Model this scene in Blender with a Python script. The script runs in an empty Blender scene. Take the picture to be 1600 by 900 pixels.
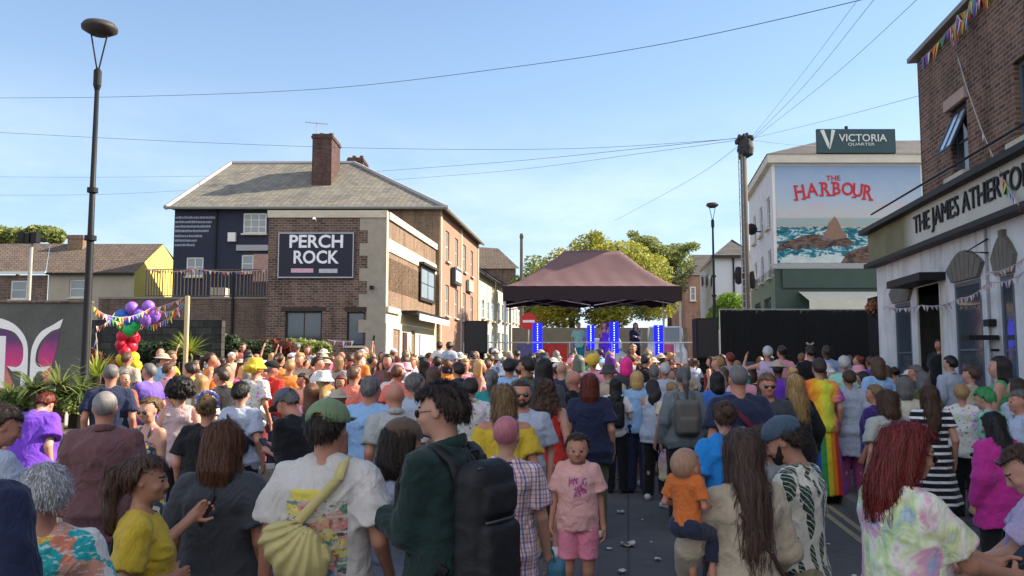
import bpy, bmesh, math, random
import numpy as np
from mathutils import Vector, Matrix, Euler
R = math.radians
random.seed(7); rng = np.random.default_rng(7)
SC = bpy.context.scene
COL = SC.collection
# ------------------------------------------------------------------ camera, sky, sun, exposure
FPX, CZ, HOR = 1300.0, 1.85, 562.0
PITCH = math.atan((HOR - 450) / FPX)
cd = bpy.data.cameras.new('camera'); cam = bpy.data.objects.new('camera', cd); COL.objects.link(cam)
cd.sensor_width = 36; cd.lens = 36 * FPX / 1600; cd.clip_end = 5000; cd.clip_start = .1
cam.location = (0, 0, CZ); cam.rotation_euler = (R(90) + PITCH, 0, 0)
SC.camera = cam
SUN_EL, SUN_AZ = R(33), R(14)          # azimuth measured from +X towards +Y
sdir = Vector((math.cos(SUN_EL) * math.cos(SUN_AZ), math.cos(SUN_EL) * math.sin(SUN_AZ), math.sin(SUN_EL)))
w = bpy.data.worlds.new('World'); SC.world = w; w.use_nodes = True
nt = w.node_tree; nt.nodes.clear()
sky = nt.nodes.new('ShaderNodeTexSky'); sky.sky_type = 'NISHITA'; sky.sun_disc = False
sky.sun_elevation = SUN_EL; sky.sun_rotation = R(90) - SUN_AZ
sky.air_density = .9; sky.dust_density = 0.1; sky.ozone_density = 1.9
bg = nt.nodes.new('ShaderNodeBackground'); bg.inputs[1].default_value = 0.095
wo = nt.nodes.new('ShaderNodeOutputWorld')
def _wn(t, **k):
    x = nt.nodes.new('ShaderNode' + t)
    for a, b in k.items(): setattr(x, a, b)
    return x
def _wm(op, a, b):
    x = _wn('Math', operation=op, use_clamp=True)
    for s_, v_ in zip(x.inputs, (a, b)):
        if isinstance(v_, (int, float)): s_.default_value = v_
        else: nt.links.new(v_, s_)
    return x.outputs[0]
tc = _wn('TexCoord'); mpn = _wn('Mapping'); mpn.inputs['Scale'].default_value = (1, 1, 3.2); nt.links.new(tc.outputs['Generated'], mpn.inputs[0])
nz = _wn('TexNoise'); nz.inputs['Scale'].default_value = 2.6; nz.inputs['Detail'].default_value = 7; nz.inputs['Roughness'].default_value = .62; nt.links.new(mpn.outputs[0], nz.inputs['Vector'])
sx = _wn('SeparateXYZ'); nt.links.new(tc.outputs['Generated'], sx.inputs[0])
behind = _wm('MULTIPLY_ADD', sx.outputs[1], -1.6); behind.node.inputs[2].default_value = .1      # unseen bright cloud added behind the viewer as fill light
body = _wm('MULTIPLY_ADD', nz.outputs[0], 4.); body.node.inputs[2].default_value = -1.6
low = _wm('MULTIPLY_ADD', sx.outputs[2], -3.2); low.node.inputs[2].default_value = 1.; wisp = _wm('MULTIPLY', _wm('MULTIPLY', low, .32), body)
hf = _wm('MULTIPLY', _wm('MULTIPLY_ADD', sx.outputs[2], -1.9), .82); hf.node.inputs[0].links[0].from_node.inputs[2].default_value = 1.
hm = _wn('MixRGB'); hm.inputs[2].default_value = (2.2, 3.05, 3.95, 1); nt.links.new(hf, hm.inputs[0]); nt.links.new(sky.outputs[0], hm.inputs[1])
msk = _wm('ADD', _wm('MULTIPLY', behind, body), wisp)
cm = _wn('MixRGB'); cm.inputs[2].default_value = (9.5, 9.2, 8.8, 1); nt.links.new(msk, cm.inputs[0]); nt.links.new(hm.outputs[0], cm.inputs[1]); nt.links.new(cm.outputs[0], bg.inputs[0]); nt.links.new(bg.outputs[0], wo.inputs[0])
sl = bpy.data.lights.new('sun', 'SUN'); sl.energy = 4.8; sl.angle = R(.53); sl.color = (1, .88, .70)
so = bpy.data.objects.new('sun', sl); COL.objects.link(so); so.location = sdir * 60
so.rotation_euler = sdir.to_track_quat('Z', 'Y').to_euler()
SC.view_settings.view_transform = 'Standard'; SC.view_settings.look = 'None'
SC.view_settings.exposure = 1.35; SC.view_settings.gamma = 1
SC.cycles.max_bounces = 6; SC.cycles.diffuse_bounces = 3; SC.cycles.glossy_bounces = 2
SC.cycles.transmission_bounces = 4; SC.cycles.transparent_max_bounces = 6
SC.cycles.use_denoising = True; SC.cycles.caustics_reflective = False; SC.cycles.caustics_refractive = False

def g(y):                                # height of the ground: the street climbs gently away
    return .03 * max(0., min(y, 95) - 12)
def W(px, py, d):                        # photograph pixel at distance d ahead -> world point
    u, v = (px - 800) / FPX, (450 - py) / FPX
    t = PITCH
    x, y, z = u, math.cos(t) - v * math.sin(t), math.sin(t) + v * math.cos(t)
    k = d / y
    return Vector((x * k, d, CZ + z * k))

# ------------------------------------------------------------------ materials
class NB:
    def __init__(s, m):
        s.nt = m.node_tree; s.nt.nodes.clear()
        s.o = s.nt.nodes.new('ShaderNodeOutputMaterial'); s.p = s.nt.nodes.new('ShaderNodeBsdfPrincipled')
        s.nt.links.new(s.p.outputs[0], s.o.inputs[0])
    def n(s, t, **kw):
        x = s.nt.nodes.new('ShaderNode' + t)
        for k, v in kw.items(): setattr(x, k, v)
        return x
    def put(s, sock, v):
        if isinstance(v, bpy.types.NodeSocket): s.nt.links.new(v, sock)
        elif v is not None:
            if isinstance(v, tuple) and len(v) == 3 and sock.type == 'RGBA': v = v + (1,)
            sock.default_value = v
    def m(s, op, a, b=None, c=None):
        x = s.n('Math', operation=op); s.put(x.inputs[0], a); s.put(x.inputs[1], b); s.put(x.inputs[2], c); return x.outputs[0]
    def mix(s, f, a, b, bt='MIX'):
        x = s.n('MixRGB', blend_type=bt); s.put(x.inputs[0], f); s.put(x.inputs[1], a); s.put(x.inputs[2], b); return x.outputs[0]
    def obj(s): return s.n('TexCoord').outputs['Object']
    def sep(s, v):
        x = s.n('SeparateXYZ'); s.put(x.inputs[0], v); return x.outputs
    def comb(s, a, b, c):
        x = s.n('CombineXYZ'); s.put(x.inputs[0], a); s.put(x.inputs[1], b); s.put(x.inputs[2], c); return x.outputs[0]
    def noise(s, v, sc, det=3, rough=.5, dist=0, col=False):
        x = s.n('TexNoise'); s.put(x.inputs['Vector'], v); s.put(x.inputs['Scale'], sc); s.put(x.inputs['Detail'], det)
        s.put(x.inputs['Roughness'], rough); s.put(x.inputs['Distortion'], dist); return x.outputs[1 if col else 0]
    def vor(s, v, sc, col=False, f='F1'):
        x = s.n('TexVoronoi', feature=f); s.put(x.inputs['Vector'], v); s.put(x.inputs['Scale'], sc); return x.outputs[1 if col else 0]
    def ramp(s, f, stops, ip='LINEAR'):
        x = s.n('ValToRGB'); s.put(x.inputs[0], f); r = x.color_ramp; r.interpolation = ip
        while len(r.elements) < len(stops): r.elements.new(.5)
        for e, (p, c) in zip(r.elements, stops): e.position = p; e.color = (c if isinstance(c, tuple) else (c, c, c)) + (1,)
        return x.outputs[0]
    def mp(s, v, scale=(1, 1, 1), rot=(0, 0, 0), loc=(0, 0, 0)):
        x = s.n('Mapping'); s.put(x.inputs[0], v); x.inputs['Scale'].default_value = scale; x.inputs['Rotation'].default_value = rot; x.inputs['Location'].default_value = loc; return x.outputs[0]
    def bump(s, h, st, dist=.01):
        x = s.n('Bump'); x.inputs['Strength'].default_value = st; x.inputs['Distance'].default_value = dist
        s.put(x.inputs['Height'], h); s.put(s.p.inputs['Normal'], x.outputs[0]); return x
    def col(s, c): s.put(s.p.inputs['Base Color'], c)
    def ocol(s): return s.n('ObjectInfo').outputs['Color']
_M = {}
def M(name, fn=None, rough=.8, metal=0., spec=.3):
    if name in _M: return _M[name]
    m = bpy.data.materials.new(name); m.use_nodes = True; b = NB(m)
    b.p.inputs['Roughness'].default_value = rough; b.p.inputs['Metallic'].default_value = metal
    b.p.inputs['Specular IOR Level'].default_value = spec
    if fn: fn(b)
    _M[name] = m; return m
def plain(name, c, rough=.7, metal=0., spec=.3, ns=6., amt=.25, bump=0, bs=40):
    def f(b):
        v = b.obj(); n1 = b.noise(v, ns, 5, .6); n2 = b.noise(v, ns * 7, 3)
        k = b.m('MULTIPLY_ADD', n1, amt * 1.5, 1 - amt); k = b.m('MULTIPLY_ADD', n2, amt * .7, b.m('SUBTRACT', k, amt * .35 - amt * .25))
        b.col(b.mix(1, c, b.comb(k, k, k), 'MULTIPLY'))
        if bump: b.bump(b.noise(v, bs, 4), bump)
    return M(name, f, rough, metal, spec)
def wallvec(b):                          # (along the wall, height) from object position and face direction
    tc = b.n('TexCoord'); p = b.sep(tc.outputs['Object']); nn = b.sep(tc.outputs['Normal'])
    side = b.m('GREATER_THAN', b.m('ABSOLUTE', nn[0]), .7)
    u = b.m('ADD', b.m('MULTIPLY', p[1], side), b.m('MULTIPLY', p[0], b.m('SUBTRACT', 1., side)))
    return b.comb(u, p[2], 0), tc.outputs['Object']
def brick(name, c1, c2, mortar, bw=.225, rh=.075, paint=None, ms=.012, bstr=.5, stain=.35):
    def f(b):
        v, o = wallvec(b)
        t = b.n('TexBrick'); b.put(t.inputs['Vector'], v); t.inputs['Scale'].default_value = 1
        t.inputs['Brick Width'].default_value = bw; t.inputs['Row Height'].default_value = rh; t.inputs['Mortar Size'].default_value = ms
        t.inputs['Mortar Smooth'].default_value = .2; t.inputs['Bias'].default_value = 0
        b.put(t.inputs['Color1'], c1); b.put(t.inputs['Color2'], c2); b.put(t.inputs['Mortar'], mortar)
        s1 = b.noise(o, .6, 6, .65); s2 = b.noise(o, 9, 3)
        k = b.m('MULTIPLY', b.m('MULTIPLY_ADD', s1, stain * 2, 1 - stain), b.ramp(b.noise(b.mp(o, (2.2, 2.2, .3)), 1.3, 5, .7), [(.34, .62), (.5, 1.), (.7, 1.15)])); k = b.m('MULTIPLY', k, b.m('MULTIPLY_ADD', s2, .5, .75))
        b.col(b.mix(1, t.outputs[0], b.comb(k, k, k), 'MULTIPLY'))
        b.bump(b.m('SUBTRACT', b.noise(o, 60, 3), t.outputs[1]), bstr, .01)
    return M(name, f, .9, 0, .2)
def slate(name, c, rowh=.28):
    def f(b):
        o = b.obj(); p = b.sep(o)
        v = b.comb(b.m('ADD', p[0], b.m('MULTIPLY', p[1], .6)), b.m('MULTIPLY', p[2], 1.7), 0)
        t = b.n('TexBrick'); b.put(t.inputs['Vector'], v); t.inputs['Scale'].default_value = 1
        t.inputs['Brick Width'].default_value = .3; t.inputs['Row Height'].default_value = rowh; t.inputs['Mortar Size'].default_value = .02
        k = tuple(x * .72 for x in c); b.put(t.inputs['Color1'], c); b.put(t.inputs['Color2'], k); b.put(t.inputs['Mortar'], tuple(x * .4 for x in c))
        s = b.ramp(b.noise(b.mp(o, (1, 1, .3)), 1.1, 6, .7), [(.3, (.7, .68, .68)), (.5, (1, 1, 1)), (.7, (1.25, 1.15, .95))])
        b.col(b.mix(1, t.outputs[0], s, 'MULTIPLY')); b.bump(t.outputs[1], .5, .02)
    return M(name, f, .75, 0, .3)
def glass(name='window glass', c=(.035, .045, .055)):
    def f(b): b.col(b.mix(b.noise(b.obj(), .9, 3), c, tuple(x * 2.2 for x in c)))
    return M(name, f, .08, 0, .8)

# ------------------------------------------------------------------ mesh builder and object tree
ROOTLOC = {}
class MB:
    def __init__(s, T=None): s.v = []; s.f = []; s.mi = []; s.T = T; s.cm = 0
    def add(s, vs, fs):
        n = len(s.v); s.v += [s.T(*p) if s.T else tuple(p) for p in vs]
        s.f += [tuple(i + n for i in q) for q in fs]; s.mi += [s.cm] * len(fs); return s
    def box(s, x0, x1, y0, y1, z0, z1):
        vs = [(x, y, z) for z in (z0, z1) for y in (y0, y1) for x in (x0, x1)]
        return s.add(vs, [(0, 2, 3, 1), (4, 5, 7, 6), (0, 1, 5, 4), (2, 6, 7, 3), (0, 4, 6, 2), (1, 3, 7, 5)])
    def quad(s, *p): return s.add(p, [tuple(range(len(p)))])
    def prism(s, poly, z0, z1):
        n = len(poly); z1f = z1 if callable(z1) else (lambda i: z1)
        vs = [(p[0], p[1], z0) for p in poly] + [(p[0], p[1], z1f(i)) for i, p in enumerate(poly)]
        return s.add(vs, [tuple(range(n))[::-1], tuple(range(n, 2 * n))] + [(i, (i + 1) % n, n + (i + 1) % n, n + i) for i in range(n)])
    def tube(s, pts, rad, n=8, cap=True):
        pts = [Vector(p) for p in pts]
        if not isinstance(rad, (list, tuple)): rad = [rad] * len(pts)
        vs = []; up = None
        for i, p in enumerate(pts):
            d = (pts[min(i + 1, len(pts) - 1)] - pts[max(i - 1, 0)]).normalized()
            a = d.cross(Vector((0, 0, 1)) if abs(d.z) < .9 else Vector((1, 0, 0))).normalized()
            if up is not None and a.dot(up) < 0: a = -a
            up = a; b = d.cross(a)
            for k in range(n):
                t = 2 * math.pi * k / n; vs.append(tuple(p + (a * math.cos(t) + b * math.sin(t)) * rad[i]))
        fs = [(i * n + k, i * n + (k + 1) % n, (i + 1) * n + (k + 1) % n, (i + 1) * n + k) for i in range(len(pts) - 1) for k in range(n)]
        if cap: fs += [tuple(range(n))[::-1], tuple(range((len(pts) - 1) * n, len(pts) * n))]
        return s.add(vs, fs)
    def lathe(s, c, prof, n=24):
        vs = [(c[0] + r * math.cos(2 * math.pi * k / n), c[1] + r * math.sin(2 * math.pi * k / n), c[2] + z) for r, z in prof for k in range(n)]
        return s.add(vs, [(i * n + k, i * n + (k + 1) % n, (i + 1) * n + (k + 1) % n, (i + 1) * n + k) for i in range(len(prof) - 1) for k in range(n)])
    def wall(s, u0, u1, z0, z1, holes, depth=.18, v=0., thick=None):
        """front face at v with rectangular openings and their reveals running back to v+depth"""
        us = sorted({u0, u1} | {h[0] for h in holes} | {h[1] for h in holes}); zs = sorted({z0, z1} | {h[2] for h in holes} | {h[3] for h in holes})
        for a, b in zip(us, us[1:]):
            for c, d in zip(zs, zs[1:]):
                mu, mz = (a + b) / 2, (c + d) / 2
                if not any(h[0] < mu < h[1] and h[2] < mz < h[3] for h in holes): s.quad((a, v, c), (b, v, c), (b, v, d), (a, v, d))
        for a, b, c, d in holes:
            w_ = v + depth
            s.quad((a, v, c), (a, w_, c), (b, w_, c), (b, v, c)); s.quad((a, v, d), (b, v, d), (b, w_, d), (a, w_, d))
            s.quad((a, v, c), (a, v, d), (a, w_, d), (a, w_, c)); s.quad((b, v, c), (b, w_, c), (b, w_, d), (b, v, d))
        return s
    def build(s, name, mats, parent=None, smooth=False, bevel=0):
        o0 = ROOTLOC.get(parent.name, Vector()) if parent else Vector()
        me = bpy.data.meshes.new(name)
        if s.v:
            a = np.array([tuple(x) for x in s.v]) - np.array(o0)
            me.from_pydata(a.tolist(), [], s.f)
        for m in (mats if isinstance(mats, (list, tuple)) else [mats]): me.materials.append(m)
        if isinstance(mats, (list, tuple)) and len(mats) > 1: me.polygons.foreach_set('material_index', s.mi)
        if smooth: me.shade_smooth()
        o = bpy.data.objects.new(name, me); COL.objects.link(o)
        if parent: o.parent = parent; ROOTLOC[o.name] = o0
        if bevel:
            bm = bmesh.new(); bm.from_mesh(me); bmesh.ops.remove_doubles(bm, verts=bm.verts, dist=1e-5)
            bmesh.ops.bevel(bm, geom=[e for e in bm.edges if len(e.link_faces) == 2 and e.calc_face_angle(0) > .6], offset=bevel, segments=2, affect='EDGES', clamp_overlap=True)
            bm.to_mesh(me); bm.free(); me.shade_flat()
        return o
def tag(o, label=None, cat=None, group=None, kind=None):
    if label: o['label'] = label
    if cat: o['category'] = cat
    if group: o['group'] = group
    if kind: o['kind'] = kind
    return o
def root(name, loc, label=None, cat=None, group=None, kind=None):
    o = bpy.data.objects.new(name, None); COL.objects.link(o); o.location = loc; o.empty_display_size = .2
    ROOTLOC[o.name] = Vector(loc); return tag(o, label, cat, group, kind)
def solo(mb, name, mat, label, cat, group=None, kind=None, smooth=False, bevel=0, loc=None):
    """one-mesh thing whose origin sits at loc"""
    if loc is not None: mb.v = [tuple(Vector(p) - Vector(loc)) for p in mb.v]
    o = mb.build(name, mat, None, smooth, bevel)
    if loc is not None: o.location = loc
    return tag(o, label, cat, group, kind)
_TC = {}
def text_mesh(s, size, ext=.01, sx=1, bold=0., curve_=0., space=1):
    """real lettering as (verts, faces) in the xz plane, centred; built-in font"""
    cu = bpy.data.curves.new('lettering', 'FONT'); cu.body = s; cu.size = size; cu.extrude = ext; cu.align_x = 'CENTER'; cu.align_y = 'CENTER'
    cu.offset = bold; cu.space_character = space; cu.resolution_u = 3
    ob = bpy.data.objects.new('lettering', cu); COL.objects.link(ob)
    dg = bpy.context.evaluated_depsgraph_get(); me = bpy.data.meshes.new_from_object(ob.evaluated_get(dg))
    vs = [(v.co.x * sx, -v.co.z, v.co.y) for v in me.vertices]; fs = [tuple(p.vertices) for p in me.polygons]
    bpy.data.objects.remove(ob); bpy.data.curves.remove(cu); bpy.data.meshes.remove(me)
    return vs, fs
# ------------------------------------------------------------------ people: signed-distance bodies turned into one continuous mesh
_tab = np.random.default_rng(3).random((32, 32, 32)).astype(np.float32) * 2 - 1
def vnoise(x, y, z):
    xi, yi, zi = np.floor(x).astype(int), np.floor(y).astype(int), np.floor(z).astype(int)
    fx, fy, fz = x - xi, y - yi, z - zi
    fx, fy, fz = (f * f * (3 - 2 * f) for f in (fx, fy, fz))
    def t(a, b, c): return _tab[(xi + a) & 31, (yi + b) & 31, (zi + c) & 31]
    c0 = (t(0, 0, 0) * (1 - fx) + t(1, 0, 0) * fx) * (1 - fy) + (t(0, 1, 0) * (1 - fx) + t(1, 1, 0) * fx) * fy
    c1 = (t(0, 0, 1) * (1 - fx) + t(1, 0, 1) * fx) * (1 - fy) + (t(0, 1, 1) * (1 - fx) + t(1, 1, 1) * fx) * fy
    return c0 * (1 - fz) + c1 * fz
class Field:
    def __init__(s, lo, hi, h):
        s.lo = np.array(lo, float) - h * 2; s.h = h
        n = np.ceil((np.array(hi, float) + h * 2 - s.lo) / h).astype(int) + 1
        s.ax = [s.lo[i] + h * np.arange(n[i]) for i in range(3)]
        s.V = np.full(n, .3, np.float32)
    def sub(s, lo, hi):
        sl = []
        for i in range(3):
            a = int(max(0, math.floor((lo[i] - s.lo[i]) / s.h))); b = int(min(len(s.ax[i]), math.ceil((hi[i] - s.lo[i]) / s.h) + 1))
            if b <= a: return None, None
            sl.append(slice(a, b))
        X = s.ax[0][sl[0]][:, None, None]; Y = s.ax[1][sl[1]][None, :, None]; Z = s.ax[2][sl[2]][None, None, :]
        return tuple(sl), (X, Y, Z)
    def merge(s, sl, d, k):
        A = s.V[sl]
        if k > 0:
            hh = np.clip(.5 + .5 * (A - d) / k, 0, 1); s.V[sl] = A * (1 - hh) + d * hh - k * hh * (1 - hh)
        else: s.V[sl] = np.minimum(A, d)
    def cap(s, a, b, ra, rb, k=.02, fl=None, cut=False):
        a = np.array(a, float); b = np.array(b, float); m = max(ra, rb) * (1 if fl is None else max(1, 1 / min(fl))) + k + s.h * 3
        sl, P = s.sub(np.minimum(a, b) - m, np.maximum(a, b) + m)
        if sl is None: return s
        ab = b - a; L = max(float(ab @ ab), 1e-9)
        px, py, pz = P[0] - a[0], P[1] - a[1], P[2] - a[2]
        t = np.clip((px * ab[0] + py * ab[1] + pz * ab[2]) / L, 0, 1)
        dx, dy, dz = px - t * ab[0], py - t * ab[1], pz - t * ab[2]
        if fl: dx, dy, dz = dx * fl[0], dy * fl[1], dz * fl[2]
        d = np.sqrt(dx * dx + dy * dy + dz * dz) - (ra + (rb - ra) * t)
        if cut: s.V[sl] = np.maximum(s.V[sl], -d)
        else: s.merge(sl, d, k)
        return s
    def ell(s, c, r, k=.02, cut=False):
        c = np.array(c, float); r = np.array(r, float); m = r + k + s.h * 3
        sl, P = s.sub(c - m, c + m)
        if sl is None: return s
        q = [(P[i] - c[i]) / r[i] for i in range(3)]
        k0 = np.sqrt(q[0] ** 2 + q[1] ** 2 + q[2] ** 2); k1 = np.sqrt(sum((q[i] / r[i]) ** 2 for i in range(3))) + 1e-9
        d = k0 * (k0 - 1) / k1; d = np.where(k0 < 1e-6, -min(r), d)
        if cut:
            A = s.V[sl]; e = max(k, 1e-6); hh = np.clip(.5 - .5 * (A + d) / e, 0, 1); s.V[sl] = A * (1 - hh) - d * hh + e * hh * (1 - hh)
        else: s.merge(sl, d, k)
        return s
    def box(s, c, r, rd=.01, k=.005, rot=None):
        c = np.array(c, float); m = float(np.linalg.norm(r)) + k + s.h * 3
        sl, P = s.sub(c - m, c + m)
        if sl is None: return s
        p = [P[i] - c[i] for i in range(3)]
        if rot is not None: p = [p[0] * rot[0][i] + p[1] * rot[1][i] + p[2] * rot[2][i] for i in range(3)]
        q = [np.abs(p[i]) - (r[i] - rd) for i in range(3)]
        d = np.sqrt(sum(np.maximum(x, 0) ** 2 for x in q)) + np.minimum(np.maximum(np.maximum(q[0], q[1]), q[2]), 0) - rd
        s.merge(sl, d, k); return s
    def prof(s, zs, rx, ry, cy, k=.02, fn=None, cx=None, pw=2.0):
        zs = np.array(zs, float); m = max(max(rx), max(ry)) + k + .05
        sl, P = s.sub((-m - .1, -m - .1, zs[0] - k - .03), (m + .1, m + .1, zs[-1] + k + .03))
        X, Y, Z = P; A = np.interp(Z, zs, rx); B = np.interp(Z, zs, ry); C = np.interp(Z, zs, cy); D = np.interp(Z, zs, cx) if cx is not None else 0
        if fn is not None:
            th = np.arctan2(Y - C, X - D); f = 1 + fn(th, Z); A = A * f; B = B * f
        r = (np.abs((X - D) / A) ** pw + np.abs((Y - C) / B) ** pw) ** (1 / pw)
        d = (r - 1) * np.minimum(A, B); d = np.maximum(d, np.maximum(zs[0] - Z, Z - zs[-1]))
        s.merge(sl, d, k); return s
    def warp(s, f):
        sl, P = s.sub(s.lo - 1, s.lo + 99); s.V = s.V + f(*P); return s
    def clip(s, f):
        sl, P = s.sub(s.lo - 1, s.lo + 99); s.V = np.maximum(s.V, f(*P)); return s
    def sample(s, p):
        q = (p - s.lo) / s.h; n = np.array(s.V.shape); q = np.clip(q, 0, n - 1.001); i = q.astype(int); f = q - i
        V = s.V; out = 0
        for a in (0, 1):
            for b in (0, 1):
                for c in (0, 1):
                    w_ = (f[:, 0] if a else 1 - f[:, 0]) * (f[:, 1] if b else 1 - f[:, 1]) * (f[:, 2] if c else 1 - f[:, 2])
                    out = out + V[i[:, 0] + a, i[:, 1] + b, i[:, 2] + c] * w_
        return out
    def grad(s, p):
        e = s.h; G = np.stack([s.sample(p + e * np.eye(3)[i]) - s.sample(p - e * np.eye(3)[i]) for i in range(3)], 1)
        return G / (np.linalg.norm(G, axis=1, keepdims=True) + 1e-9)
    def mesh(s):
        V = s.V; S = V < 0; nx, ny, nz = V.shape; cs = np.array([nx - 1, ny - 1, nz - 1]); N = int(cs.prod())
        acc = np.zeros((3, N)); cnt = np.zeros(N); quads = []
        for a in range(3):
            u, v = (a + 1) % 3, (a + 2) % 3
            i0 = [slice(None)] * 3; i1 = [slice(None)] * 3; i0[a] = slice(0, -1); i1[a] = slice(1, None); i0, i1 = tuple(i0), tuple(i1)
            idx = np.argwhere(S[i0] != S[i1])
            if not len(idx): continue
            ins = S[idx[:, 0], idx[:, 1], idx[:, 2]]; j = idx.copy(); j[:, a] += 1
            va = V[idx[:, 0], idx[:, 1], idx[:, 2]]; vb = V[j[:, 0], j[:, 1], j[:, 2]]
            pos = idx.astype(float); pos[:, a] += va / (va - vb)
            cells = []; ok = np.ones(len(idx), bool)
            for o1, o2 in ((0, 0), (-1, 0), (-1, -1), (0, -1)):
                c = idx.copy(); c[:, u] += o1; c[:, v] += o2; good = ((c >= 0) & (c < cs)).all(1); ok &= good
                fl = (c[:, 0] * cs[1] + c[:, 1]) * cs[2] + c[:, 2]; fl = np.where(good, fl, 0); cells.append(fl)
                for q in range(3): acc[q] += np.bincount(fl[good], weights=pos[good, q], minlength=N)
                cnt += np.bincount(fl[good], minlength=N)
            Q = np.stack(cells, 1)[ok]; I = ins[ok]; Q[~I] = Q[~I][:, ::-1]; quads.append(Q)
        if not quads: return np.zeros((0, 3)), np.zeros((0, 4), int)
        used = np.nonzero(cnt)[0]; mp = np.full(N, -1); mp[used] = np.arange(len(used))
        P = (acc[:, used] / cnt[used]).T * s.h + s.lo
        return P, mp[np.concatenate(quads)]
def join(parts):
    vs, fs, n = [], [], 0
    for v, f in parts: vs.append(v); fs.append(f + n); n += len(v)
    return np.concatenate(vs), np.concatenate(fs)
def sstep(a, b, x): t = np.clip((x - a) / (b - a), 0, 1); return t * t * (3 - 2 * t)
# ---- proportions for a 1.75 m figure; front is +y
ZT = [.86, .93, 1.02, 1.10, 1.20, 1.30, 1.38, 1.44, 1.475]
def shape(sex, b):
    if sex == 'f': rx = [.155, .172, .155, .130, .133, .145, .140, .098, .055]; ry = [.105, .118, .100, .090, .094, .102, .098, .074, .05]; sh = .158; nk = .046
    elif sex == 'c': rx = [.14, .15, .145, .14, .14, .142, .138, .10, .055]; ry = [.10, .11, .105, .1, .1, .1, .095, .07, .05]; sh = .150; nk = .046
    else: rx = [.145, .160, .155, .147, .153, .168, .163, .115, .062]; ry = [.10, .113, .105, .102, .108, .117, .108, .08, .055]; sh = .182; nk = .056
    e = np.array([1, 1.05, 1.1, 1.15, 1.05, .8, .6, .3, .1]) * (b - 1)
    rx = np.array(rx) * (1 + e); ry = np.array(ry) * (1 + 1.3 * e)
    cy = np.array([-.005, -.012, 0, .006, .006, .003, -.006, -.012, -.012]) + np.array([0, 0, .3, .4, .25, .05, 0, 0, 0]) * .1 * (b - 1)
    return dict(rx=rx, ry=ry, cy=cy, sh=sh + .02 * (b - 1), nk=nk + .012 * (b - 1), b=b, sex=sex, lt=1 + .4 * (b - 1))
def arm_ik(sh, tgt, pole, side):
    A = np.array((side * sh, -.012, 1.425)); T = np.array(tgt, float); d = T - A; L = np.linalg.norm(d); l1, l2 = .285, .255
    if L > l1 + l2 - .006: d = d / L * (l1 + l2 - .006); T = A + d; L = l1 + l2 - .006
    c = (l1 * l1 + L * L - l2 * l2) / (2 * L); hgt = math.sqrt(max(0, l1 * l1 - c * c)); dn = d / L
    p = np.array(pole, float); p = p - dn * (p @ dn); p /= np.linalg.norm(p) + 1e-9
    return A, A + dn * c + p * hgt, T
def pose_arms(S, P):
    out = []
    for side, key in ((1, 'R'), (-1, 'L')):
        t = P.get(key) or (.235 + .05 * (S['b'] - 1), .03, .92)
        pole = P.get(key + 'p', (.35, -1, -.25))
        out.append((side,) + arm_ik(S['sh'], (t[0] * side, t[1], t[2]), (pole[0] * side, pole[1], pole[2]), side))
    return out
def legs(P):
    st = P.get('st', .0); o = []
    for side in (1, -1):
        dy = st * side
        if P.get('sit'): o.append((side, (side * .085, 0, .89), (side * .12, .36, .80), (side * .12, .36, .42))); continue
        o.append((side, (side * .085, 0, .89), (side * .095, .02 + dy * .5, .49), (side * .1, -.02 + dy, .085)))
    return o
def f_torso(F, S, e=0., top=9, z0=0):
    F.prof(ZT, S['rx'] + e, S['ry'] + e, S['cy'], .03)
    for sd in (1, -1):
        F.cap((sd * .04, -.015, 1.466 + e * .4), (sd * S['sh'] * .90, -.012, 1.418), .040 + e * .7, .046 + e * .5, .03)
        F.cap((sd * .10, -.03, 1.36), (sd * S['sh'] * .78, -.02, 1.375), .058 + e, .050 + e, .03)
        F.ell((sd * .075, -.055 - .03 * (S['b'] - 1), .92), (.085 + e, .075 + e, .09 + e), .03)
        if S['sex'] == 'f': F.ell((sd * .068, .072 + .02 * (S['b'] - 1), 1.285), np.array((.062, .058, .062)) * (1 + .5 * (S['b'] - 1)) + e, .03)
def hand(F, wr, el, side, curl=.45, palm=None, k=.004):
    a = wr - el; a = a / np.linalg.norm(a)
    n = np.array(palm if palm is not None else (-side * .9, .1, -.1), float); n = n - a * (n @ a); n /= np.linalg.norm(n) + 1e-9
    b = np.cross(a, n); fwd = np.array((0, 1, .15))
    if b @ fwd < 0: b = -b                      # b points to the thumb side
    F.cap(wr - a * .02, wr + a * .03, .024, .026, .01)
    for j in (-1, 0, 1): F.cap(wr + a * .02 + b * j * .016, wr + a * .078 + b * j * .022, .016, .014, .012)
    for j, L in zip((-1.5, -.5, .5, 1.5), (.058, .074, .080, .070)):
        p = wr + a * .083 + b * j * .0195; ang = curl * .5
        for q, sg in enumerate((.42, .32, .26)):
            d = a * math.cos(ang) + n * math.sin(ang); p2 = p + d * L * sg
            F.cap(p, p2, .0092 - q * .0008, .0086 - q * .0009, k); p = p2; ang += curl * (1 - .1 * q)
    p = wr + a * .03 + b * .024 + n * .006
    d = (a * .55 + b * .7 + n * .35); d /= np.linalg.norm(d); p2 = p + d * .04; F.cap(p, p2, .013, .011, .008)
    d = (a * .9 + b * .25 + n * .4 * (1 + curl)); d /= np.linalg.norm(d); F.cap(p2, p2 + d * .038, .0105, .0085, .004)
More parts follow.
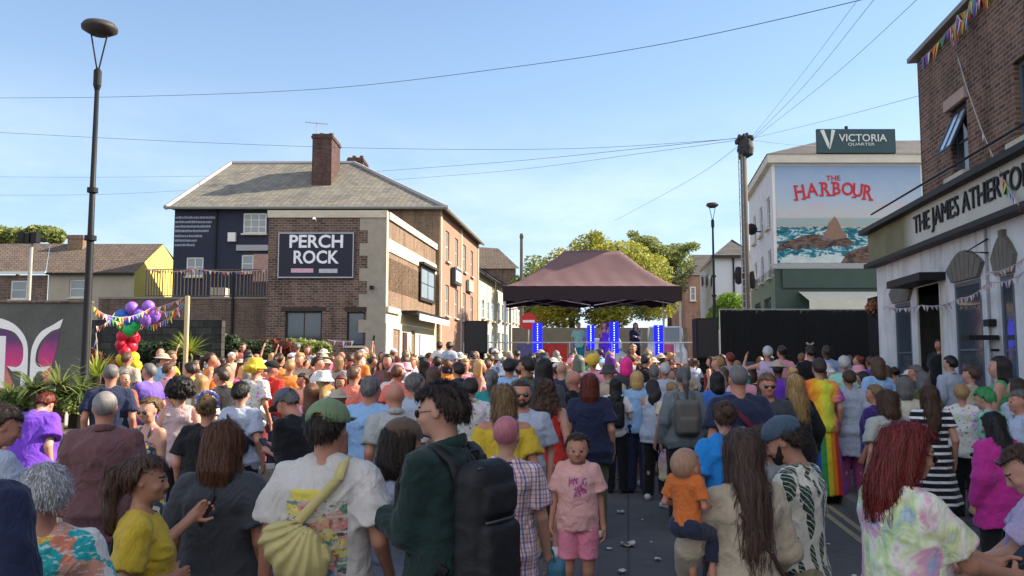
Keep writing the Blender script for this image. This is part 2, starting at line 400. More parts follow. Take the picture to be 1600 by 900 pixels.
def m_head(sex, h, neck=.05):
    F = Field((-.1, -.13, 1.47), (.1, .14, 1.77), h); w_ = 1.0 if sex != 'f' else .96; kk = max(.012, h)
    F.ell((0, -.014, 1.660), (.077 * w_, .096, .089), .02).ell((0, .022, 1.617), (.063 * w_, .070, .083), .03)
    F.ell((0, .034, 1.573), (.046 * w_, .046, .034), .025).ell((0, .070, 1.556), (.020, .018, .016), .02)
    F.cap((0, -.018, 1.45), (0, -.008, 1.585), neck, neck * .96, .025)
    F.cap((-.034, .077, 1.656), (.034, .077, 1.656), .010, .010, .014)
    for s_ in (1, -1):
        F.ell((s_ * .031, .098, 1.638), (.016, .016, .0105), .008, cut=True); F.ell((s_ * .031, .0765, 1.637), (.0125, .0125, .0115), .002)
        F.ell((s_ * .043, .060, 1.608), (.022, .022, .020), .02)
        F.ell((s_ * .078 * w_, -.008, 1.634), (.009, .019, .030), .006); F.ell((s_ * .086 * w_, -.004, 1.638), (.004, .010, .017), .003, cut=True)
        F.ell((s_ * .010, .097, 1.604), (.009, .009, .007), .006)
    F.cap((0, .088, 1.643), (0, .105, 1.609), .0085, .0115, .012)
    F.cap((-.019, .084, 1.5865), (.019, .084, 1.5865), .0052, .0052, .006).cap((-.015, .0845, 1.577), (.015, .0845, 1.577), .0062, .0062, .006)
    F.cap((-.02, .096, 1.5822), (.02, .096, 1.5822), .003, .003, 0, cut=True)
    return F.mesh()
def face_mats(v, f, h=0):
    c = v[f].mean(1); x, y, z = np.abs(c[:, 0]), c[:, 1], c[:, 2]; mi = np.zeros(len(f), int)
    mi[(x < .023) & (y > .078) & (z > 1.570) & (z < 1.592)] = 1
    mi[(x > .013) & (x < .050) & (y > .066) & (z > 1.657) & (z < 1.6655) & (np.abs(z - 1.661 - (x - .03) * -.08) < .0036)] = 2
    e = (x - .031) ** 2 + (z - 1.637) ** 2; mi[(e < .010 ** 2) & (y > .078) & (np.abs(z - 1.637) < .0052)] = 3
    mi[(e < .0055 ** 2) & (y > .08)] = 4
    if h > .005: mi[mi == 3] = 0; mi[(np.abs(x - .031) < .010) & (np.abs(z - 1.637) < .0055) & (y > .07)] = 4
    return mi
def m_body(S, P, h):
    F = Field((-.5, -.32, -.01), (.5, .45, 1.52), h)
    arms = pose_arms(S, P); hi = max(1.52, max(a[3][2] for a in arms) + .12); xx = max(.32, max(abs(a[q][0]) for a in arms for q in (2, 3)) + .1)
    yy = max(.2, max(a[q][1] for a in arms for q in (2, 3)) + .1)
    F = Field((-xx, -.30, -.01), (xx, yy, hi), h); f_torso(F, S); lt = S['lt']
    F.cap((0, -.02, 1.44), (0, -.012, 1.52), S['nk'], S['nk'] * .96, .03)
    for sd, hp, kn, an in legs(P):
        F.cap(hp, kn, .088 * lt, .054 * lt, .02).cap(kn, an, .050 * lt, .035, .02).ell((kn[0], (kn[1] + an[1]) / 2 - .015, .36), (.047 * lt, .05 * lt, .11), .02)
        F.cap((an[0], an[1] - .035, .035), (an[0] + sd * .012, an[1] + .14, .028), .034, .026, .02)
    for sd, A, E, T in arms:
        F.cap(A, E, .050 * lt, .036 * lt, .02).cap(E, T, .038 * lt, .024, .012)
        F.ell(A * .6 + E * .4, (.045 * lt, .045 * lt, .07), .02) if abs((E - A)[2]) > .2 else None
        if h > .02: hand(F, T, E, sd, P.get('curl', .5))
    parts = [F.mesh()]
    if h <= .02:
        for sd, A, E, T in arms:
            hh = max(.0035, h * .42); a = (T - E) / np.linalg.norm(T - E); c = T + a * .08
            G = Field(c - .13, c + .13, hh); hand(G, T, E, sd, P.get('curl' + ('R' if sd > 0 else 'L'), P.get('curl', .5)), P.get('palm' + ('R' if sd > 0 else 'L')))
            G.cap(E * .5 + T * .5, T, .031 * lt, .024, .01); parts.append(G.mesh())
    return join(parts)
def folds(F, amp, seed=0, fl=1, ex_=.004):
    def f(X, Y, Z):
        X = X + 0 * Z + 0 * Y; Y = Y + 0 * X; Z = Z + 0 * X; o = seed * 3.7
        n1 = vnoise(X * 7 + Z * 4 * fl + o, Y * 7 + o, Z * 9 - X * 4); w_ = n1 * .9
        n2 = (1 - np.abs(vnoise(X * 5.5 - Z * 6 + o + w_, Y * 6, Z * 8 + X * 5 + o + w_))) ** 4
        n3 = (1 - np.abs(vnoise(X * 8 + Z * 9 + w_, Y * 8 + o, Z * 7 - X * 8 - w_))) ** 5; n4 = vnoise(X * 26 + o, Y * 26, Z * 15 + o)
        return -amp * (n1 * .5 + n2 * .9 + n3 * .6 - .5 + n4 * .07) - ex_
    return F.warp(f)
def m_top(S, P, h, kind='tee', hem=.86, loose=.02, seed=0, amp=.011):
    arms = pose_arms(S, P); e = loose; b = S['b']
    hi = max(1.54, max(a[3][2] for a in arms) + .02); xx = max(.36, max(abs(a[q][0]) for a in arms for q in (2, 3)) + .1)
    yy = max(.26 + .1 * (b - 1), max(a[q][1] for a in arms for q in (2, 3)) + .08) + .05
    F = Field((-xx, -.34 - .1 * (b - 1), hem - .03), (xx, yy, hi), h)
    rx = S['rx'].copy(); ry = S['ry'].copy(); cw = rx[5] * .93; cy_ = ry[5] * .98 + (.03 if S['sex'] == 'f' else 0)
    for i in range(5): rx[i] = max(rx[i], cw); rx[i] += .008 if i < 3 else 0; ry[i] = max(ry[i] + (.014 if i < 3 else 0), cy_ * (.97 if kind != 'dress' else .85))
    z = list(ZT); lo = hem - .02; rx = list(rx + e); ry = list(ry + e); cy = list(S['cy'])
    if kind == 'dress':
        rx = list(S['rx'] + e); ry = list(S['ry'] + e); fl = P.get('flare', .1)
        z = [lo] + z; rx = [S['rx'][1] + fl] + rx; ry = [S['ry'][1] + fl * .9] + ry; cy = [cy[0]] + cy
    elif lo < z[0]: z = [lo] + z; rx = [rx[0] + .01] + rx; ry = [ry[0] + .008] + ry; cy = [cy[0]] + cy
    flt = (lambda th, Z: (.035 if kind == 'dress' else .018) * np.sin(th * 7 + seed * 2 + Z * 2) * sstep(1.15, hem, Z))
    F.prof(z, rx, ry, cy, .02, fn=flt)
    for sd in (1, -1):
        if S['sex'] == 'f': F.ell((sd * .068, .072 + .02 * (b - 1), 1.285), np.array((.064, .058, .064)) * (1 + .5 * (b - 1)) + e * .6, .04)
        if kind != 'strap' and P.get('neck') != 'off':
            F.cap((sd * .045, -.015, 1.464 + e * .1), (sd * S['sh'] * .90, -.012, 1.418), .042 + e * .45, .047 + e * .35, .025)
            F.cap((sd * .10, -.035, 1.36), (sd * S['sh'] * .78, -.02, 1.37), .060 + e * .8, .052 + e * .7, .03)
    sl = {'tee': .72, 'long': 2, 'tank': 0, 'strap': 0, 'polo': .75, 'dress': P.get('dsl', 0), 'cape': .5}[kind]
    # keep the trunk inside the sleeves' line, then add sleeves
    if sl == 0:
        w_ = S['sh'] * (.80 if kind != 'strap' else .66)
        F.clip(lambda X, Y, Z: np.where(Z > 1.34, np.abs(X) - w_ - 0 * Y, -.3 + 0 * X + 0 * Y) * 1.0)
    if kind == 'strap' or P.get('strap'):
        F.clip(lambda X, Y, Z: (Z - 1.365 + 0 * X + 0 * Y + 0.25 * np.abs(X)))
        for sd in (1, -1):
            F.cap((sd * .085, .075, 1.34), (sd * .080, .03, 1.462), .012, .011, .006).cap((sd * .080, .03, 1.462), (sd * .080, -.085, 1.36), .011, .012, .006)
    F.clip(lambda X, Y, Z: lo + .02 - Z + 0 * X + 0 * Y + .006 * np.sin(X * 17 + seed) + .004 * np.sin(Y * 31))
    if sl > 0:
        for sd, A, E, T in arms:
            if sl < 1.5:
                Q = A + (E - A) * sl; ax = (E - A) / np.linalg.norm(E - A)
                G = Field(np.minimum(A, E) - .13, np.maximum(A, E) + .13, h); G.cap(A + ax * .0, E, .046 * S['lt'] + e * .5, .050 * S['lt'] + e * 1.6, 0)
                G.clip(lambda X, Y, Z: (X - Q[0]) * ax[0] + (Y - Q[1]) * ax[1] + (Z - Q[2]) * ax[2])
                G.cap(A + (Q - A) * .8, E, .044 * S['lt'], .046 * S['lt'] + e * .7, 0, cut=True)
            else:
                Q = T - (T - E) / np.linalg.norm(T - E) * .02
                G = Field(np.minimum(np.minimum(A, E), T) - .11, np.maximum(np.maximum(A, E), T) + .11, h)
                G.cap(A, E, .046 * S['lt'] + e * .5, .042 * S['lt'] + e * .9, .01).cap(E, Q, .046 * S['lt'] + e * .9, .032 + e * .6, .015)
            # blend into trunk field
            off = np.round((G.lo - F.lo) / h).astype(int)
            sl_, PP = F.sub(G.lo, [a[-1] for a in G.ax])
            if sl_ is None: continue
            X, Y, Z = PP; sh_ = (len(X.ravel()), len(Y.ravel()), len(Z.ravel()))
            gx, gy, gz = np.meshgrid(X.ravel(), Y.ravel(), Z.ravel(), indexing='ij')
            d = G.sample(np.stack([gx.ravel(), gy.ravel(), gz.ravel()], 1)).reshape(sh_); F.merge(sl_, d, .022)
    nr = {'tank': (.088, .11, .085), 'strap': (.08, .1, .03)}.get(kind, (.072, .078, .05)); ny = .03 if kind == 'tank' else .012
    if P.get('neck') == 'deep': nr = (.10, .09, .10); ny = -.02
    if P.get('neck') == 'off': nr = (.3, .3, .10); ny = 0
    F.ell((0, ny, 1.50), nr, .006, cut=True)
    folds(F, amp, seed, 1, .003 + h * .25)
    parts = [F.mesh()]
    if kind in ('polo', 'long') and not P.get('nocollar'):
        G = Field((-.1, -.12, 1.42), (.1, .12, 1.54), h * .8)
        for k in range(24):
            t0 = 2 * math.pi * k / 24; t1 = 2 * math.pi * (k + 1) / 24; rr = S['nk'] + .017
            if abs(t0 - math.pi / 2) < .3: continue
            q = lambda t: (rr * math.cos(t), rr * 1.1 * math.sin(t) - .012, 1.492 - .02 * math.sin(t)); G.cap(q(t0), q(t1), .010, .010, .01, fl=(1, 1, .45))
        parts.append(G.mesh())
    return join(parts)
def m_bottom(S, P, h, kind='trousers', seed=0, e=.016):
    lt = S['lt']; hz = {'trousers': .07, 'shorts': .5, 'skirt': .5, 'leggings': .1, 'long': .12, 'mid': .3}[kind] if not P.get('bhem') else P['bhem']
    F = Field((-.36, -.36, hz - .03), (.36, .36, 1.06), h); top = P.get('waist', 1.03)
    if kind == 'leggings': e = .007
    if kind in ('skirt', 'long'):
        fl = P.get('flare', .09); F.prof([hz - .02] + ZT[:4], [S['rx'][1] + fl] + list(S['rx'][:4] + .012), [S['ry'][1] + fl] + list(S['ry'][:4] + .012), [0] + list(S['cy'][:4]), .02,
            fn=lambda th, Z: .05 * np.sin(th * 8 + seed) * sstep(.95, hz, Z))
    else:
        F.prof(ZT[:4], S['rx'][:4] + .010 + e * .2, S['ry'][:4] + .010 + e * .2, S['cy'][:4], .02)
        for sd, hp, kn, an in legs(P):
            F.ell((sd * .075, -.055 - .03 * (S['b'] - 1), .92), (.085 + e, .075 + e, .09 + e), .03)
            F.cap(hp, kn, .088 * lt + e, .056 * lt + e * 1.2, .012).cap(kn, (an[0], an[1], .0), .056 * lt + e * 1.2, .044 + e * 1.3, .015)
    F.clip(lambda X, Y, Z: np.maximum(hz - Z, Z - top) + 0 * X + 0 * Y); folds(F, .006 if kind != 'leggings' else .002, seed + 5, 1, .003 + h * .45)
    return F.mesh()
def m_shoes(P, h):
    out = []
    for sd, hp, kn, an in legs(P):
        F = Field((an[0] - .08, an[1] - .12, -.01), (an[0] + .08, an[1] + .24, .15), h)
        F.cap((an[0], an[1] - .04, .045), (an[0] + sd * .012, an[1] + .155, .03), .046, .042, .02).cap((an[0], an[1] - .02, .06), (an[0], an[1] - .01, .10), .048, .046, .03)
        F.clip(lambda X, Y, Z: np.maximum(.002 - Z, Z - .115) + 0 * X + 0 * Y); out.append(F.mesh())
    return out
def hair_field(style, h, seed=0, L=1.25):
    lo = L - .05 if style in ('long', 'bob', 'curlylong', 'pony', 'wavy') else 1.50
    F = Field((-.23, -.27, lo), (.23, .17, 1.86), h); t = dict(buzz=.005, bald=0, short=.016, crop=.012, quiff=.012, curly=.05, afro=.06).get(style, .013)
    F.ell((0, -.016, 1.664), (.077 + t, .096 + t, .090 + t), .02)
    if style in ('short', 'quiff', 'crop'): F.cap((0, -.075, 1.63), (0, -.075, 1.58), .045 + t, .035 + t * .5, .03)
    # open the face
    fz = {'buzz': 1.705, 'short': 1.70, 'quiff': 1.705, 'crop': 1.70, 'curly': 1.70, 'afro': 1.70, 'bun': 1.722, 'pony': 1.722, 'topbun': 1.722}.get(style, 1.715)
    yf = -.012 if style in ('buzz', 'short', 'crop', 'quiff', 'bun', 'pony', 'topbun') else .018
    F.clip(lambda X, Y, Z: np.where(Y > yf, fz - Z - (Y - yf) * .02 + 0 * X, -.3 + 0 * X + 0 * Z) * .8)
    if style in ('buzz', 'short', 'crop', 'quiff', 'curly', 'afro', 'bun', 'pony'):
        F.clip(lambda X, Y, Z: (1.585 + (Y + .1) * .25 - Z) + 0 * X)
        if style in ('buzz', 'short', 'crop', 'quiff', 'bun', 'pony', 'topbun'): F.clip(lambda X, Y, Z: np.where((np.abs(X) > .05) & (Y > -.045), 1.655 - Z, -.3 + 0 * X))
    if style == 'quiff':
        for q in range(26):
            r_ = np.random.default_rng(seed * 50 + q); x = r_.uniform(-.06, .06); y = r_.uniform(-.06, .075); zz = 1.748 - (x * x + (y + .01) ** 2) * 5
            F.ell((x, y, zz - .006), (.022, .026, .020), .01)
    if style in ('curly', 'afro'):
        for q in range(60):
            r_ = np.random.default_rng(seed * 70 + q); a = r_.uniform(0, 6.28); zz = r_.uniform(-.35, 1); rr = math.sqrt(1 - zz * zz)
            y = -.02 + (.10 + t * .6) * rr * math.sin(a)
            if y > .05 and zz < .55: continue
            F.ell(((.082 + t * .6) * rr * math.cos(a), y, 1.665 + (.095 + t * .55) * zz), (.032,) * 3, .012)
    if style in ('long', 'bob', 'curlylong', 'wavy'):
        W_ = {'long': .084, 'bob': .089, 'curlylong': .13, 'wavy': .10}[style]; ed = .085 if style != 'curlylong' else .14
        zs = [L - .02, L + .06, 1.46, 1.56, 1.64, 1.70]
        if L > 1.44: zs = [L - .02, L + .03, L + .06, 1.58, 1.64, 1.70]
        back = -.105 if L < 1.42 else -.06
        cy = [back, back, back + .005 if L < 1.42 else -.05, -.045, -.03, -.02]
        F.prof(zs, [W_ * .72, W_ * .95, W_, W_ + .002, .090, .082], [.035 if L < 1.42 else .05, .045 if L < 1.42 else .07, .05 if L < 1.42 else .085, .085, .098, .10], cy, .02,
               fn=lambda th, Z: .04 * np.sin(th * 9 + seed + Z * 6) * sstep(1.6, 1.4, Z))
        for sd in (1, -1): F.cap((sd * .074, -.005, 1.67), (sd * .080, -.015, max(L + .04, 1.44)), .022, .024 if style != 'curlylong' else .05, .02)
        if L < 1.42: F.clip(lambda X, Y, Z: np.where(Z < 1.50, Y + .052 - np.abs(X) * .35, -.3 + 0 * X + 0 * Y))
        F.clip(lambda X, Y, Z: np.where((np.abs(X) < .2) & (Z < fz - .01), Y - .012, -.3 + 0 * X + 0 * Y) * .8)
    if style == 'bun':
        F.ell((0, -.13, 1.69), (.042, .036, .042), .008)
    if style == 'topbun': F.ell((0, -.06, 1.79), (.045, .045, .045), .008)
    if style == 'pony':
        pts = [(0, -.115, 1.69), (0, -.155, 1.66), (0, -.165, 1.58), (0.01, -.15, max(L, 1.40))]
        for a, b_, ra, rb in zip(pts, pts[1:], (.024, .034, .038), (.034, .038, .014)): F.cap(a, b_, ra, rb, .012)
    am = {'buzz': .001, 'crop': .004, 'short': .005, 'quiff': .007}.get(style, .006); cu = style in ('curly', 'afro', 'curlylong'); am = max(am, h * (.42 if style != 'buzz' else .1))
    def nz(X, Y, Z):
        X = X + 0 * Y + 0 * Z; Y = Y + 0 * X; Z = Z + 0 * X; th = np.arctan2(Y + .02, X)
        if cu: return -am * 2.4 * vnoise(X * 38 + seed, Y * 38, Z * 38) - am * vnoise(X * 80, Y * 80 + seed, Z * 80)
        wv = 5 if style != 'wavy' else 12
        q = vnoise(X * 55 + seed * 3 + np.sin(Z * wv * 3) * .8, Y * 55, Z * 6 + seed); return -am * q - am * .6 * vnoise(X * 20, Y * 20 + seed, Z * 8)
    F.warp(nz); return F
def strands(F, v, f, n, step=.013, k=16, wd=.0022, lift=.004, seed=1, up=0.):
    r_ = np.random.default_rng(seed); c = v[f].mean(1); i = r_.integers(0, len(c), n); p = c[i].copy(); off = r_.random(n) ** 4 * lift * 2.6 + .0008
    G = F.grad(p); crown = np.array((0, -.03, 1.78)); P = []; Nn = []
    ln = r_.uniform(.5, 1, n); jit = r_.normal(0, .22, (n, 3))
    for q in range(k):
        P.append(p.copy()); Nn.append(G.copy()); d = np.tile(np.array((0, 0, -1.)), (n, 1)); rad = p - crown; rad[:, 2] = 0
        top = np.clip((G[:, 2] - .3) / .5, 0, 1)[:, None]; d = d * (1 - top * .8) + top * rad / (np.linalg.norm(rad, axis=1, keepdims=True) + 1e-6) + jit
        d = d - G * (d * G).sum(1, keepdims=True); d /= np.linalg.norm(d, axis=1, keepdims=True) + 1e-9
        p = p + d * (step * ln)[:, None]; G = F.grad(p); p = p - G * (F.sample(p) - off * (1 + up * q / k))[:, None]
    P = np.stack(P, 1); Nn = np.stack(Nn, 1); D = np.gradient(P, axis=1); B = np.cross(D, Nn); B /= np.linalg.norm(B, axis=2, keepdims=True) + 1e-9
    tw = (wd * np.sin(np.linspace(.25, 1, k) * math.pi))[None, :, None] + .0003
    Va = (P - B * tw).reshape(-1, 3); Vb = (P + B * tw).reshape(-1, 3); V_ = np.concatenate([Va, Vb]); m = n * k
    a = (np.arange(n)[:, None] * k + np.arange(k - 1)[None]).ravel(); return V_, np.stack([a, a + 1, m + a + 1, m + a], 1)
# ---- posing deformations
def rotm(yaw, pitch, roll): return np.array(Euler((pitch, roll, yaw), 'XYZ').to_matrix())
def turn(v, P, kind):
    v = v.copy(); yaw, pit, rol = P.get('head', (0, 0, 0))
    if yaw or pit or rol:
        pv = np.array((0, -.02, 1.49)); z = v[:, 2]
        if kind == 'head': w_ = sstep(1.46, 1.545, z)
        elif kind == 'hair': w_ = sstep(1.44, 1.56, z)
        elif kind == 'glued': w_ = np.ones(len(v))
        else: w_ = sstep(1.46, 1.545, z) * (np.hypot(v[:, 0], v[:, 1]) < .11)
        for lv in np.linspace(.05, 1, 20):
            m_ = np.abs(w_ - lv) <= .0251
            if m_.any(): v[m_] = (v[m_] - pv) @ rotm(R(yaw) * lv, -R(pit) * lv, R(rol) * lv).T + pv
    ln = P.get('lean', 0); rl = P.get('side', 0)
    if ln or rl:
        pv = np.array((0, 0, .95)); w_ = sstep(.9, 1.3, v[:, 2])
        for lv in np.linspace(.025, 1, 40):
            m_ = np.abs(w_ - lv) <= .01251
            if m_.any(): v[m_] = (v[m_] - pv) @ rotm(0, -R(ln) * lv, R(rl) * lv).T + pv
    return v
_MC = {}
def mkmesh(key, name, v, f, mats, mi=None):
    me = bpy.data.meshes.new(name); me.vertices.add(len(v)); me.vertices.foreach_set('co', v.astype(np.float32).ravel())
    me.loops.add(len(f) * 4); me.loops.foreach_set('vertex_index', f.astype(np.int32).ravel())
    me.polygons.add(len(f)); me.polygons.foreach_set('loop_start', np.arange(0, len(f) * 4, 4, dtype=np.int32))
    for m in mats: me.materials.append(m)
    if mi is not None: me.polygons.foreach_set('material_index', mi.astype(np.int32))
    me.update(calc_edges=True); me.validate(); me.shade_smooth(); _MC[key] = me; return me
def cached(key, name, mats, fn):
    key = (repr(key), name, tuple(m.name for m in mats))
    if key in _MC: return _MC[key]
    r_ = fn(); return mkmesh(key, name, r_[0], r_[1], mats, r_[2] if len(r_) > 2 else None)
# ------------------------------------------------------------------ materials for people
def skin_fn(b):
    o = b.obj(); c = b.ocol(); n1 = b.noise(o, 14, 3); n2 = b.noise(o, 5, 2)
    k = b.m('MULTIPLY_ADD', n1, .25, .87); c2 = b.mix(b.m('MULTIPLY', n2, .35), b.mix(1, c, b.comb(k, k, k), 'MULTIPLY'), b.mix(1, c, (1.05, .72, .66), 'MULTIPLY'))
    b.col(c2); b.bump(b.noise(o, 160, 2), .12, .003); b.p.inputs['Subsurface Weight'].default_value = .12; b.p.inputs['Subsurface Scale'].default_value = .015
SKIN = M('skin', skin_fn, .5, 0, .35)
LIPS = M('lips', lambda b: b.col(b.mix(1, b.ocol(), (.95, .5, .48), 'MULTIPLY')), .45)
BROW = M('brow hair', lambda b: b.col((.05, .03, .02)), .8)
EYEW = M('eye white', lambda b: b.col((.38, .33, .31)), .35)
IRIS = M('iris', lambda b: b.col((.03, .025, .02)), .15)
SKM = [SKIN, LIPS, BROW, EYEW, IRIS]
def cloth_fn(b, c=None, wv=True):
    o = b.obj(); c = c if c is not None else b.ocol(); n1 = b.noise(o, 4, 5, .6); n2 = b.noise(o, 45, 2)
    k = b.m('MULTIPLY_ADD', n1, .36, .80); k = b.m('MULTIPLY_ADD', n2, .12, b.m('SUBTRACT', k, .05))
    b.col(b.mix(1, c, b.comb(k, k, k), 'MULTIPLY')); rg = b.m('ABSOLUTE', b.m('SUBTRACT', b.noise(b.mp(o, (1, 1, .7), (.3, .5, 0)), 8, 3, .55, .7), .5)); h = b.m('MULTIPLY_ADD', b.noise(o, 420, 1), .12, b.m('MULTIPLY_ADD', b.noise(o, 15, 4, .6), .55, b.m('MULTIPLY', b.m('MINIMUM', rg, .12), 5)))
    b.bump(h, .36, .025); b.p.inputs['Sheen Weight'].default_value = .15
CLOTH = M('woven cloth', cloth_fn, .9, 0, .15)
def pat(name, fn, rough=.88):
    return M(name, lambda b: cloth_fn(b, fn(b)), rough, 0, .15)
def hair_fn(b):
    o = b.obj(); c = b.ocol(); s = b.noise(b.mp(o, (1, 1, .07)), 230, 3, .6, 0); l = b.noise(b.mp(o, (1, 1, .12)), 40, 3)
    k = b.m('MULTIPLY', b.m('ADD', b.m('MULTIPLY_ADD', s, 1.1, .35), b.m('MULTIPLY_ADD', l, .7, -.28)), b.m('MULTIPLY_ADD', b.n('NewGeometry').outputs['Random Per Island'], 1.0, .6)); b.col(b.mix(1, c, b.comb(k, k, k), 'MULTIPLY')); b.bump(s, .55, .006)
    b.p.inputs['Anisotropic'].default_value = .6
HAIR = M('hair', hair_fn, .48, 0, .35)
DARKG = M('dark lens', lambda b: b.col((.012, .010, .012)), .08, 0, .8)
BLACKP = plain('black nylon', (.018, .018, .021), .6, bump=.3, bs=120)
def tiedye(b):
    o = b.obj(); q = b.noise(b.mp(o, (1, 1, .8)), 4.2, 3, .55, 1.6); p = b.noise(b.mp(o, (1, 1, 1), (0, .6, 0), (5, 2, 1)), 3, 3, .6, 1.2)
    a = b.ramp(q, [(.32, (.10, .26, .62)), (.42, (.55, .68, .18)), (.49, (.74, .76, .62)), (.57, (.72, .24, .40)), (.68, (.22, .38, .72))])
    c = b.ramp(p, [(.35, (.45, .70, .62)), (.5, (.80, .80, .72)), (.65, (.80, .46, .58))]); return b.mix(.28, a, c)
TIEDYE = pat('pastel tie dye', tiedye)
def rainbowdye(b):
    o = b.obj(); s = b.sep(o); q = b.m('MULTIPLY_ADD', b.noise(o, 6, 3, .6, 1), .5, b.m('MULTIPLY_ADD', s[0], 1.7, .25))
    return b.ramp(q, [(.2, (.8, .12, .04)), (.38, (.85, .4, .03)), (.5, (.85, .72, .05)), (.62, (.55, .75, .08)), (.75, (.85, .35, .03)), (.9, (.35, .05, .35))])
RAINTOP = pat('rainbow tie dye', rainbowdye)
def rainbowstr(b):
    s = b.sep(b.obj()); q = b.m('FRACT', b.m('MULTIPLY_ADD', s[0], 2.6, .5))
    return b.ramp(q, [(0, (.25, .03, .28)), (.18, (.03, .08, .4)), (.36, (.05, .3, .08)), (.54, (.75, .6, .03)), (.7, (.75, .22, .02)), (.85, (.6, .03, .03))], 'CONSTANT')
RAINSKIRT = pat('rainbow stripes', rainbowstr)
def plaid(b):
    s = b.sep(b.obj()); u = b.m('FRACT', b.m('MULTIPLY', b.m('ADD', s[0], b.m('MULTIPLY', s[1], .6)), 9)); v = b.m('FRACT', b.m('MULTIPLY', s[2], 13))
    cu = b.ramp(u, [(0, (.72, .66, .64)), (.2, (.55, .22, .26)), (.3, (.66, .56, .56)), (.42, (.18, .20, .40)), (.54, (.62, .50, .52)), (.68, (.62, .36, .28)), (.78, (.62, .55, .58)), (.9, (.42, .22, .38))], 'CONSTANT')
    cv = b.ramp(v, [(0, (1, 1, 1)), (.15, (.45, .45, .6)), (.27, (1, .97, .95)), (.48, (.9, .55, .5)), (.58, (1, 1, 1)), (.78, (.6, .5, .7)), (.86, (1, 1, 1))], 'CONSTANT'); return b.mix(.85, cu, cv, 'MULTIPLY')
PLAID = pat('woven plaid stripes', plaid)
def leafp(b):
    o = b.obj(); wq = b.mix(.03, o, b.noise(o, 9, 2, .5, 0, True), 'ADD'); va = b.vor(b.mp(wq, (2.1, 1.2, .62), (0, .75, 0)), 9); vb_ = b.vor(b.mp(wq, (2.3, 1.2, .6), (0, -.5, 0), (3, 1, 7)), 8)
    m_ = b.m('MAXIMUM', b.m('LESS_THAN', va, .42), b.m('LESS_THAN', vb_, .38)); m_ = b.m('MULTIPLY', m_, b.m('GREATER_THAN', b.m('FRACT', b.m('MULTIPLY', b.m('ADD', b.sep(wq)[2], b.sep(wq)[0]), 34)), .14)); g_ = b.mix(b.m('GREATER_THAN', b.noise(o, 60, 1), .55), (.03, .05, .045), (.07, .13, .085)); return b.mix(m_, (.70, .66, .56), g_)
LEAFP = pat('palm leaf print', leafp)
def bright(b):
    o = b.obj(); w_ = b.mix(.16, o, b.noise(o, 7, 3, .6, 0, True), 'ADD'); c = b.sep(b.vor(w_, 8, True)); n = b.noise(o, 4, 2)
    a = b.ramp(c[0], [(0, (.72, .70, .64)), (.2, (.74, .46, .07)), (.4, (.74, .24, .13)), (.56, (.70, .68, .62)), (.66, (.03, .42, .42)), (.84, (.74, .36, .25))], 'CONSTANT')
    r_ = b.m('GREATER_THAN', b.noise(b.mp(o, (1, 1, 3)), 30, 2), .58); return b.mix(b.m('MULTIPLY', r_, .6), a, (.8, .77, .72))
BRIGHT = pat('bright shell print', bright)
def backprint(b):
    o = b.obj(); s = b.sep(o); u = b.m('MULTIPLY_ADD', s[0], 3.4, .5); v = b.m('MULTIPLY_ADD', s[2], 2.3, -2.22)
    t = b.n('TexBrick'); b.put(t.inputs['Vector'], b.mix(.04, o, b.noise(o, 9, 2, .5, 0, True), 'ADD')); 
    c1 = b.sep(b.vor(b.mp(o, (13, 0, 19)), 1, True)); bl = b.ramp(c1[0], [(0, (.62, .30, .20)), (.18, (.70, .63, .5)), (.32, (.13, .2, .42)), (.46, (.68, .55, .14)), (.56, (.6, .22, .2)), (.68, (.66, .62, .58)), (.8, (.16, .3, .2)), (.9, (.1, .08, .1))], 'CONSTANT')
    n = b.noise(b.mp(o, (1, 1, 1.5)), 34, 3, .6); rw = b.m('FRACT', b.m('MULTIPLY', s[2], 15)); bl = b.mix(b.m('MULTIPLY', b.m('GREATER_THAN', n, .57), .8), bl, (.5, .44, .42)); bl = b.mix(b.m('LESS_THAN', rw, .13), bl, (.56, .5, .46)); bl = b.mix(b.m('MULTIPLY', b.m('LESS_THAN', n, .40), .7), bl, (.10, .07, .10))
    inb = b.m('MULTIPLY', b.m('MULTIPLY', b.m('GREATER_THAN', u, .03), b.m('LESS_THAN', u, .97)), b.m('MULTIPLY', b.m('GREATER_THAN', v, .05), b.m('LESS_THAN', v, .97)))
    inb = b.m('MULTIPLY', inb, b.m('LESS_THAN', s[1], -.02)); top = b.m('GREATER_THAN', v, .86)
    bl = b.mix(top, bl, b.mix(b.m('LESS_THAN', b.m('ABSOLUTE', b.m('SUBTRACT', u, .4)), .28), (.6, .56, .5), (.74, .62, .12))); return b.mix(inb, (.60, .56, .53), bl)
BACKPRINT = pat('tour poster back print', backprint)
def stripes(b):
    s = b.sep(b.obj()); return b.mix(b.m('GREATER_THAN', b.m('FRACT', b.m('MULTIPLY', s[2], 13)), .36), (.75, .75, .76), (.015, .015, .022))
STRIPES = pat('black and white stripes', stripes)
def floral(b):
    o = b.obj(); c = b.sep(b.vor(o, 22, True)); m_ = b.m('LESS_THAN', b.vor(o, 22), .55)
    return b.mix(m_, (.07, .08, .12), b.ramp(c[0], [(0, (.10, .14, .2)), (.3, (.75, .6, .12)), (.48, (.7, .68, .62)), (.66, (.6, .2, .25)), (.82, (.1, .35, .35))], 'CONSTANT'))
FLORAL = pat('dark floral print', floral)
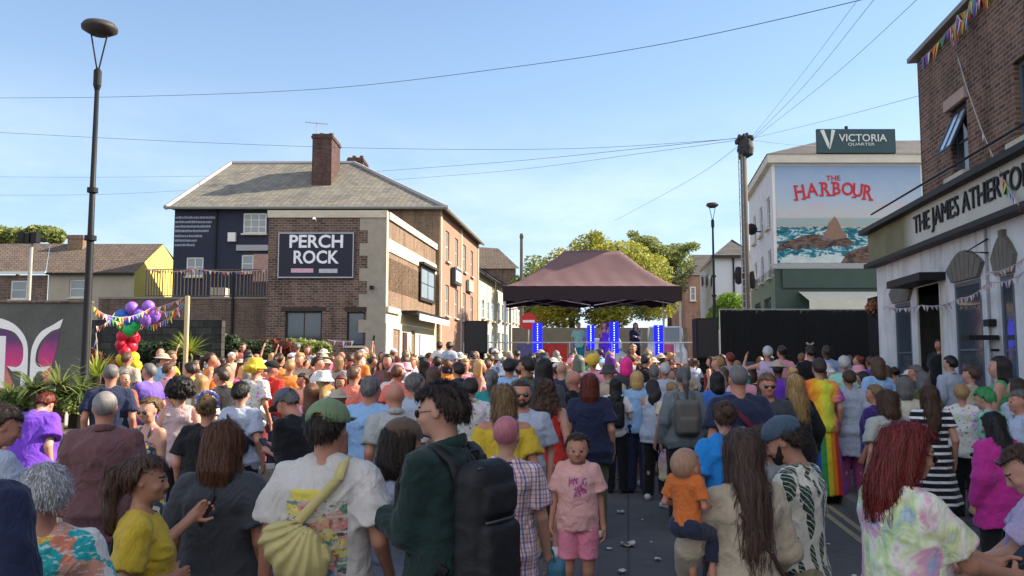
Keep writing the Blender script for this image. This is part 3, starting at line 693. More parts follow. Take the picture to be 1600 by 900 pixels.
def pinkprint(b):
    o = b.obj(); s = b.sep(o); dx = b.m('ABSOLUTE', s[0]); dz = b.m('ABSOLUTE', b.m('SUBTRACT', s[2], 1.27))
    reg = b.m('MULTIPLY', b.m('MULTIPLY', b.m('LESS_THAN', dx, .085), b.m('LESS_THAN', dz, .09)), b.m('GREATER_THAN', s[1], .03)); c = b.noise(o, 18, 2, .5, .8)
    return b.mix(b.m('MULTIPLY', reg, b.m('GREATER_THAN', c, .47)), (.74, .40, .37), b.ramp(c, [(.5, (.55, .42, .55)), (.56, (.62, .10, .22)), (.62, (.3, .05, .14)), (.7, (.6, .45, .6))]))
PINKP = pat('pink shirt with red print', pinkprint)
def greyback(b):
    o = b.obj(); s = b.sep(o); reg = b.m('MULTIPLY', b.m('MULTIPLY', b.m('LESS_THAN', b.m('ABSOLUTE', s[0]), .11), b.m('LESS_THAN', b.m('ABSOLUTE', b.m('SUBTRACT', s[2], 1.25)), .12)), b.m('LESS_THAN', s[1], 0))
    c = b.m('GREATER_THAN', b.noise(b.mp(o, (1, 1, .6)), 30, 2), .52); return b.mix(b.m('MULTIPLY', reg, c), (.40, .41, .37), (.66, .46, .36))
GREYBACK = pat('grey shirt with faded print', greyback)
def camo(b):
    return b.ramp(b.noise(b.obj(), 13, 3, .6, .5), [(.4, (.04, .10, .04)), (.47, (.14, .30, .10)), (.53, (.22, .40, .16)), (.6, (.08, .18, .07))], 'CONSTANT')
CAMO = pat('green camouflage', camo)
PASTEL = pat('pastel rainbow', lambda b: b.ramp(b.m('FRACT', b.m('MULTIPLY', b.sep(b.obj())[2], 1.1)), [(0, (.6, .35, .5)), (.25, (.5, .6, .5)), (.5, (.7, .6, .35)), (.75, (.65, .4, .45)), (1, (.4, .4, .65))]))
HEARTY = pat('floral light print', lambda b: b.mix(b.m('LESS_THAN', b.vor(b.obj(), 26), .33), (.7, .68, .66), b.vor(b.obj(), 26, True)))
PATS = dict(tiedye=TIEDYE, raintop=RAINTOP, rainskirt=RAINSKIRT, plaid=PLAID, leaf=LEAFP, bright=BRIGHT, back=BACKPRINT, stripes=STRIPES, floral=FLORAL, pinkp=PINKP, greyback=GREYBACK, camo=CAMO, pastel=PASTEL, light=HEARTY)
SKINS = dict(p=(.52, .29, .21), t=(.44, .225, .15), r=(.50, .24, .165), b=(.12, .06, .04), m=(.36, .19, .12))
HC = dict(black=(.012, .010, .010), dark=(.028, .017, .012), brown=(.065, .033, .018), chest=(.10, .038, .018), auburn=(.13, .025, .014), red=(.16, .018, .014), blonde=(.36, .22, .085),
          dirty=(.17, .10, .045), grey=(.15, .14, .135), white=(.50, .48, .48), pink=(.60, .02, .18), yellow=(.72, .50, .03), rose=(.50, .17, .20), purple=(.1, .02, .2), green=(.05, .3, .1))
CC = dict(black=(.014, .014, .017), navy=(.022, .028, .065), char=(.055, .058, .068), grey=(.27, .28, .29), lgrey=(.40, .41, .41), white=(.62, .62, .64), cream=(.64, .58, .46), beige=(.46, .38, .28),
          olive=(.10, .11, .05), khaki=(.26, .22, .13), red=(.60, .035, .03), coral=(.72, .20, .15), orange=(.80, .25, .05), yellow=(.72, .50, .06), mustard=(.58, .40, .04), green=(.07, .32, .12),
          teal=(.03, .27, .28), sky=(.28, .46, .72), blue=(.05, .15, .48), royal=(.02, .22, .60), denim=(.10, .16, .27), ldenim=(.24, .32, .42), purple=(.16, .05, .50), dpurple=(.05, .025, .16),
          lilac=(.50, .40, .58), lblue=(.40, .45, .56), pink=(.74, .34, .42), hot=(.75, .10, .30), magenta=(.48, .03, .25), maroon=(.17, .025, .035), plum=(.165, .08, .085), brown=(.12, .06, .035),
          rust=(.33, .10, .04), dgreen=(.018, .038, .036), mint=(.3, .6, .48), peach=(.75, .42, .30), forest=(.02, .06, .035))
PEOPLE = []; POSE = {}
def vox(d):
    if d < 5.2: return .0105, .0042, .0095, .0062
    if d < 9: return .014, .0062, .0125, .0095
    if d < 13: return .019, .0095, .018, .014
    return .030, .0145, .026, .0205
def person(px, top, d, head=0, sex='m', b=1., hair=('short', 'brown'), tp=('tee', 'white'), bt=('trousers', 'denim'), skin='p', P=None, ex=(), label=None, H=None, at=None, group=None, child=False, L=None, hats=None, cat='person', z0=None, seed=0):
    """px, top: where the crown of the head shows in the photograph; d: distance ahead; head: way the body faces in degrees"""
    P = dict(P or {}); w0 = W(px, top, d); gz = g(d) if z0 is None else z0
    if H is None: H = w0.z - gz - .012
    S = shape('c' if child else sex, b); hb, hh, hc, hr = vox(d); s = H / 1.75
    if child: P.setdefault('hs', 1.16)
    if P.get('lean'): s = s / (1 - .28 * (1 - math.cos(R(P['lean']))))
    hs = P.get('hs', 1.0)
    ang = R(head); crown = turn(np.array([[0, -.01, 1.75]]), P, 'glued')[0] * s
    ox = crown[0] * math.cos(ang) - crown[1] * math.sin(ang); oy = crown[0] * math.sin(ang) + crown[1] * math.cos(ang)
    loc = Vector((w0.x - ox, w0.y - oy, gz)) if at is None else Vector(at)
    r = root('person', loc, label, cat, group); r.rotation_euler = (0, 0, ang); r.scale = (s, s, s)
    Pk = {k: v for k, v in P.items() if k not in ('head', 'lean', 'side', 'hs')}; pk = (P.get('head', (0, 0, 0)), P.get('lean', 0), P.get('side', 0), hs)
    sk = (S['sex'], b); col = SKINS[skin] if isinstance(skin, str) else skin
    def hscale(v):
        if hs == 1: return v
        v = v.copy(); k = 1 + (hs - 1) * sstep(1.50, 1.56, v[:, 2])[:, None]; pv = np.array((0, -.01, 1.75)); return (v - pv) * k + pv + np.array((0, 0, .0))
    def put(name, me, c, parent=None):
        o = bpy.data.objects.new(name, me); COL.objects.link(o); o.parent = parent or r; o.color = tuple(c) + (1,); return o
    def mk(key, name, mats, fn, kind):
        def run():
            rr = fn(); v = hscale(rr[0]) if kind in ('head', 'hair', 'glued') else rr[0]
            return (turn(v, P, kind),) + tuple(rr[1:])
        return cached((key, sk, pk), name, mats, run)
    def bodyf():
        v1, f1 = m_body(S, Pk, hb); v1 = turn(v1, P, 'body'); v2, f2 = m_head(sex, hc, S['nk']); mi2 = face_mats(v2, f2, hc); v2 = hscale(v2); v2 = turn(v2, P, 'head')
        return np.concatenate([v1, v2]), np.concatenate([f1, f2 + len(v1)]), np.concatenate([np.zeros(len(f1), int), mi2])
    me = cached(('body', sk, pk, repr(Pk), hb, sex), 'body', SKM, bodyf); put('body', me, col)
    def cl(name, kind, colr, key, fn):
        mt = PATS.get(colr) if isinstance(colr, str) else None
        c = CC.get(colr, (.5, .5, .5)) if isinstance(colr, str) else colr
        me = mk(key, name, [mt or CLOTH], fn, kind); return put(name, me, c)
    if bt and (d < 13 or bt[0] in ('skirt', 'long') or P.get('showlegs')):
        nm = {'trousers': 'trousers', 'shorts': 'shorts', 'skirt': 'skirt', 'leggings': 'leggings', 'long': 'skirt', 'mid': 'trousers'}[bt[0]]
        cl(nm, 'b', bt[1], ('bot', bt[0], repr(Pk), hr), lambda: m_bottom(S, Pk, hc * 0 + max(.011, hb * .95), bt[0], seed))
    elif bt: cl('trousers', 'b', bt[1], ('bot', bt[0], repr(Pk), hr), lambda: m_bottom(S, Pk, .035, bt[0], 0))
    if tp:
        hem = tp[2] if len(tp) > 2 else .86; ls = tp[3] if len(tp) > 3 else .02
        nm = {'dress': 'dress', 'tank': 'vest', 'strap': 'top', 'polo': 'shirt', 'long': 'shirt', 'tee': 'shirt', 'cape': 'shirt'}[tp[0]]
        cl(nm, 't', tp[1], ('top', tp[0], hem, ls, repr(Pk), hr, seed if d < 13 else seed % 2), lambda: m_top(S, Pk, max(.0085, hb * .9), tp[0], hem, ls, seed))
    if hair[0] not in ('bald', None):
        def hf():
            F = hair_field(hair[0], hr, seed if d < 13 else 0, L or 1.25)
            if hats and hats[0] != 'band': F.clip(lambda X, Y, Z: (Z - 1.695) * .8 + 0 * X + 0 * Y)
            v, f = F.mesh()
            ns = 0
            if d < 5.2: ns = {'short': 3000, 'crop': 2400, 'quiff': 4200, 'long': 5200, 'bob': 4800, 'pony': 3600, 'bun': 3000, 'curly': 3000, 'wavy': 4800}.get(hair[0], 0)
            elif d < 9: ns = {'long': 1400, 'bob': 1300, 'quiff': 900, 'pony': 1000, 'curlylong': 1500, 'wavy': 1400, 'short': 900, 'bun': 900, 'curly': 900, 'afro': 900, 'crop': 700}.get(hair[0], 0)
            if ns:
                sh = hair[0] in ('short', 'crop', 'quiff', 'curly', 'bun'); r2 = strands(F, v, f, ns, .0045 if sh else .011, 7 if sh else 14, .0012 if d < 5.2 else .0024, .0065 if not sh else .005, seed + 1, 1.2 if sh else .6)
                v, f = join([(v, f), r2])
            return v, f
        me = mk(('hair', hair[0], L, hr, bool(hats and hats[0] != 'band'), seed if d < 13 else 0), 'hair', [HAIR], hf, 'hair'); put('hair', me, HC[hair[1]] if isinstance(hair[1], str) else hair[1])
    if d < 12.5 or P.get('showlegs'):
        for q, (v, f) in enumerate(m_shoes(Pk, max(.012, hb)) if d < 12.5 else []):
            key = ('shoe', q, repr(Pk), hb); me = cached((key, sk, pk), 'shoe', [CLOTH], lambda: (v, f)); put('shoe', me, CC[P.get('shoes', 'white' if seed % 2 else 'black')])
    hh_ = max(.0035, hc * .8)
    def glued(name, mats, fn, c=(0, 0, 0), parent=None):
        me = mk((name, repr(fn.__code__.co_consts), hh_), name, mats, fn, 'glued'); return put(name, me, c, parent)
    def shades(onhead=False):
        def fn():
            dz, dy = (.09, -.012) if onhead else (0, 0); F = Field((-.1, -.06, 1.58 + dz), (.1, .14, 1.70 + dz), hh_ * .8)
            for s_ in (1, -1):
                F.ell((s_ * .034, .0925 + dy - .0, 1.634 + dz), (.027, .0065, .019), .004).cap((s_ * .058, .083 + dy, 1.642 + dz), (s_ * .082, -.005 + dy, 1.640 + dz), .004, .0035, .004)
            F.cap((-.012, .099 + dy, 1.642 + dz), (.012, .099 + dy, 1.642 + dz), max(.004, hh_ * .6), max(.004, hh_ * .6), .004); return F.mesh()
        return fn
    if 'shades' in ex: glued('sunglasses', [DARKG], shades())
    if 'headshades' in ex: glued('sunglasses', [DARKG], shades(True), (0, 0, 0))
    if 'beard' in ex:
        def bf():
            F = Field((-.09, -.02, 1.51), (.09, .13, 1.66), hh_); F.ell((0, .034, 1.575), (.056, .056, .045), .02).ell((0, .07, 1.552), (.026, .022, .022), .02).cap((-.064, .01, 1.64), (-.05, .04, 1.58), .012, .018).cap((.064, .01, 1.64), (.05, .04, 1.58), .012, .018)
            F.cap((-.02, .09, 1.594), (.02, .09, 1.594), .008, .008); F.ell((0, .10, 1.582), (.020, .03, .008), .004, cut=True); F.warp(lambda X, Y, Z: -.004 * vnoise(X * 90 + 0 * Y + 0 * Z, Y * 90 + 0 * X + 0 * Z, Z * 60 + 0 * X + 0 * Y)); return F.mesh()
        glued('beard', [HAIR], bf, HC[hair[1]] if hair[1] in HC else HC['brown'])
    if hats:
        kind, hcol = hats[0], hats[1]; c = CC.get(hcol, HC.get(hcol)) if isinstance(hcol, str) else hcol
        def hatf():
            F = Field((-.26, -.28, 1.60), (.26, .30, 1.86), max(.005, hh_)); th = .027
            if kind == 'cap':
                F.ell((0, -.012, 1.683), (.078 + th * .75, .098 + th * .7, .082 + th * .5), .01); F.clip(lambda X, Y, Z: 1.668 - Z + 0 * X + 0 * Y)
                sg = -1 if len(hats) > 2 and hats[2] == 'back' else 1
                F.cap((-.04, sg * .115, 1.688), (.04, sg * .115, 1.688), .045, .045, .004, fl=(1, 1, 5.5)).cap((-.03, sg * .155, 1.680), (.03, sg * .155, 1.680), .028, .028, .01, fl=(1, 1, 4.5))
                if sg > 0: F.ell((0, -.112, 1.69), (.030, .03, .022), .003, cut=True); F.cap((-.03, -.105, 1.672), (.03, -.105, 1.672), .006, .006, .003)
                F.ell((0, -.012, 1.78), (.009, .009, .006), .003)
            elif kind == 'brim':
                F.ell((0, -.012, 1.70), (.098, .118, .085), .012); F.clip(lambda X, Y, Z: 1.685 - Z + 0 * X + 0 * Y)
                F.cap((0, -.03, 1.690), (0, .02, 1.690), .18, .18, .01, fl=(1, 1, 14))
            elif kind == 'bucket':
                F.prof([1.64, 1.70, 1.74, 1.79], [.16, .108, .100, .082], [.17, .125, .115, .095], [-.01] * 4, .01)
            elif kind == 'band':
                F.cap((-.088, -.0, 1.70), (0, 0, 1.79), .012, .012).cap((.088, 0, 1.70), (0, 0, 1.79), .012, .012)
                for s_ in (1, -1): F.ell((s_ * .05, 0, 1.80), (.03, .016, .034), .004)
            elif kind == 'scarf':
                F.ell((0, -.02, 1.68), (.105, .125, .105), .02); F.clip(lambda X, Y, Z: np.where(Y > .03, 1.70 - Z + 0 * X, 1.61 - Z + 0 * X) * .8); folds(F, .01, 2)
            return F.mesh()
        mm = mk(('hat', kind, hats[2:] and hats[2], hh_), 'hat', [CLOTH if len(hats) < 4 else PATS[hats[3]]], hatf, 'glued'); put('headband' if kind == 'band' else ('cap' if kind == 'cap' else 'hat'), mm, c)
    r['_px'] = px; r['_top'] = top; r['_d'] = d
    PEOPLE.append(r); POSE[r.name] = P
    return r
def world_of(r, p, P=None):
    """a point of a person's canonical figure in the world"""
    v = turn(np.array([p], float), P or {}, 'x')[0]; a = r.rotation_euler.z; s = r.scale[0]
    return Vector((r.location.x + (v[0] * math.cos(a) - v[1] * math.sin(a)) * s, r.location.y + (v[0] * math.sin(a) + v[1] * math.cos(a)) * s, r.location.z + v[2] * s))
def carried(r, name, v, f, mat, label, cat, P=None, color=None, parent=None, group=None):
    """a thing worn or held: stands at its own origin with its person's turn and size"""
    v = turn(v, P or {}, 'body2') if P else v; c = v.mean(0)
    if parent is not None: c = parent['_c']; c = np.array(c)
    me = mkmesh((name, len(_MC)), name, v - c, f, [mat]); o = bpy.data.objects.new(name, me); COL.objects.link(o)
    if color: o.color = tuple(color) + (1,)
    if parent is None:
        a = r.rotation_euler.z; s = r.scale[0]; o.location = (r.location.x + (c[0] * math.cos(a) - c[1] * math.sin(a)) * s, r.location.y + (c[0] * math.sin(a) + c[1] * math.cos(a)) * s, r.location.z + c[2] * s)
        o.rotation_euler = r.rotation_euler; o.scale = r.scale; o['_c'] = [float(x) for x in c]; tag(o, label, cat, group)
    else: o.parent = parent
    return o
def strapf(pts, w_=.02, t=.006, h=.006):
    pts = [np.array(p, float) for p in pts]; lo = np.min(pts, 0) - .05; hi = np.max(pts, 0) + .05; F = Field(lo, hi, h)
    for a, b_ in zip(pts, pts[1:]): F.cap(a, b_, w_, w_, .004, fl=(1.0, 1.0, 1.0) if t > w_ * .8 else None)
    return F
def ring(S, z_sh, z_hip, side, e=.035, n=26, back=True, front=True, nb=None):
    """strap that runs from one shoulder round the trunk to the other hip, lying on the clothes"""
    pts = []
    def surf(x, z, sgn):
        z = min(max(z, ZT[0]), 1.44); rx = float(np.interp(z, ZT, S['rx'])) + e; ry = float(np.interp(z, ZT, S['ry'])) + e; cy = float(np.interp(z, ZT, S['cy']))
        if z < 1.25: rx = max(rx, S['rx'][5] + e); ry = max(ry, S['ry'][5] + e)
        q = max(0., 1 - (x / rx) ** 2); return (x, cy + sgn * ry * math.sqrt(q), z)
    xs, xe = side * S['sh'] * .55, -side * (S['rx'][5] + e) * .98
    for k in range(n + 1):
        t = k / n; pts.append(surf(xs + (xe - xs) * t, z_sh - .03 + (z_hip - z_sh + .03) * t, -1))
    f_ = [surf(xs + (xe - xs) * k / n, z_sh - .03 + (z_hip - z_sh + .03) * k / n, 1) for k in range(n + 1)]
    topp = (xs, -.01, z_sh + e * .9)
    return pts, f_, topp
def tape(pts, w_=.018, t=.004, nrm=None):
    """flat band along points, pointing away from the trunk axis"""
    pts = [np.array(p, float) for p in pts]; vs = []; n = len(pts)
    for i, p in enumerate(pts):
        d = pts[min(i + 1, n - 1)] - pts[max(i - 1, 0)]; d /= np.linalg.norm(d) + 1e-9
        o_ = np.array((p[0], p[1] + .0, 0.)) if p[2] < 1.43 else np.array((p[0] * .3, p[1] * .3, 1.)); o_ = o_ - d * (o_ @ d); o_ /= np.linalg.norm(o_) + 1e-9
        s_ = np.cross(d, o_); vs += [p - s_ * w_ - o_ * t, p + s_ * w_ - o_ * t, p + s_ * w_ + o_ * t, p - s_ * w_ + o_ * t]
    fs = [(i * 4 + k, i * 4 + (k + 1) % 4, i * 4 + 4 + (k + 1) % 4, i * 4 + 4 + k) for i in range(n - 1) for k in range(4)]
    fs += [(3, 2, 1, 0), tuple((n - 1) * 4 + k for k in range(4))]; return np.array(vs), np.array(fs)
# ------------------------------------------------------------------ ground, road, pavement
SX = .138                                   # the street runs away at x = x0 + SX*y
def S2(x0, y): return x0 + SX * y
def asphalt(b):
    o = b.obj(); n = b.noise(o, .5, 6, .65); f = b.noise(o, 55, 3, .7); c = b.noise(b.mp(o, (1, .35, 1)), 2.2, 5, .7)
    base = b.ramp(n, [(.3, (.072, .071, .074)), (.5, (.105, .102, .102)), (.7, (.135, .130, .125))]); k = b.m('MULTIPLY_ADD', f, .9, .55)
    x = b.mix(1, base, b.comb(k, k, k), 'MULTIPLY'); v = b.vor(o, 1.3, False, 'DISTANCE_TO_EDGE'); crack = b.m('MULTIPLY', b.m('LESS_THAN', v, .006), b.m('GREATER_THAN', c, .55))
    x = b.mix(b.m('MULTIPLY', crack, .6), x, (.02, .02, .02)); st = b.m('GREATER_THAN', b.noise(o, 7, 2), .68); b.col(b.mix(b.m('MULTIPLY', st, .35), x, (.03, .03, .033))); b.bump(f, .5, .01)
    b.p.inputs['Roughness'].default_value = .85
ASPH = M('worn asphalt', asphalt, .85)
def strip(name, x0, x1, ys, dz, mat, skew=True, kind='structure'):
    mb = MB()
    for a, b in zip(ys, ys[1:]):
        f = (lambda x, y: S2(x, y)) if skew else (lambda x, y: x)
        mb.quad((f(x0, a), a, g(a) + dz), (f(x1, a), a, g(a) + dz), (f(x1, b), b, g(b) + dz), (f(x0, b), b, g(b) + dz))
    o = mb.build(name, mat); tag(o, kind=kind); return o
YS = [-30, 12, 40, 70, 95, 140]
mb = MB()
yl = [-60, 12, 30, 60, 95, 300, 1500]
for a, b in zip(yl, yl[1:]): mb.quad((-1500, a, g(a) - .02), (1500, a, g(a) - .02), (1500, b, g(b) - .02), (-1500, b, g(b) - .02))
tag(mb.build('ground', plain('dusty ground', (.10, .095, .085), .95, ns=.3)), kind='structure')
strip('road', -8.6, 2.72, YS, 0, ASPH)
def paving(b):
    o = b.obj(); t = b.n('TexBrick'); b.put(t.inputs['Vector'], o); t.inputs['Scale'].default_value = 1; t.inputs['Brick Width'].default_value = .6; t.inputs['Row Height'].default_value = .45; t.inputs['Mortar Size'].default_value = .012
    b.put(t.inputs['Color1'], (.13, .125, .12)); b.put(t.inputs['Color2'], (.095, .092, .09)); b.put(t.inputs['Mortar'], (.04, .04, .04)); k = b.m('MULTIPLY_ADD', b.noise(o, 1.5, 5), .8, .6)
    b.col(b.mix(1, t.outputs[0], b.comb(k, k, k), 'MULTIPLY')); b.bump(t.outputs[1], .4)
PAVE = M('paving slabs', paving, .9)
mb = MB()
for a, b in zip(YS, YS[1:]):
    x0, x1 = 2.87, 13
    mb.quad((S2(x0, a), a, g(a) + .12), (S2(x1, a), a, g(a) + .12), (S2(x1, b), b, g(b) + .12), (S2(x0, b), b, g(b) + .12))
tag(mb.build('pavement', PAVE), kind='structure')
mb = MB()
for a, b in zip(YS, YS[1:]):
    x0, x1 = 2.72, 2.87
    vs = [(S2(x, y), y, g(y) + z) for y in (a, b) for x, z in ((x0, 0), (x0 + .015, .124), (x1, .124), (x1, 0))]
    mb.add(vs, [(0, 4, 5, 1), (1, 5, 6, 2), (2, 6, 7, 3)])
def kerbf(b):
    o = b.obj(); s = b.sep(o); j = b.m('LESS_THAN', b.m('FRACT', b.m('DIVIDE', s[1], .915)), .016); b.col(b.mix(j, b.mix(b.noise(o, 5, 4), (.10, .10, .10), (.2, .195, .185)), (.03, .03, .03)))
tag(mb.build('kerb', M('kerb stone', kerbf, .9)), kind='structure')
def paintf(b):
    o = b.obj(); n = b.noise(o, 9, 5, .75); b.col(b.mix(b.m('GREATER_THAN', n, .60), (.36, .30, .17), (.09, .085, .08)))
YEL = M('worn yellow road paint', paintf, .8)
strip('road_marking', 2.49, 2.565, YS, .004, YEL); strip('road_marking', 2.33, 2.405, YS, .004, YEL)
strip('left_pavement', -40, -8.6, YS, .05, PAVE)
# drain line and patches of newer tarmac
strip('road_seam', -.02, .0, YS, .003, plain('tar seam', (.06, .06, .062), .8))
for k, (px, py, sc) in enumerate([(970, 797, 1.), (981, 846, 1.8), (951, 852, .6), (1028, 868, .7), (971, 887, .9), (1004, 808, .3), (940, 812, .25), (1018, 842, .25), (1333, 893, .5), (1120, 770, .5), (965, 742, .5), (1294, 845, .35)]):
    d = 1.85 * 1300 / (py - 562) * 1.0; p = W(px, py, d); p.z = .006; mb = MB(); r_ = random.Random(k); n = 7
    w_, h_ = .045 * sc, .04 * sc
    for i in range(2):
        q = [(w_ * math.cos(6.28 * j / n + i) * r_.uniform(.7, 1.3), h_ * math.sin(6.28 * j / n + i) * r_.uniform(.7, 1.3) * 1.3, .004 + r_.uniform(0, .03) * sc + i * .004) for j in range(n)]
        mb.add(q + [(0, 0, .012 + i * .01)], [(j, (j + 1) % n, n) for j in range(n)])
    o = mb.build('crumpled_paper', plain('litter paper', (.55, .54, .5), .8)); o.location = p
    tag(o, ['flattened white paper litter nearest the girl in pink', 'largest crumpled white paper on the road', 'tiny white scrap beside the largest crumpled paper', 'white scrap at the foot of the picture, by the baby', 'lowest white paper scrap on the road seam', 'speck of paper between the two larger sheets', 'speck of paper by the knee of the girl', 'speck of paper level with the biggest sheet', 'paper scrap on the double yellow lines', 'paper scrap far up the open road near the pastel scarf', 'paper scrap up the road by the dark crowd', 'small scrap beside the yellow lines'][k], 'litter', 'paper litter on the road')

# ------------------------------------------------------------------ the big brick pub on the left
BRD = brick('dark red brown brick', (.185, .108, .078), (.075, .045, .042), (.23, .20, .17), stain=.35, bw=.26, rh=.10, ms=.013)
BRC = brick('sooty chimney brick', (.12, .055, .045), (.045, .025, .025), (.10, .08, .07), stain=.4)
BRL = brick('orange house brick', (.36, .18, .11), (.27, .125, .08), (.30, .25, .2), stain=.3)  # the far house's own orange brick colour
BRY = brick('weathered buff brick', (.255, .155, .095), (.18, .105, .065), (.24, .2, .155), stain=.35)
BRP = brick('mottled pub brick', (.215, .118, .08), (.10, .055, .042), (.26, .21, .17), stain=.3, ms=.010)
STONE = plain('painted cream stone', (.55, .49, .38), .85, ns=3, amt=.3, bump=.2)
CREAM = plain('cream render', (.62, .55, .38), .85, ns=1.2, amt=.25, bump=.15, bs=30)
NAVYW = plain('dark navy painted wall', (.020, .024, .045), .7, ns=1.2, amt=.5, bump=.2, bs=25)
SLATE = slate('grey brown slates', (.25, .235, .20), .2); SLATED = slate('dark slates', (.11, .10, .095)); TILE = slate('brown tiles', (.16, .12, .095), .3)
WHITE = plain('white gloss paint', (.68, .67, .62), .5, ns=3, amt=.15); DKMET = plain('black painted metal', (.012, .012, .014), .55, spec=.25)
LEAD = plain('lead flashing', (.32, .32, .33), .6); GLS = glass(); FRB = plain('dark brown frame', (.035, .024, .02), .5); GLL = glass('pale reflecting glass', (.10, .12, .13))
gz = lambda y: g(y)
def window_at(parent, T, u0, u1, z0, z1, v, fr=.06, mull=1, bars=1, frm=None, gl=None, name='window', sill=True, label=None):
    """frame with glazing set at depth v in frame T(u, v, z)"""
    mb = MB(T); frm = frm or WHITE; dp = .05
    for a, b, c, d in ((u0, u0 + fr, z0, z1), (u1 - fr, u1, z0, z1), (u0 + fr, u1 - fr, z0, z0 + fr), (u0 + fr, u1 - fr, z1 - fr, z1)): mb.box(a, b, v, v + dp, c, d)
    for k in range(mull): x = u0 + (u1 - u0) * (k + 1) / (mull + 1); mb.box(x - .02, x + .02, v + .004, v + dp - .004, z0 + fr, z1 - fr)
    for k in range(bars): z = z0 + (z1 - z0) * (k + 1) / (bars + 1); mb.box(u0 + fr, u1 - fr, v + .007, v + dp - .007, z - .018, z + .018)
    o = mb.build(name, frm, parent)
    if label: o['label'] = label
    p = MB(T).box(u0 + fr * .5, u1 - fr * .5, v + .02, v + .03, z0 + fr * .5, z1 - fr * .5).build('pane', gl or GLS, o)
    if sill: MB(T).box(u0 - .06, u1 + .06, v - .22, v + .04, z0 - .09, z0 - .002).build('sill', STONE, o)
    return o
def hz(py, d): return W(0, py, d).z
def wx(px, d): return W(px, 562, d).x
Y0 = 33.6; Y1 = 43.6; Y2 = 57.
X0 = wx(415, Y0); X1 = wx(600, Y0); X2 = X1 + SX * .82 * (Y1 - Y0)
zt = hz(329, Y0); G0 = g(Y0)
pub = root('brick_pub', (X0, Y0, G0), 'two storey dark brick corner pub with navy PERCH ROCK board and slate roof behind', 'pub')
TF = lambda u, v, z: (u, Y0 + v, z)         # front frame, v into the building
sp = lambda px: wx(px, Y0)
zz = lambda py: hz(py, Y0)
# front wall of the extension
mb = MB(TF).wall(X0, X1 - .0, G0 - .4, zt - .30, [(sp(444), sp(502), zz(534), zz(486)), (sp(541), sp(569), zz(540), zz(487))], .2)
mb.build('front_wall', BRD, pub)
# side wall along the street: frame u = along, v = into the building
def TS(u, v, z): return (X1 + SX * .82 * u - v * .99, Y0 + u + v * .11, z)
us = lambda px: None
L_ = Y1 - Y0
ba0 = zt - 2.15
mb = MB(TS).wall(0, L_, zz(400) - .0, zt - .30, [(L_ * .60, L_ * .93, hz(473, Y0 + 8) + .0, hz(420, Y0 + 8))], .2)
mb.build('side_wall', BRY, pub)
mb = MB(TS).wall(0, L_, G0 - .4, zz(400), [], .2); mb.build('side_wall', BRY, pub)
# render ground floor on the side, standing proud with door, posters
gh = hz(487, Y0 + 1.8)
side_low = MB(lambda u, v, z: TS(u, v, z)).wall(.02, L_, G0 - .4, gh, [(1.15, 2.3, G0 - .4, gh - .75), (4.4, 5.2, G0 - .4, gh - .7)], .2, v=-.06); side_low.build('ground_floor_render', CREAM, pub)
d_ = MB(TS).box(1.16, 2.29, .06, .12, G0 - .4, gh - .76).build('door', plain('cream door', (.66, .6, .42), .6), pub); MB(TS).box(1.28, 1.31, .0, .06, G0 + 1, G0 + 1.15).build('handle', DKMET, d_)
MB(TS).box(4.41, 5.19, .06, .12, G0 - .4, gh - .71).build('door', plain('dark green door', (.05, .06, .05), .5), pub)
for a, b, c, d, m_, nm in ((2.75, 3.45, .1, 2.4, plain('notice board', (.06, .02, .03), .5), 'notice_board'), (6.0, 7.0, .8, 2.4, plain('faded poster', (.38, .34, .5), .6, ns=4, amt=.6), 'poster')):
    o = MB(TS).box(a, b, -.11, -.063, G0 + c, G0 + d).build(nm, m_, pub)
# awning box over the shop side
mb = MB(TS); mb.box(2.6, L_ - .2, -.75, -.06, gh - .02, gh + .10).build('awning_shelf', DKMET, pub); MB(TS).box(2.9, L_ - .25, -.80, -.755, gh - .30, gh - .02).build('awning_fascia', WHITE, pub)
MB(TS).box(.02, 2.0, -.16, -.061, gh - .12, gh + .12).build('string_course', STONE, pub)
# projecting bay window
bx0, bx1 = L_ * .60, L_ * .93; bz0, bz1 = hz(473, Y0 + 8), hz(420, Y0 + 8)
window_at(pub, TS, bx0, bx1, bz0, bz1, -.12, .16, 1, 1, FRB, GLL, sill=False); MB(TS).box(bx0 - .15, bx1 + .15, -.3, .0, bz1, bz1 + .12).build('window_hood', FRB, pub)
# coping, parapet band, quoins
MB(TF).box(X0 - .05, X1 + .06, -.08, .35, zt - .30, zt).build('coping', STONE, pub)
MB(TS).box(.35, L_, -.09, .35, zt - .30, zt).build('coping', STONE, pub)
MB(TS).box(.0, L_, -.05, .02, zt - 1.62, zt - 1.1).build('parapet_band', CREAM, pub)
mb = MB(TF); qz = zt - .302; k = 0
while qz > zz(505):
    wq = 1.05 if k % 2 == 0 else .72; mb.box(X1 - wq, X1 + .03, -.025 - (k % 2) * .003, .0, qz - .52, qz); qz -= .52; k += 1
mb.box(X1 - .75, X1 + .03, -.025, 0, G0 - .4, qz)
mb.build('corner_quoin', plain('grey buff stone', (.34, .30, .24), .9, ns=3, amt=.35, bump=.3), pub)
MB(TS).box(-.02, .28, -.055, 0, zz(505), zt - .302).build('corner_quoin', STONE, pub)
window_at(pub, TF, sp(444), sp(502), zz(534), zz(486), .12, .08, 1, 0, FRB); window_at(pub, TF, sp(541), sp(569), zz(540), zz(487), .12, .07, 0, 0, FRB)
for a, b in ((438, 508), (537, 574)): MB(TF).box(sp(a), sp(b), -.015, .03, zz(486), zz(480)).build('lintel', FRB, pub)
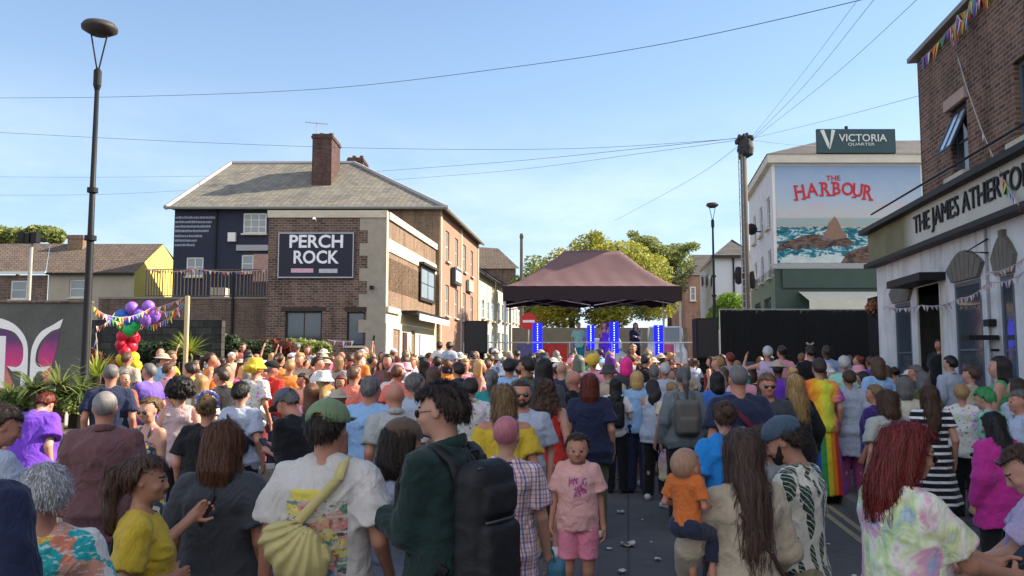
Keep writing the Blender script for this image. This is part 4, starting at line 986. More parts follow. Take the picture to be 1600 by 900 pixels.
# the board
sg = MB(TF).box(sp(432), sp(551), -.14, -.02, zz(435), zz(364)).build('sign_board', plain('navy sign board', (.012, .014, .03), .45, ns=2, amt=.2), pub)
mb = MB(TF)
for a, b, c, d in ((432, 551, 366, 364), (432, 551, 435, 433), (432, 433.6, 433, 366), (549.4, 551, 433, 366)): mb.box(sp(a), sp(b), -.16, -.141, zz(c), zz(d))
mb.build('sign_frame', plain('grey sign trim', (.4, .4, .42), .5), sg)
LET = plain('white sign letters', (.8, .8, .84), .5, amt=.05)
for t, py, pxc, sz, wid in (('PERCH', 379, 492, .98, 84), ('ROCK', 403.5, 491, .98, 71)):
    vs, fs = text_mesh(t, sz, .012, 1, .022); xs = [v[0] for v in vs]; k = (wid / 38.7) / (max(xs) - min(xs)); hgt = max(v[2] for v in vs) - min(v[2] for v in vs); kz = (21 / 38.7) / hgt
    mb = MB(TF); mb.add([(wx(pxc, Y0) + v[0] * k, -.155 + v[1], zz(py) + v[2] * kz) for v in vs], fs); mb.build('lettering', LET, sg)
MB(TF).box(sp(453), sp(488), -.15, -.141, zz(426.5), zz(420)).build('sponsor_strip', plain('pink strip', (.62, .36, .46), .5, ns=8, amt=.5), sg)
MB(TF).box(sp(497), sp(526), -.15, -.141, zz(427), zz(420.5)).build('sponsor_strip', plain('pale strip', (.45, .45, .5), .5, ns=8, amt=.5), sg)
o = MB(TF).tube([(sp(490), -.02, zz(346)), (sp(490), -.35, zz(343)), (sp(489), -.5, zz(345))], .035).build('sign_lamp', WHITE, pub)
MB(TF).box(sp(577), sp(583), -.25, -.03, zz(452), zz(447)).build('floodlight', DKMET, pub)
# main block behind: navy left part, roof, chimneys
XL = wx(265, Y1); XR = wx(686, Y1); ze = hz(323, Y1); XR2 = wx(747, Y2)
G1 = g(Y1)
TM = lambda u, v, z: (u, Y1 + v, z)
mx = lambda px: wx(px, Y1); mz = lambda py: hz(py, Y1)
MB(TM).wall(XL, X0 + 3.0, G1 - .6, ze, [(mx(374), mx(411), mz(365), mz(333)), (mx(286), mx(313), mz(432), mz(402)), (mx(373), mx(392), mz(426), mz(398))], .18).build('painted_wall', NAVYW, pub)
MB(TM).box(mx(392), mx(416), -.03, -.001, mz(440), mz(397)).build('brick_patch', plain('pinkish brick panel', (.36, .23, .19), .9, ns=6, amt=.5), pub)
MB(TM).box(X0 + 3.0, XR, 0, .2, G1 - .6, ze).build('back_wall', BRY, pub)
MB(TM).box(mx(374) - .3, mx(415), -.12, -.004, mz(392), mz(383)).build('lintel', LEAD, pub)
for a in ((374, 411, 365, 333, 2, 2), (286, 313, 432, 402, 1, 1), (373, 392, 426, 398, 0, 1)): window_at(pub, TM, mx(a[0]), mx(a[1]), mz(a[2]), mz(a[3]), .04, .07, a[4], a[5], WHITE, GLL)
MB(TM).box(mx(352), mx(364), -.2, -.002, mz(378), mz(364)).build('alarm_box', WHITE, pub)
MB(TM).tube([(mx(332), -.08, G1), (mx(332), -.08, ze - .1)], .05).build('drainpipe', DKMET, pub)
# painted lines of white lettering, too worn to read
mb = MB(TM); r_ = random.Random(4)
for k, (py, w_) in enumerate(((340, 62), (347, 58), (354, 56), (361, 54), (369, 42), (376, 34), (383, 30))):
    x = 266.5; mb = MB(TM)
    while x < 266 + w_:
        l = r_.uniform(1.2, 4.2); mb.box(mx(x), mx(x + l), -.012, -.003, mz(py + 1.7), mz(py - 1.2 - r_.random())); x += l + r_.uniform(.4, .9)
    mb.build('painted_writing', plain('faded white paint', (.24, .26, .32), .8, ns=4, amt=.4), pub)
# east front of the main block along the street
def TE(u, v, z): return (XR + (XR2 - XR) / (Y2 - Y1) * u - v, Y1 + u, z)
LE = Y2 - Y1; holes = []
for r0, r1 in ((3.3, 5.0), (6.3, 8.0)):
    for u in (1.6, 4.4, 7.2, 10.0): holes.append((u, u + 1.05, G1 + r0, G1 + r1))
MB(TE).wall(0, LE, G1 - .6, ze, holes, .2).build('side_wall', plain('salmon render', (.33, .185, .13), .9, ns=1.5, amt=.3), pub)
for h in holes: window_at(pub, TE, *h, .08, .07, 1, 1, WHITE, GLL)
for u in (.1, 6.35, LE - .35): MB(TE).box(u, u + .26, -.05, -.002, G1 - .4, ze - .1).build('pilaster', STONE, pub)
MB(TE).box(3.0, 5.2, -.28, -.06, G1 + 5.2, G1 + 6.1).build('hanging_sign', plain('dark sign', (.04, .05, .06), .5), pub); MB(TE).box(3.2, 5.0, -.30, -.281, G1 + 5.35, G1 + 5.95).build('sign_panel', plain('pale sign panel', (.6, .6, .62), .5, ns=9, amt=.5), pub)
MB(TE).box(8.2, 10.0, -.22, -.06, G1 + 5.2, G1 + 5.9).build('hanging_sign', plain('green cream sign', (.3, .36, .3), .5, ns=9, amt=.5), pub)
# roof
rd = 6.0; zr = hz(255, Y1 + rd); xl = wx(352, Y1 + rd); xr = wx(548, Y1 + rd); o_ = .35
A, B = (XL - o_, Y1 - o_, ze - .1), (XR + o_, Y1 - o_, ze - .1); C_, D_ = (XR2 + o_, Y2 + o_, ze - .1), (XR2 - (XR - XL), Y2 + o_, ze - .1)
E_, F_ = (xl, Y1 + rd, zr), (xr, Y1 + rd, zr)
mb = MB().add([A, B, C_, D_, E_, F_], [(0, 1, 5, 4), (1, 2, 5), (2, 3, 4, 5), (3, 0, 4), (3, 2, 1, 0)]); rf = mb.build('roof', SLATE, pub)
for p, q, r_w in ((A, E_, .14), (E_, F_, .14), (F_, B, .14)): MB().tube([p, q], r_w, 6).build('ridge_tile', LEAD, rf)
MB().tube([(XL - o_, Y1 - o_ - .05, ze - .12), (XR + o_, Y1 - o_ - .05, ze - .12)], .09, 6).build('gutter', plain('grey gutter', (.22, .22, .2), .6), pub)
MB().tube([(XR + o_, Y1 - o_, ze - .14), (XR2 + o_, Y2, ze - .14)], .10, 6).build('gutter', plain('grey gutter', (.22, .22, .2), .6), pub)
def chimney(parent, px0, px1, py_top, py_bot, d, dep, pots, mat=BRC, aerial=False):
    x0, x1 = wx(px0, d), wx(px1, d); z0, z1 = hz(py_bot, d), hz(py_top, d)
    o = MB().box(x0, x1, d, d + dep, z0, z1 - .25).box(x0 - .06, x1 + .06, d - .06, d + dep + .06, z1 - .25, z1 - .12).box(x0 - .02, x1 + .02, d - .02, d + dep + .02, z1 - .12, z1).build('chimney', mat, parent)
    for k in range(pots):
        cx = x0 + (x1 - x0) * (k + .5) / pots; MB().lathe((cx, d + dep * .5, z1 + .001), [(.0, 0), (.13, 0), (.11, .25), (.14, .27), (.14, .33), (.0, .33)], 10).build('chimney_pot', plain('clay pot', (.2, .1, .07), .9), o)
    return o
ch = chimney(rf, 481, 512, 209, 303, Y1 + 2.6, 2.3, 2); MB().box(wx(478, Y1 + 2.6), wx(513, Y1 + 2.6), Y1 + 2.35, Y1 + 2.58, hz(303, Y1 + 2.6), hz(294, Y1 + 2.6)).build('flashing', LEAD, ch)
chimney(rf, 538, 562, 246, 290, Y1 + 9, 1.9, 2)
dd = Y1 + 4; mb = MB().tube([(wx(487, dd), dd, hz(210, dd)), (wx(487, dd), dd, hz(192, dd))], .02, 5).tube([(wx(469, dd), dd, hz(191, dd)), (wx(505, dd), dd, hz(194, dd))], .02, 5)
for k in range(7): x = 471 + k * 5.4; mb.tube([(wx(x, dd), dd - .25, hz(191.4 + k * .4, dd)), (wx(x, dd), dd + .25, hz(191.4 + k * .4, dd))], .012, 4)
mb.build('aerial', LEAD, rf)
# terrace in front of the navy wall: brick wall and railing with bunting
YT = 35.2; tx = lambda px: wx(px, YT); tz = lambda py: hz(py, YT)
ter = root('terrace_wall', (tx(330), YT, g(YT)), 'long brick terrace wall with railing between yellow gable and brick pub', 'wall')
MB().box(tx(150), X0 - .01, YT, YT + .3, g(YT) - .4, tz(467)).build('brick_wall', brick('brown terrace brick', (.16, .10, .075), (.10, .062, .05), (.16, .14, .12)), ter)
MB().box(tx(150), X0 - .01, YT - .04, YT + .34, tz(467), tz(464)).build('wall_coping', plain('grey coping', (.22, .2, .18), .9), ter)
MB().box(tx(262), X0 - .01, YT + .4, Y1 - .1, tz(470), tz(468)).build('terrace_deck', plain('deck', (.15, .13, .12), .9), ter)
mb = MB()
for py in (421, 462): mb.box(tx(222), tx(412), YT + .05, YT + .1, tz(py + .8), tz(py - .8))
px = 222.
while px < 412: mb.box(tx(px), tx(px + (1.6 if int(px) % 4 else .8)), YT + .06, YT + .09, tz(462), tz(421)); px += 4.3 + (int(px * 7) % 3)
mb.build('railing', plain('weathered railing', (.09, .07, .06), .7, ns=2), ter)
MB().box(tx(360), tx(363), YT - .1, YT, g(YT), tz(425)).build('downpipe', DKMET, ter)
mb = MB().box(tx(312), tx(335), YT + 1, YT + 1.6, tz(467), tz(446)); solo(mb, 'storage_box', plain('pale cabinet', (.4, .37, .32), .7), 'pale boxy cabinet standing behind the terrace railing', 'cabinet', loc=(tx(323), YT + 1.3, tz(467)))
def bunting(label, pts, n, cols, sz=.16, sag=.25, group='bunting strings', seed=1, cat='bunting'):
    pts = [Vector(p) for p in pts]; r_ = random.Random(seed); P_ = []
    for a, b in zip(pts, pts[1:]):
        for k in range(n): t = k / n; p = a.lerp(b, t); p.z -= sag * 4 * t * (1 - t); P_.append(p)
    P_.append(pts[-1]); o0 = P_[len(P_) // 2]
    rt = root('bunting_string', o0, label, cat, group)
    MB().tube(P_, .006 + sz * .03, 4).build('cord', plain('bunting cord', (.4, .38, .36), .8), rt)
    fl = {}
    for k, p in enumerate(P_[:-1]):
        q = P_[k + 1]; a = p.lerp(q, .12); b = p.lerp(q, .88); m_ = p.lerp(q, .5) + Vector((r_.uniform(-.04, .04), r_.uniform(-.06, .06), -sz * r_.uniform(.8, 1.25)))
        th = (q - p).cross(Vector((0, 0, 1))); th = th.normalized() * .003 if th.length > 1e-6 else Vector((0, .003, 0))
        c = cols[(k + seed) % len(cols)]; mb = fl.setdefault(k, (c, MB()))[1]; mb.add([a + th, b + th, m_ + th, a - th, b - th, m_ - th], [(0, 1, 2), (5, 4, 3), (0, 3, 4, 1), (1, 4, 5, 2), (2, 5, 3, 0)])
    for c, mb in fl.values(): mb.build('flag', plain('flag %s' % (c,), c, .8, amt=.1), rt)
    return rt
RB = [(.6, .05, .05), (.75, .25, .04), (.7, .55, .08), (.08, .35, .12), (.08, .2, .55), (.3, .08, .45), (.7, .65, .62)]; RW = [(.62, .10, .09), (.66, .60, .58), (.62, .22, .12), (.12, .16, .4)]
bunting('red and white bunting along the top of the terrace railing', [(tx(222), YT - .02, tz(420)), (tx(300), YT - .02, tz(420)), (tx(412), YT - .02, tz(421))], 16, RW, .14, .12, seed=2)

# ------------------------------------------------------------------ low terrace of houses, far left
YH = 50.; hx = lambda px: wx(px, YH); hzz = lambda py: hz(py, YH); GH = g(YH)
ho = root('cream_house', (hx(160), YH, GH), 'pale rendered low house with bright yellow gable end and brown tiled roof', 'house')
RBE = plain('dull beige render', (.36, .32, .25), .9, ns=1, amt=.3); YGA = plain('yellow painted gable', (.78, .60, .13), .85, ns=1, amt=.12)
TH = lambda u, v, z: (u, YH + v, z)
MB(TH).wall(hx(70), hx(205), GH - .5, hzz(425), [(hx(103), hx(128), hzz(465), hzz(437))], .2).build('wall', RBE, ho); window_at(ho, TH, hx(103), hx(128), hzz(465), hzz(437), .08, .07, 0, 1, WHITE, GLL)
gy = 7.; gx1 = wx(262, YH + gy)
a = (hx(205), YH, GH - .5); b = (gx1, YH + gy, GH - .5); ap = wx(250, YH + gy * .62)
mb = MB().add([(hx(205), YH, GH - .5), (gx1 + .6, YH + gy * 1.3, GH - .5), (gx1 + .6, YH + gy * 1.3, hzz(428)), (wx(248, YH + gy * .65), YH + gy * .65, hz(382, YH + gy * .65)), (hx(205), YH, hzz(425))], [(0, 1, 2, 3, 4)]); mb.build('gable_wall', YGA, ho)
apx = (wx(248, YH + gy * .65), YH + gy * .65, hz(381, YH + gy * .65))
mb = MB().add([(hx(70), YH - .3, hzz(427)), (hx(207), YH - .3, hzz(427)), apx, (wx(70, YH + gy * .65), YH + gy * .65, apx[2]), (gx1 + .9, YH + gy * 1.35, hzz(430)), (wx(70, YH + gy * 1.3), YH + gy * 1.35, hzz(430))], [(0, 1, 2, 3), (3, 2, 4, 5)]); mb.build('roof', TILE, ho)
MB(TH).box(hx(70), hx(207), -.34, -.25, hzz(430), hzz(426.6)).build('gutter', DKMET, ho)
ho2 = root('brick_house', (hx(30), YH, GH), 'low brick house with white framed window and brown roof at the picture edge', 'house')
MB(TH).wall(hx(-90), hx(69), GH - .5, hzz(430), [(hx(10), hx(37), hzz(468), hzz(438))], .2).build('wall', BRD, ho2); window_at(ho2, TH, hx(10), hx(37), hzz(468), hzz(438), .08, .1, 0, 1, WHITE, GLL)
mb = MB().add([(hx(-90), YH - .3, hzz(426)), (hx(69), YH - .3, hzz(426)), (wx(69.6, YH + 4.5), YH + 4.5, apx[2]), (wx(-90, YH + 4.5), YH + 4.5, apx[2])], [(0, 1, 2, 3)]); rf2 = mb.build('roof', TILE, ho2); MB(TH).box(hx(-90), hx(69), -.36, -.25, hzz(429), hzz(425)).build('gutter', WHITE, ho2)
chimney(ho2, 97, 121, 367, 392, YH + 3.5, 1.2, 0, BRY)
o = root('floodlight_mast', (wx(40, 30), 30, g(30)), 'pale post with dark lamp cluster in front of the brick house', 'mast'); MB().tube([(wx(40, 30), 30, g(30)), (wx(40, 30), 30, hz(374, 30))], .07, 8).build('post', plain('galvanised post', (.36, .34, .3), .6), o)
for dx in (-.22, 0, .2): MB().box(wx(38, 30) + dx - .13, wx(38, 30) + dx + .12, 29.8, 30.1, hz(380, 30), hz(366 - abs(dx) * 10, 30)).build('lamp', DKMET, o)

# ------------------------------------------------------------------ grey garden wall with the wing mural, far left
YW = 17.0; qx = lambda px: wx(px, YW); qz = lambda py: hz(py, YW); GW = g(YW)
gw = root('garden_wall', (qx(60), YW, GW), 'grey rendered garden wall painted with pink and white wings', 'wall')
RG = plain('blotchy grey render', (.11, .108, .10), .9, ns=1.6, amt=.55, bump=.4, bs=14)
MB().box(qx(-160), qx(131), YW, YW + .25, GW - .3, qz(473)).build('render', RG, gw); MB().box(qx(-160), qx(132), YW - .04, YW + .29, qz(473), qz(469.5)).build('coping', BRD, gw)
def smooth_pts(pts, n=4):
    P_ = [Vector(p) for p in pts]; out = []; m_ = len(P_)
    for i in range(m_):
        p0, p1, p2, p3 = P_[i - 1], P_[i], P_[(i + 1) % m_], P_[(i + 2) % m_]
        if (p1 - p0).normalized().dot((p2 - p1).normalized()) < .2 or (p2 - p1).normalized().dot((p3 - p2).normalized()) < .2: out.append(tuple(p1)); out.append(tuple((p1 + p2) / 2)); continue
        for k in range(n): t = k / n; out.append(tuple(.5 * ((2 * p1) + (p2 - p0) * t + (2 * p0 - 5 * p1 + 4 * p2 - p3) * t * t + (3 * p1 - p0 - 3 * p2 + p3) * t ** 3)))
    return out
def wing(name, pts, z, mat):
    pts = smooth_pts(pts)
    mb = MB(); vs = [(qx(a), YW - z, qz(b)) for a, b in pts] + [(qx(a), YW - .001, qz(b)) for a, b in pts]; n = len(pts)
    mb.add(vs, [tuple(range(n))] + [(i, i + n, (i + 1) % n + n, (i + 1) % n) for i in range(n)]); return mb.build(name, mat, gw)
PINKM = M('mural pink to violet paint', lambda b: b.col(b.ramp(b.m('MULTIPLY_ADD', b.noise(b.obj(), 3, 2), .35, b.m('MULTIPLY_ADD', b.sep(b.obj())[2], .9, -1.25)), [(.2, (.62, .22, .16)), (.4, (.66, .06, .22)), (.65, (.40, .06, .22)), (.85, (.13, .06, .16))])), .8)
WHM = plain('mural white', (.86, .84, .82), .8, ns=4, amt=.15)
wing('mural_wing', [(0, 515), (14, 520), (28, 532), (36, 548), (37, 572), (22, 580), (10, 572), (25, 605), (20, 610), (-30, 610), (-30, 515)], .006, PINKM)
wing('mural_wing', [(60, 560), (62, 545), (70, 530), (84, 519), (92, 518), (88, 545), (82, 570), (80, 600), (72, 600), (66, 580)], .006, PINKM)
wing('mural_outline', [(-20, 494), (0, 498), (20, 507), (36, 524), (43, 545), (44, 585), (44, 612), (34, 612), (34, 580), (20, 580), (12, 572), (26, 574), (35, 566), (36, 545), (30, 530), (16, 517), (-20, 508)], .012, WHM)
wing('mural_outline', [(48, 612), (48, 560), (51, 538), (62, 519), (80, 508), (96, 498), (92, 512), (78, 518), (64, 532), (57, 548), (56, 566), (64, 574), (80, 572), (72, 580), (58, 583), (57, 612)], .012, WHM)
wing('mural_outline', [(-20, 525), (8, 525), (9, 606), (-20, 606)], .014, WHM)
def dkwall(label, px0, px1, py, d, mat, th=.3, name='stone_wall'):
    return solo(MB().box(wx(px0, d), wx(px1, d), d, d + th, g(d) - .3, hz(py, d)), name, mat, label, 'wall', loc=(wx((px0 + px1) / 2, d), d, g(d)))
dkwall('dark stone wall behind the balloons and palm', 132, 345, 500, 25, brick('dark stone blocks', (.07, .068, .06), (.035, .036, .034), (.03, .03, .03), bw=.5, rh=.22, ms=.02, stain=.5))
# ------------------------------------------------------------------ hedges, shrubs, palms
def leaffn(c1, c2):
    def f(b):
        oi = b.n('ObjectInfo'); gI = b.n('NewGeometry'); n = b.noise(b.obj(), 1.1, 3); r_ = b.m('MULTIPLY_ADD', gI.outputs['Random Per Island'], .6, b.m('MULTIPLY', n, .55)); b.col(b.ramp(r_, [(.2, c1), (.8, c2)]))
        b.p.inputs['Transmission Weight'].default_value = 0
        tr = b.n('BsdfTranslucent'); b.put(tr.inputs[0], b.ramp(r_, [(.2, tuple(min(1, x * 1.6) for x in c1)), (.8, tuple(min(1, x * 1.6) for x in c2))])); mx_ = b.n('MixShader'); mx_.inputs[0].default_value = .3
        b.nt.links.new(b.p.outputs[0], mx_.inputs[1]); b.nt.links.new(tr.outputs[0], mx_.inputs[2]); b.nt.links.new(mx_.outputs[0], b.o.inputs[0])
    return f
def leafmat(name, c1, c2): return M(name, leaffn(c1, c2), .6)
def leaf_cloud(centers, radii, n, size, seed=0):
    r_ = np.random.default_rng(seed); centers = np.array(centers, float); radii = np.array(radii, float); k = r_.choice(len(centers), n, p=(radii[:, 0] ** 2) / (radii[:, 0] ** 2).sum())
    d = r_.normal(0, 1, (n, 3)); d /= np.linalg.norm(d, axis=1, keepdims=True); rr = r_.random(n) ** .4; p = centers[k] + d * radii[k] * rr[:, None]
    a = r_.normal(0, 1, (n, 3)); a[:, 2] *= .6; a /= np.linalg.norm(a, axis=1, keepdims=True); b_ = np.cross(a, d + r_.normal(0, .5, (n, 3))); b_ /= np.linalg.norm(b_, axis=1, keepdims=True) + 1e-9
    s = size * r_.uniform(.6, 1.3, n)[:, None]; v = np.stack([p - a * s, p - b_ * s * .5, p + a * s, p + b_ * s * .5], 1).reshape(-1, 3)
    return v, np.arange(n * 4).reshape(n, 4)
def leaf_obj(name, v, f, mat, parent):
    o0 = np.array(ROOTLOC.get(parent.name, Vector((0, 0, 0)))) if parent else 0; me = mkmesh((name, len(_MC)), name, v - o0, f, [mat]); me.shade_flat(); o = bpy.data.objects.new(name, me); COL.objects.link(o); o.parent = parent; return o
def tree(label, x, y, h, blobs, n, size, mat, seed=0, trunk=.22, group=None, cat='tree', name='street_tree'):
    r_ = random.Random(seed); rt = root(name, (x, y, g(y)), label, cat, group); v, f = leaf_cloud([b[0] for b in blobs], [b[1] for b in blobs], n, size, seed); leaf_obj('crown', v, f, mat, rt)
    mb = MB(); top = Vector((x, y, g(y) + h)); mb.tube([(x, y, g(y) - .2), (x + .1, y, g(y) + h * .5), tuple(top)], [trunk, trunk * .7, trunk * .45], 8)
    for (c, rd_) in blobs: c = Vector(c); m_ = top.lerp(c, .5) + Vector((r_.uniform(-.3, .3), 0, r_.uniform(-.2, .3))); mb.tube([tuple(top - Vector((0, 0, .3))), tuple(m_), tuple(c + Vector((0, 0, rd_[2] * .5)))], [trunk * .4, trunk * .25, trunk * .08], 6)
    mb.build('trunk', plain('bark', (.09, .07, .05), .95, ns=8, amt=.4, bump=.5), rt); return rt
def blobs_px(lst, d):          # (px, py, rx_px, rz_px, dd, ry)
    out = []
    for px, py, rx, rz, dd, ry in lst:
        c = W(px, py, d + dd); k = (d + dd) / 1300; out.append((tuple(c), (rx * k, ry, rz * k)))
    return out
LYG = leafmat('yellow green tree leaves', (.13, .17, .02), (.36, .34, .05)); LDG = leafmat('dull green leaves', (.09, .12, .03), (.25, .28, .08)); LHG = leafmat('bright hedge leaves', (.06, .13, .012), (.18, .28, .03)); LDK = leafmat('dark shrub leaves', (.012, .026, .012), (.05, .075, .03)); LRD = leafmat('red tipped leaves', (.05, .03, .015), (.20, .045, .03)); LAG = leafmat('strappy grey green leaves', (.05, .085, .025), (.17, .22, .06)); LYU = leafmat('lime yucca leaves', (.10, .16, .015), (.30, .34, .05))  # LYG is the broad tree's own yellow green, varied at random
bl = blobs_px([(880, 420, 36, 34, 0, 2.5), (925, 400, 42, 36, 1, 2.5), (975, 408, 45, 32, 0, 3), (1010, 430, 40, 36, 1, 3), (900, 450, 60, 30, -1, 3), (960, 450, 60, 32, 0, 3), (850, 440, 24, 26, 0, 2), (930, 372, 14, 14, 0, 1), (1030, 470, 34, 32, 0, 2), (870, 490, 40, 26, 0, 2), (950, 492, 40, 24, 0, 2)], 52)
tree('broad yellow green street tree spreading above the gazebo roof', wx(892, 52), 52, 5.0, bl, 34000, .12, LYG, 5, .28)
bl = blobs_px([(1035, 402, 34, 18, 0, 1.6), (1005, 378, 24, 10, 0, 1.6), (988, 366, 10, 6, 0, 1), (1055, 392, 24, 12, 1, 1.6), (1068, 415, 20, 22, 0, 1.5), (1020, 388, 20, 10, 0, 1.5), (1050, 440, 26, 34, 1, 2), (1005, 395, 26, 22, 1, 2), (1080, 385, 14, 8, 0, 1), (1010, 480, 34, 22, 1, 2)], 60)
tree('thin leaved taller tree behind the broad yellow one', wx(1045, 60), 60, 6.2, bl, 13000, .11, LDG, 6, .22)
bl = blobs_px([(835, 430, 22, 34, 0, 2), (815, 455, 26, 26, 0, 2), (840, 480, 30, 24, 0, 2)], 66)
tree('dark green tree beside the wooden pole beyond the gazebo', wx(838, 66), 66, 4.5, bl, 3500, .18, LDG, 7, .2)
bl = blobs_px([(1140, 478, 24, 22, 0, 1.6), (1122, 496, 16, 20, 0, 1.6), (1158, 490, 14, 24, 0, 1.4)], 48)
tree('bright green bush behind the black curtain', wx(1140, 48), 48, 2.2, bl, 4500, .11, LHG, 8, .12, cat='bush', name='garden_bush')
for k, (px, py, rx, rz, lb) in enumerate(((20, 368, 34, 14, 'distant tree crown over the brick house roof'), (72, 365, 26, 13, 'distant tree crown left of the house chimney'), (-30, 372, 30, 16, 'distant tree crown at the picture edge'))):
    tree(lb, wx(px, 85), 85, hz(py + 12, 85) - g(85), blobs_px([(px - rx * .4, py, rx * .6, rz, 0, 2), (px + rx * .4, py + 2, rx * .6, rz, 0, 2)], 85), 1800, .3, LDG, 20 + k, .3, group='distant trees over the roofs')
def shrub(label, px0, px1, py0, py1, d, mat, n, size, seed, name='shrub', cat='shrub', group='shrubs along the brick pub'):
    r_ = random.Random(seed); rt = root(name, (wx((px0 + px1) / 2, d), d, g(d)), label, cat, group); cs = []; k = d / 1300; m_ = max(2, int((px1 - px0) / 14))
    for i in range(m_):
        x = px0 + (px1 - px0) * (i + .5) / m_; t = py0 + r_.uniform(0, (py1 - py0) * .35); c = W(x, (t + py1) / 2, d); cs.append((tuple(c), ((px1 - px0) / m_ * .9 * k, .5, (py1 - t) / 2 * k)))
    v, f = leaf_cloud([c[0] for c in cs], [c[1] for c in cs], n, size, seed); leaf_obj('foliage', v, f, mat, rt); mb = MB()
    for c, r2 in cs: mb.tube([(c[0], d, g(d)), (c[0] + .05, d, c[2])], [.05, .02], 5)
    mb.build('stem', plain('bark', (.09, .07, .05), .95), rt)
shrub('dark shrub between the lime palm and the drainpipe', 318, 372, 518, 560, 29, LDK, 2400, .10, 31); shrub('dark shrub under the terrace wall with pink flower heads', 372, 420, 528, 562, 29.5, LDK, 2000, .10, 32)
shrub('red tipped shrub under the terrace railing corner', 405, 455, 522, 556, 30, LRD, 2000, .09, 33); shrub('dense green shrub below the wide pub window', 448, 512, 520, 560, 30.5, LDG, 2600, .10, 34); shrub('dark hedge behind the balloon column', 205, 286, 522, 566, 24.2, LDK, 3200, .09, 35)
shrub('mixed flowering shrub behind the lamp post', 140, 200, 535, 600, 20, LRD, 1600, .07, 36)
def blades(name, label, px, py, d, n, L, w_, mat, up=.5, seed=0, droop=.6, stem=0., cat='plant', group='spiky plants in the planters'):
    r_ = np.random.default_rng(seed); b0 = W(px, py, d); z0 = g(d) if stem else b0.z - .25; rt = root(name, (b0.x, d, g(d)), label, cat, group); vs, fs = [], []
    for i in range(n):
        a = r_.uniform(0, 6.283); el = math.asin(min(.99, r_.uniform(max(0, up - .55), 1))); l = L * r_.uniform(.7, 1.15); k0 = len(vs); dirh = np.array((math.cos(a), math.sin(a), 0)); sd = np.array((-math.sin(a), math.cos(a), 0))
        for q in range(6):
            t = q / 5; r2 = l * (math.cos(el) * t + droop * .25 * t * t); z = l * (math.sin(el) * t - droop * .45 * t * t); p = np.array(b0) + dirh * (r2 + .03) + np.array((0, 0, z)); wv = w_ * (1 - t ** 2.2) + .002; vs += [p - sd * wv + np.array((0, 0, wv * .4)), p + sd * wv + np.array((0, 0, wv * .4))]
        fs += [(k0 + 2 * q, k0 + 2 * q + 1, k0 + 2 * q + 3, k0 + 2 * q + 2) for q in range(5)]
    leaf_obj('leaves', np.array(vs), np.array(fs), mat, rt)
    MB().tube([(b0.x, d, g(d) - .1), (b0.x + .03, d, b0.z + .02)], [.07, .06], 8).build('stem', plain('bark', (.09, .07, .05), .95), rt)
blades('yucca_plant', 'lime green yucca palm behind the pale wooden post', 296, 552, 21.5, 130, .72, .022, LYU, .15, 41, .5, 1)
blades('yucca_plant', 'upright lime leaved plant beside the lamp post', 152, 590, 14.8, 60, .55, .02, LYU, .75, 42, .3, 1)
for k, (px, py, L, lb) in enumerate(((52, 610, .42, 'grassy spiky plant in front of the white wing outline'), (92, 604, .5, 'tallest spiky plant in the planter'), (128, 612, .42, 'dark strappy plant at the planter end by the lamp post'), (14, 622, .36, 'low spiky plant at the picture edge of the planter'), (70, 632, .34, 'short green spiky plant at the planter front'), (112, 636, .34, 'dense strappy plant over the planter rim'))):
    blades('spiky_plant', lb, px, py, 10.6 + k * .12, 75, L * 1.05, .013, (LAG, LDG)[k % 2], .3, 50 + k, .75, 1)
# orange blooms and rim of the raised planter
pl = solo(MB().box(wx(-120, 10.2), wx(152, 10.2), 10.2, 11.6, 0, .95), 'raised_planter', plain('weathered sleepers', (.13, .10, .07), .9, ns=4, amt=.4), 'long raised planter holding the spiky plants', 'planter', loc=(wx(30, 10.2), 10.9, 0), bevel=.02)
mbs = solo(MB().lathe((wx(105, 13), 13, .75), [(0, .5), (.2, .46), (.34, .3), (.4, .1), (.38, 0)], 12), 'boulder', plain('pale rock', (.42, .38, .33), .9, ns=3, amt=.35, bump=.5, bs=12), 'pale rounded rock behind the planter by the mural', 'rock', loc=(wx(105, 13), 13, .75))
# pale post, balloons, bunting on the left
po = solo(MB().box(wx(285.5, 19), wx(291.5, 19), 19, 19.09, g(19), hz(462, 19)), 'wooden_post', plain('bare pine', (.62, .47, .28), .8, ns=5), 'tall pale wooden post carrying bunting before the terrace', 'post', loc=(wx(288, 19), 19, g(19)), bevel=.01)
BALD = 19.4; bc = []
balrows = [('purple', (.30, .13, .60), [(206, 482), (232, 480), (218, 493), (241, 494), (228, 500)]), ('blue', (.03, .16, .55), [(190, 494), (210, 499), (198, 502)]), ('green', (.03, .55, .13), [(192, 508), (210, 510), (201, 517)]), ('red', (.70, .02, .05), [(192, 527), (209, 529), (190, 540), (205, 543), (196, 551)]), ('yellow', (.80, .62, .02), [(191, 562), (208, 560), (212, 573), (198, 575)])]
for cn, c, ps in balrows:
    mt = plain('balloon ' + cn, c, .42, spec=.35, amt=.05)
    for k, (px, py) in enumerate(ps):
        p = W(px, py, BALD + (k % 2) * .1); mb = MB().lathe((0, 0, 0), [(.001, -.19), (.012, -.18), (.008, -.165), (.06, -.145), (.125, -.06), (.145, .02), (.122, .10), (.06, .15), (.001, .165)], 16)
        o = mb.build('balloon', mt, None, True); o.location = p; tag(o, f'{cn} balloon ' + [['lowest outer', 'upper', 'inner', 'end', 'middle'][k] + ' of the ' + cn + ' ones on the rainbow column'][0], 'balloon', 'balloons of the rainbow column')
solo(MB().tube([(wx(200, 19.6), 19.6, g(19)), (wx(200, 19.6), 19.6, hz(490, 19.6))], .02, 6), 'balloon_pole', DKMET, 'thin dark pole behind the rainbow balloons', 'pole', loc=(wx(200, 19.6), 19.6, g(19)))
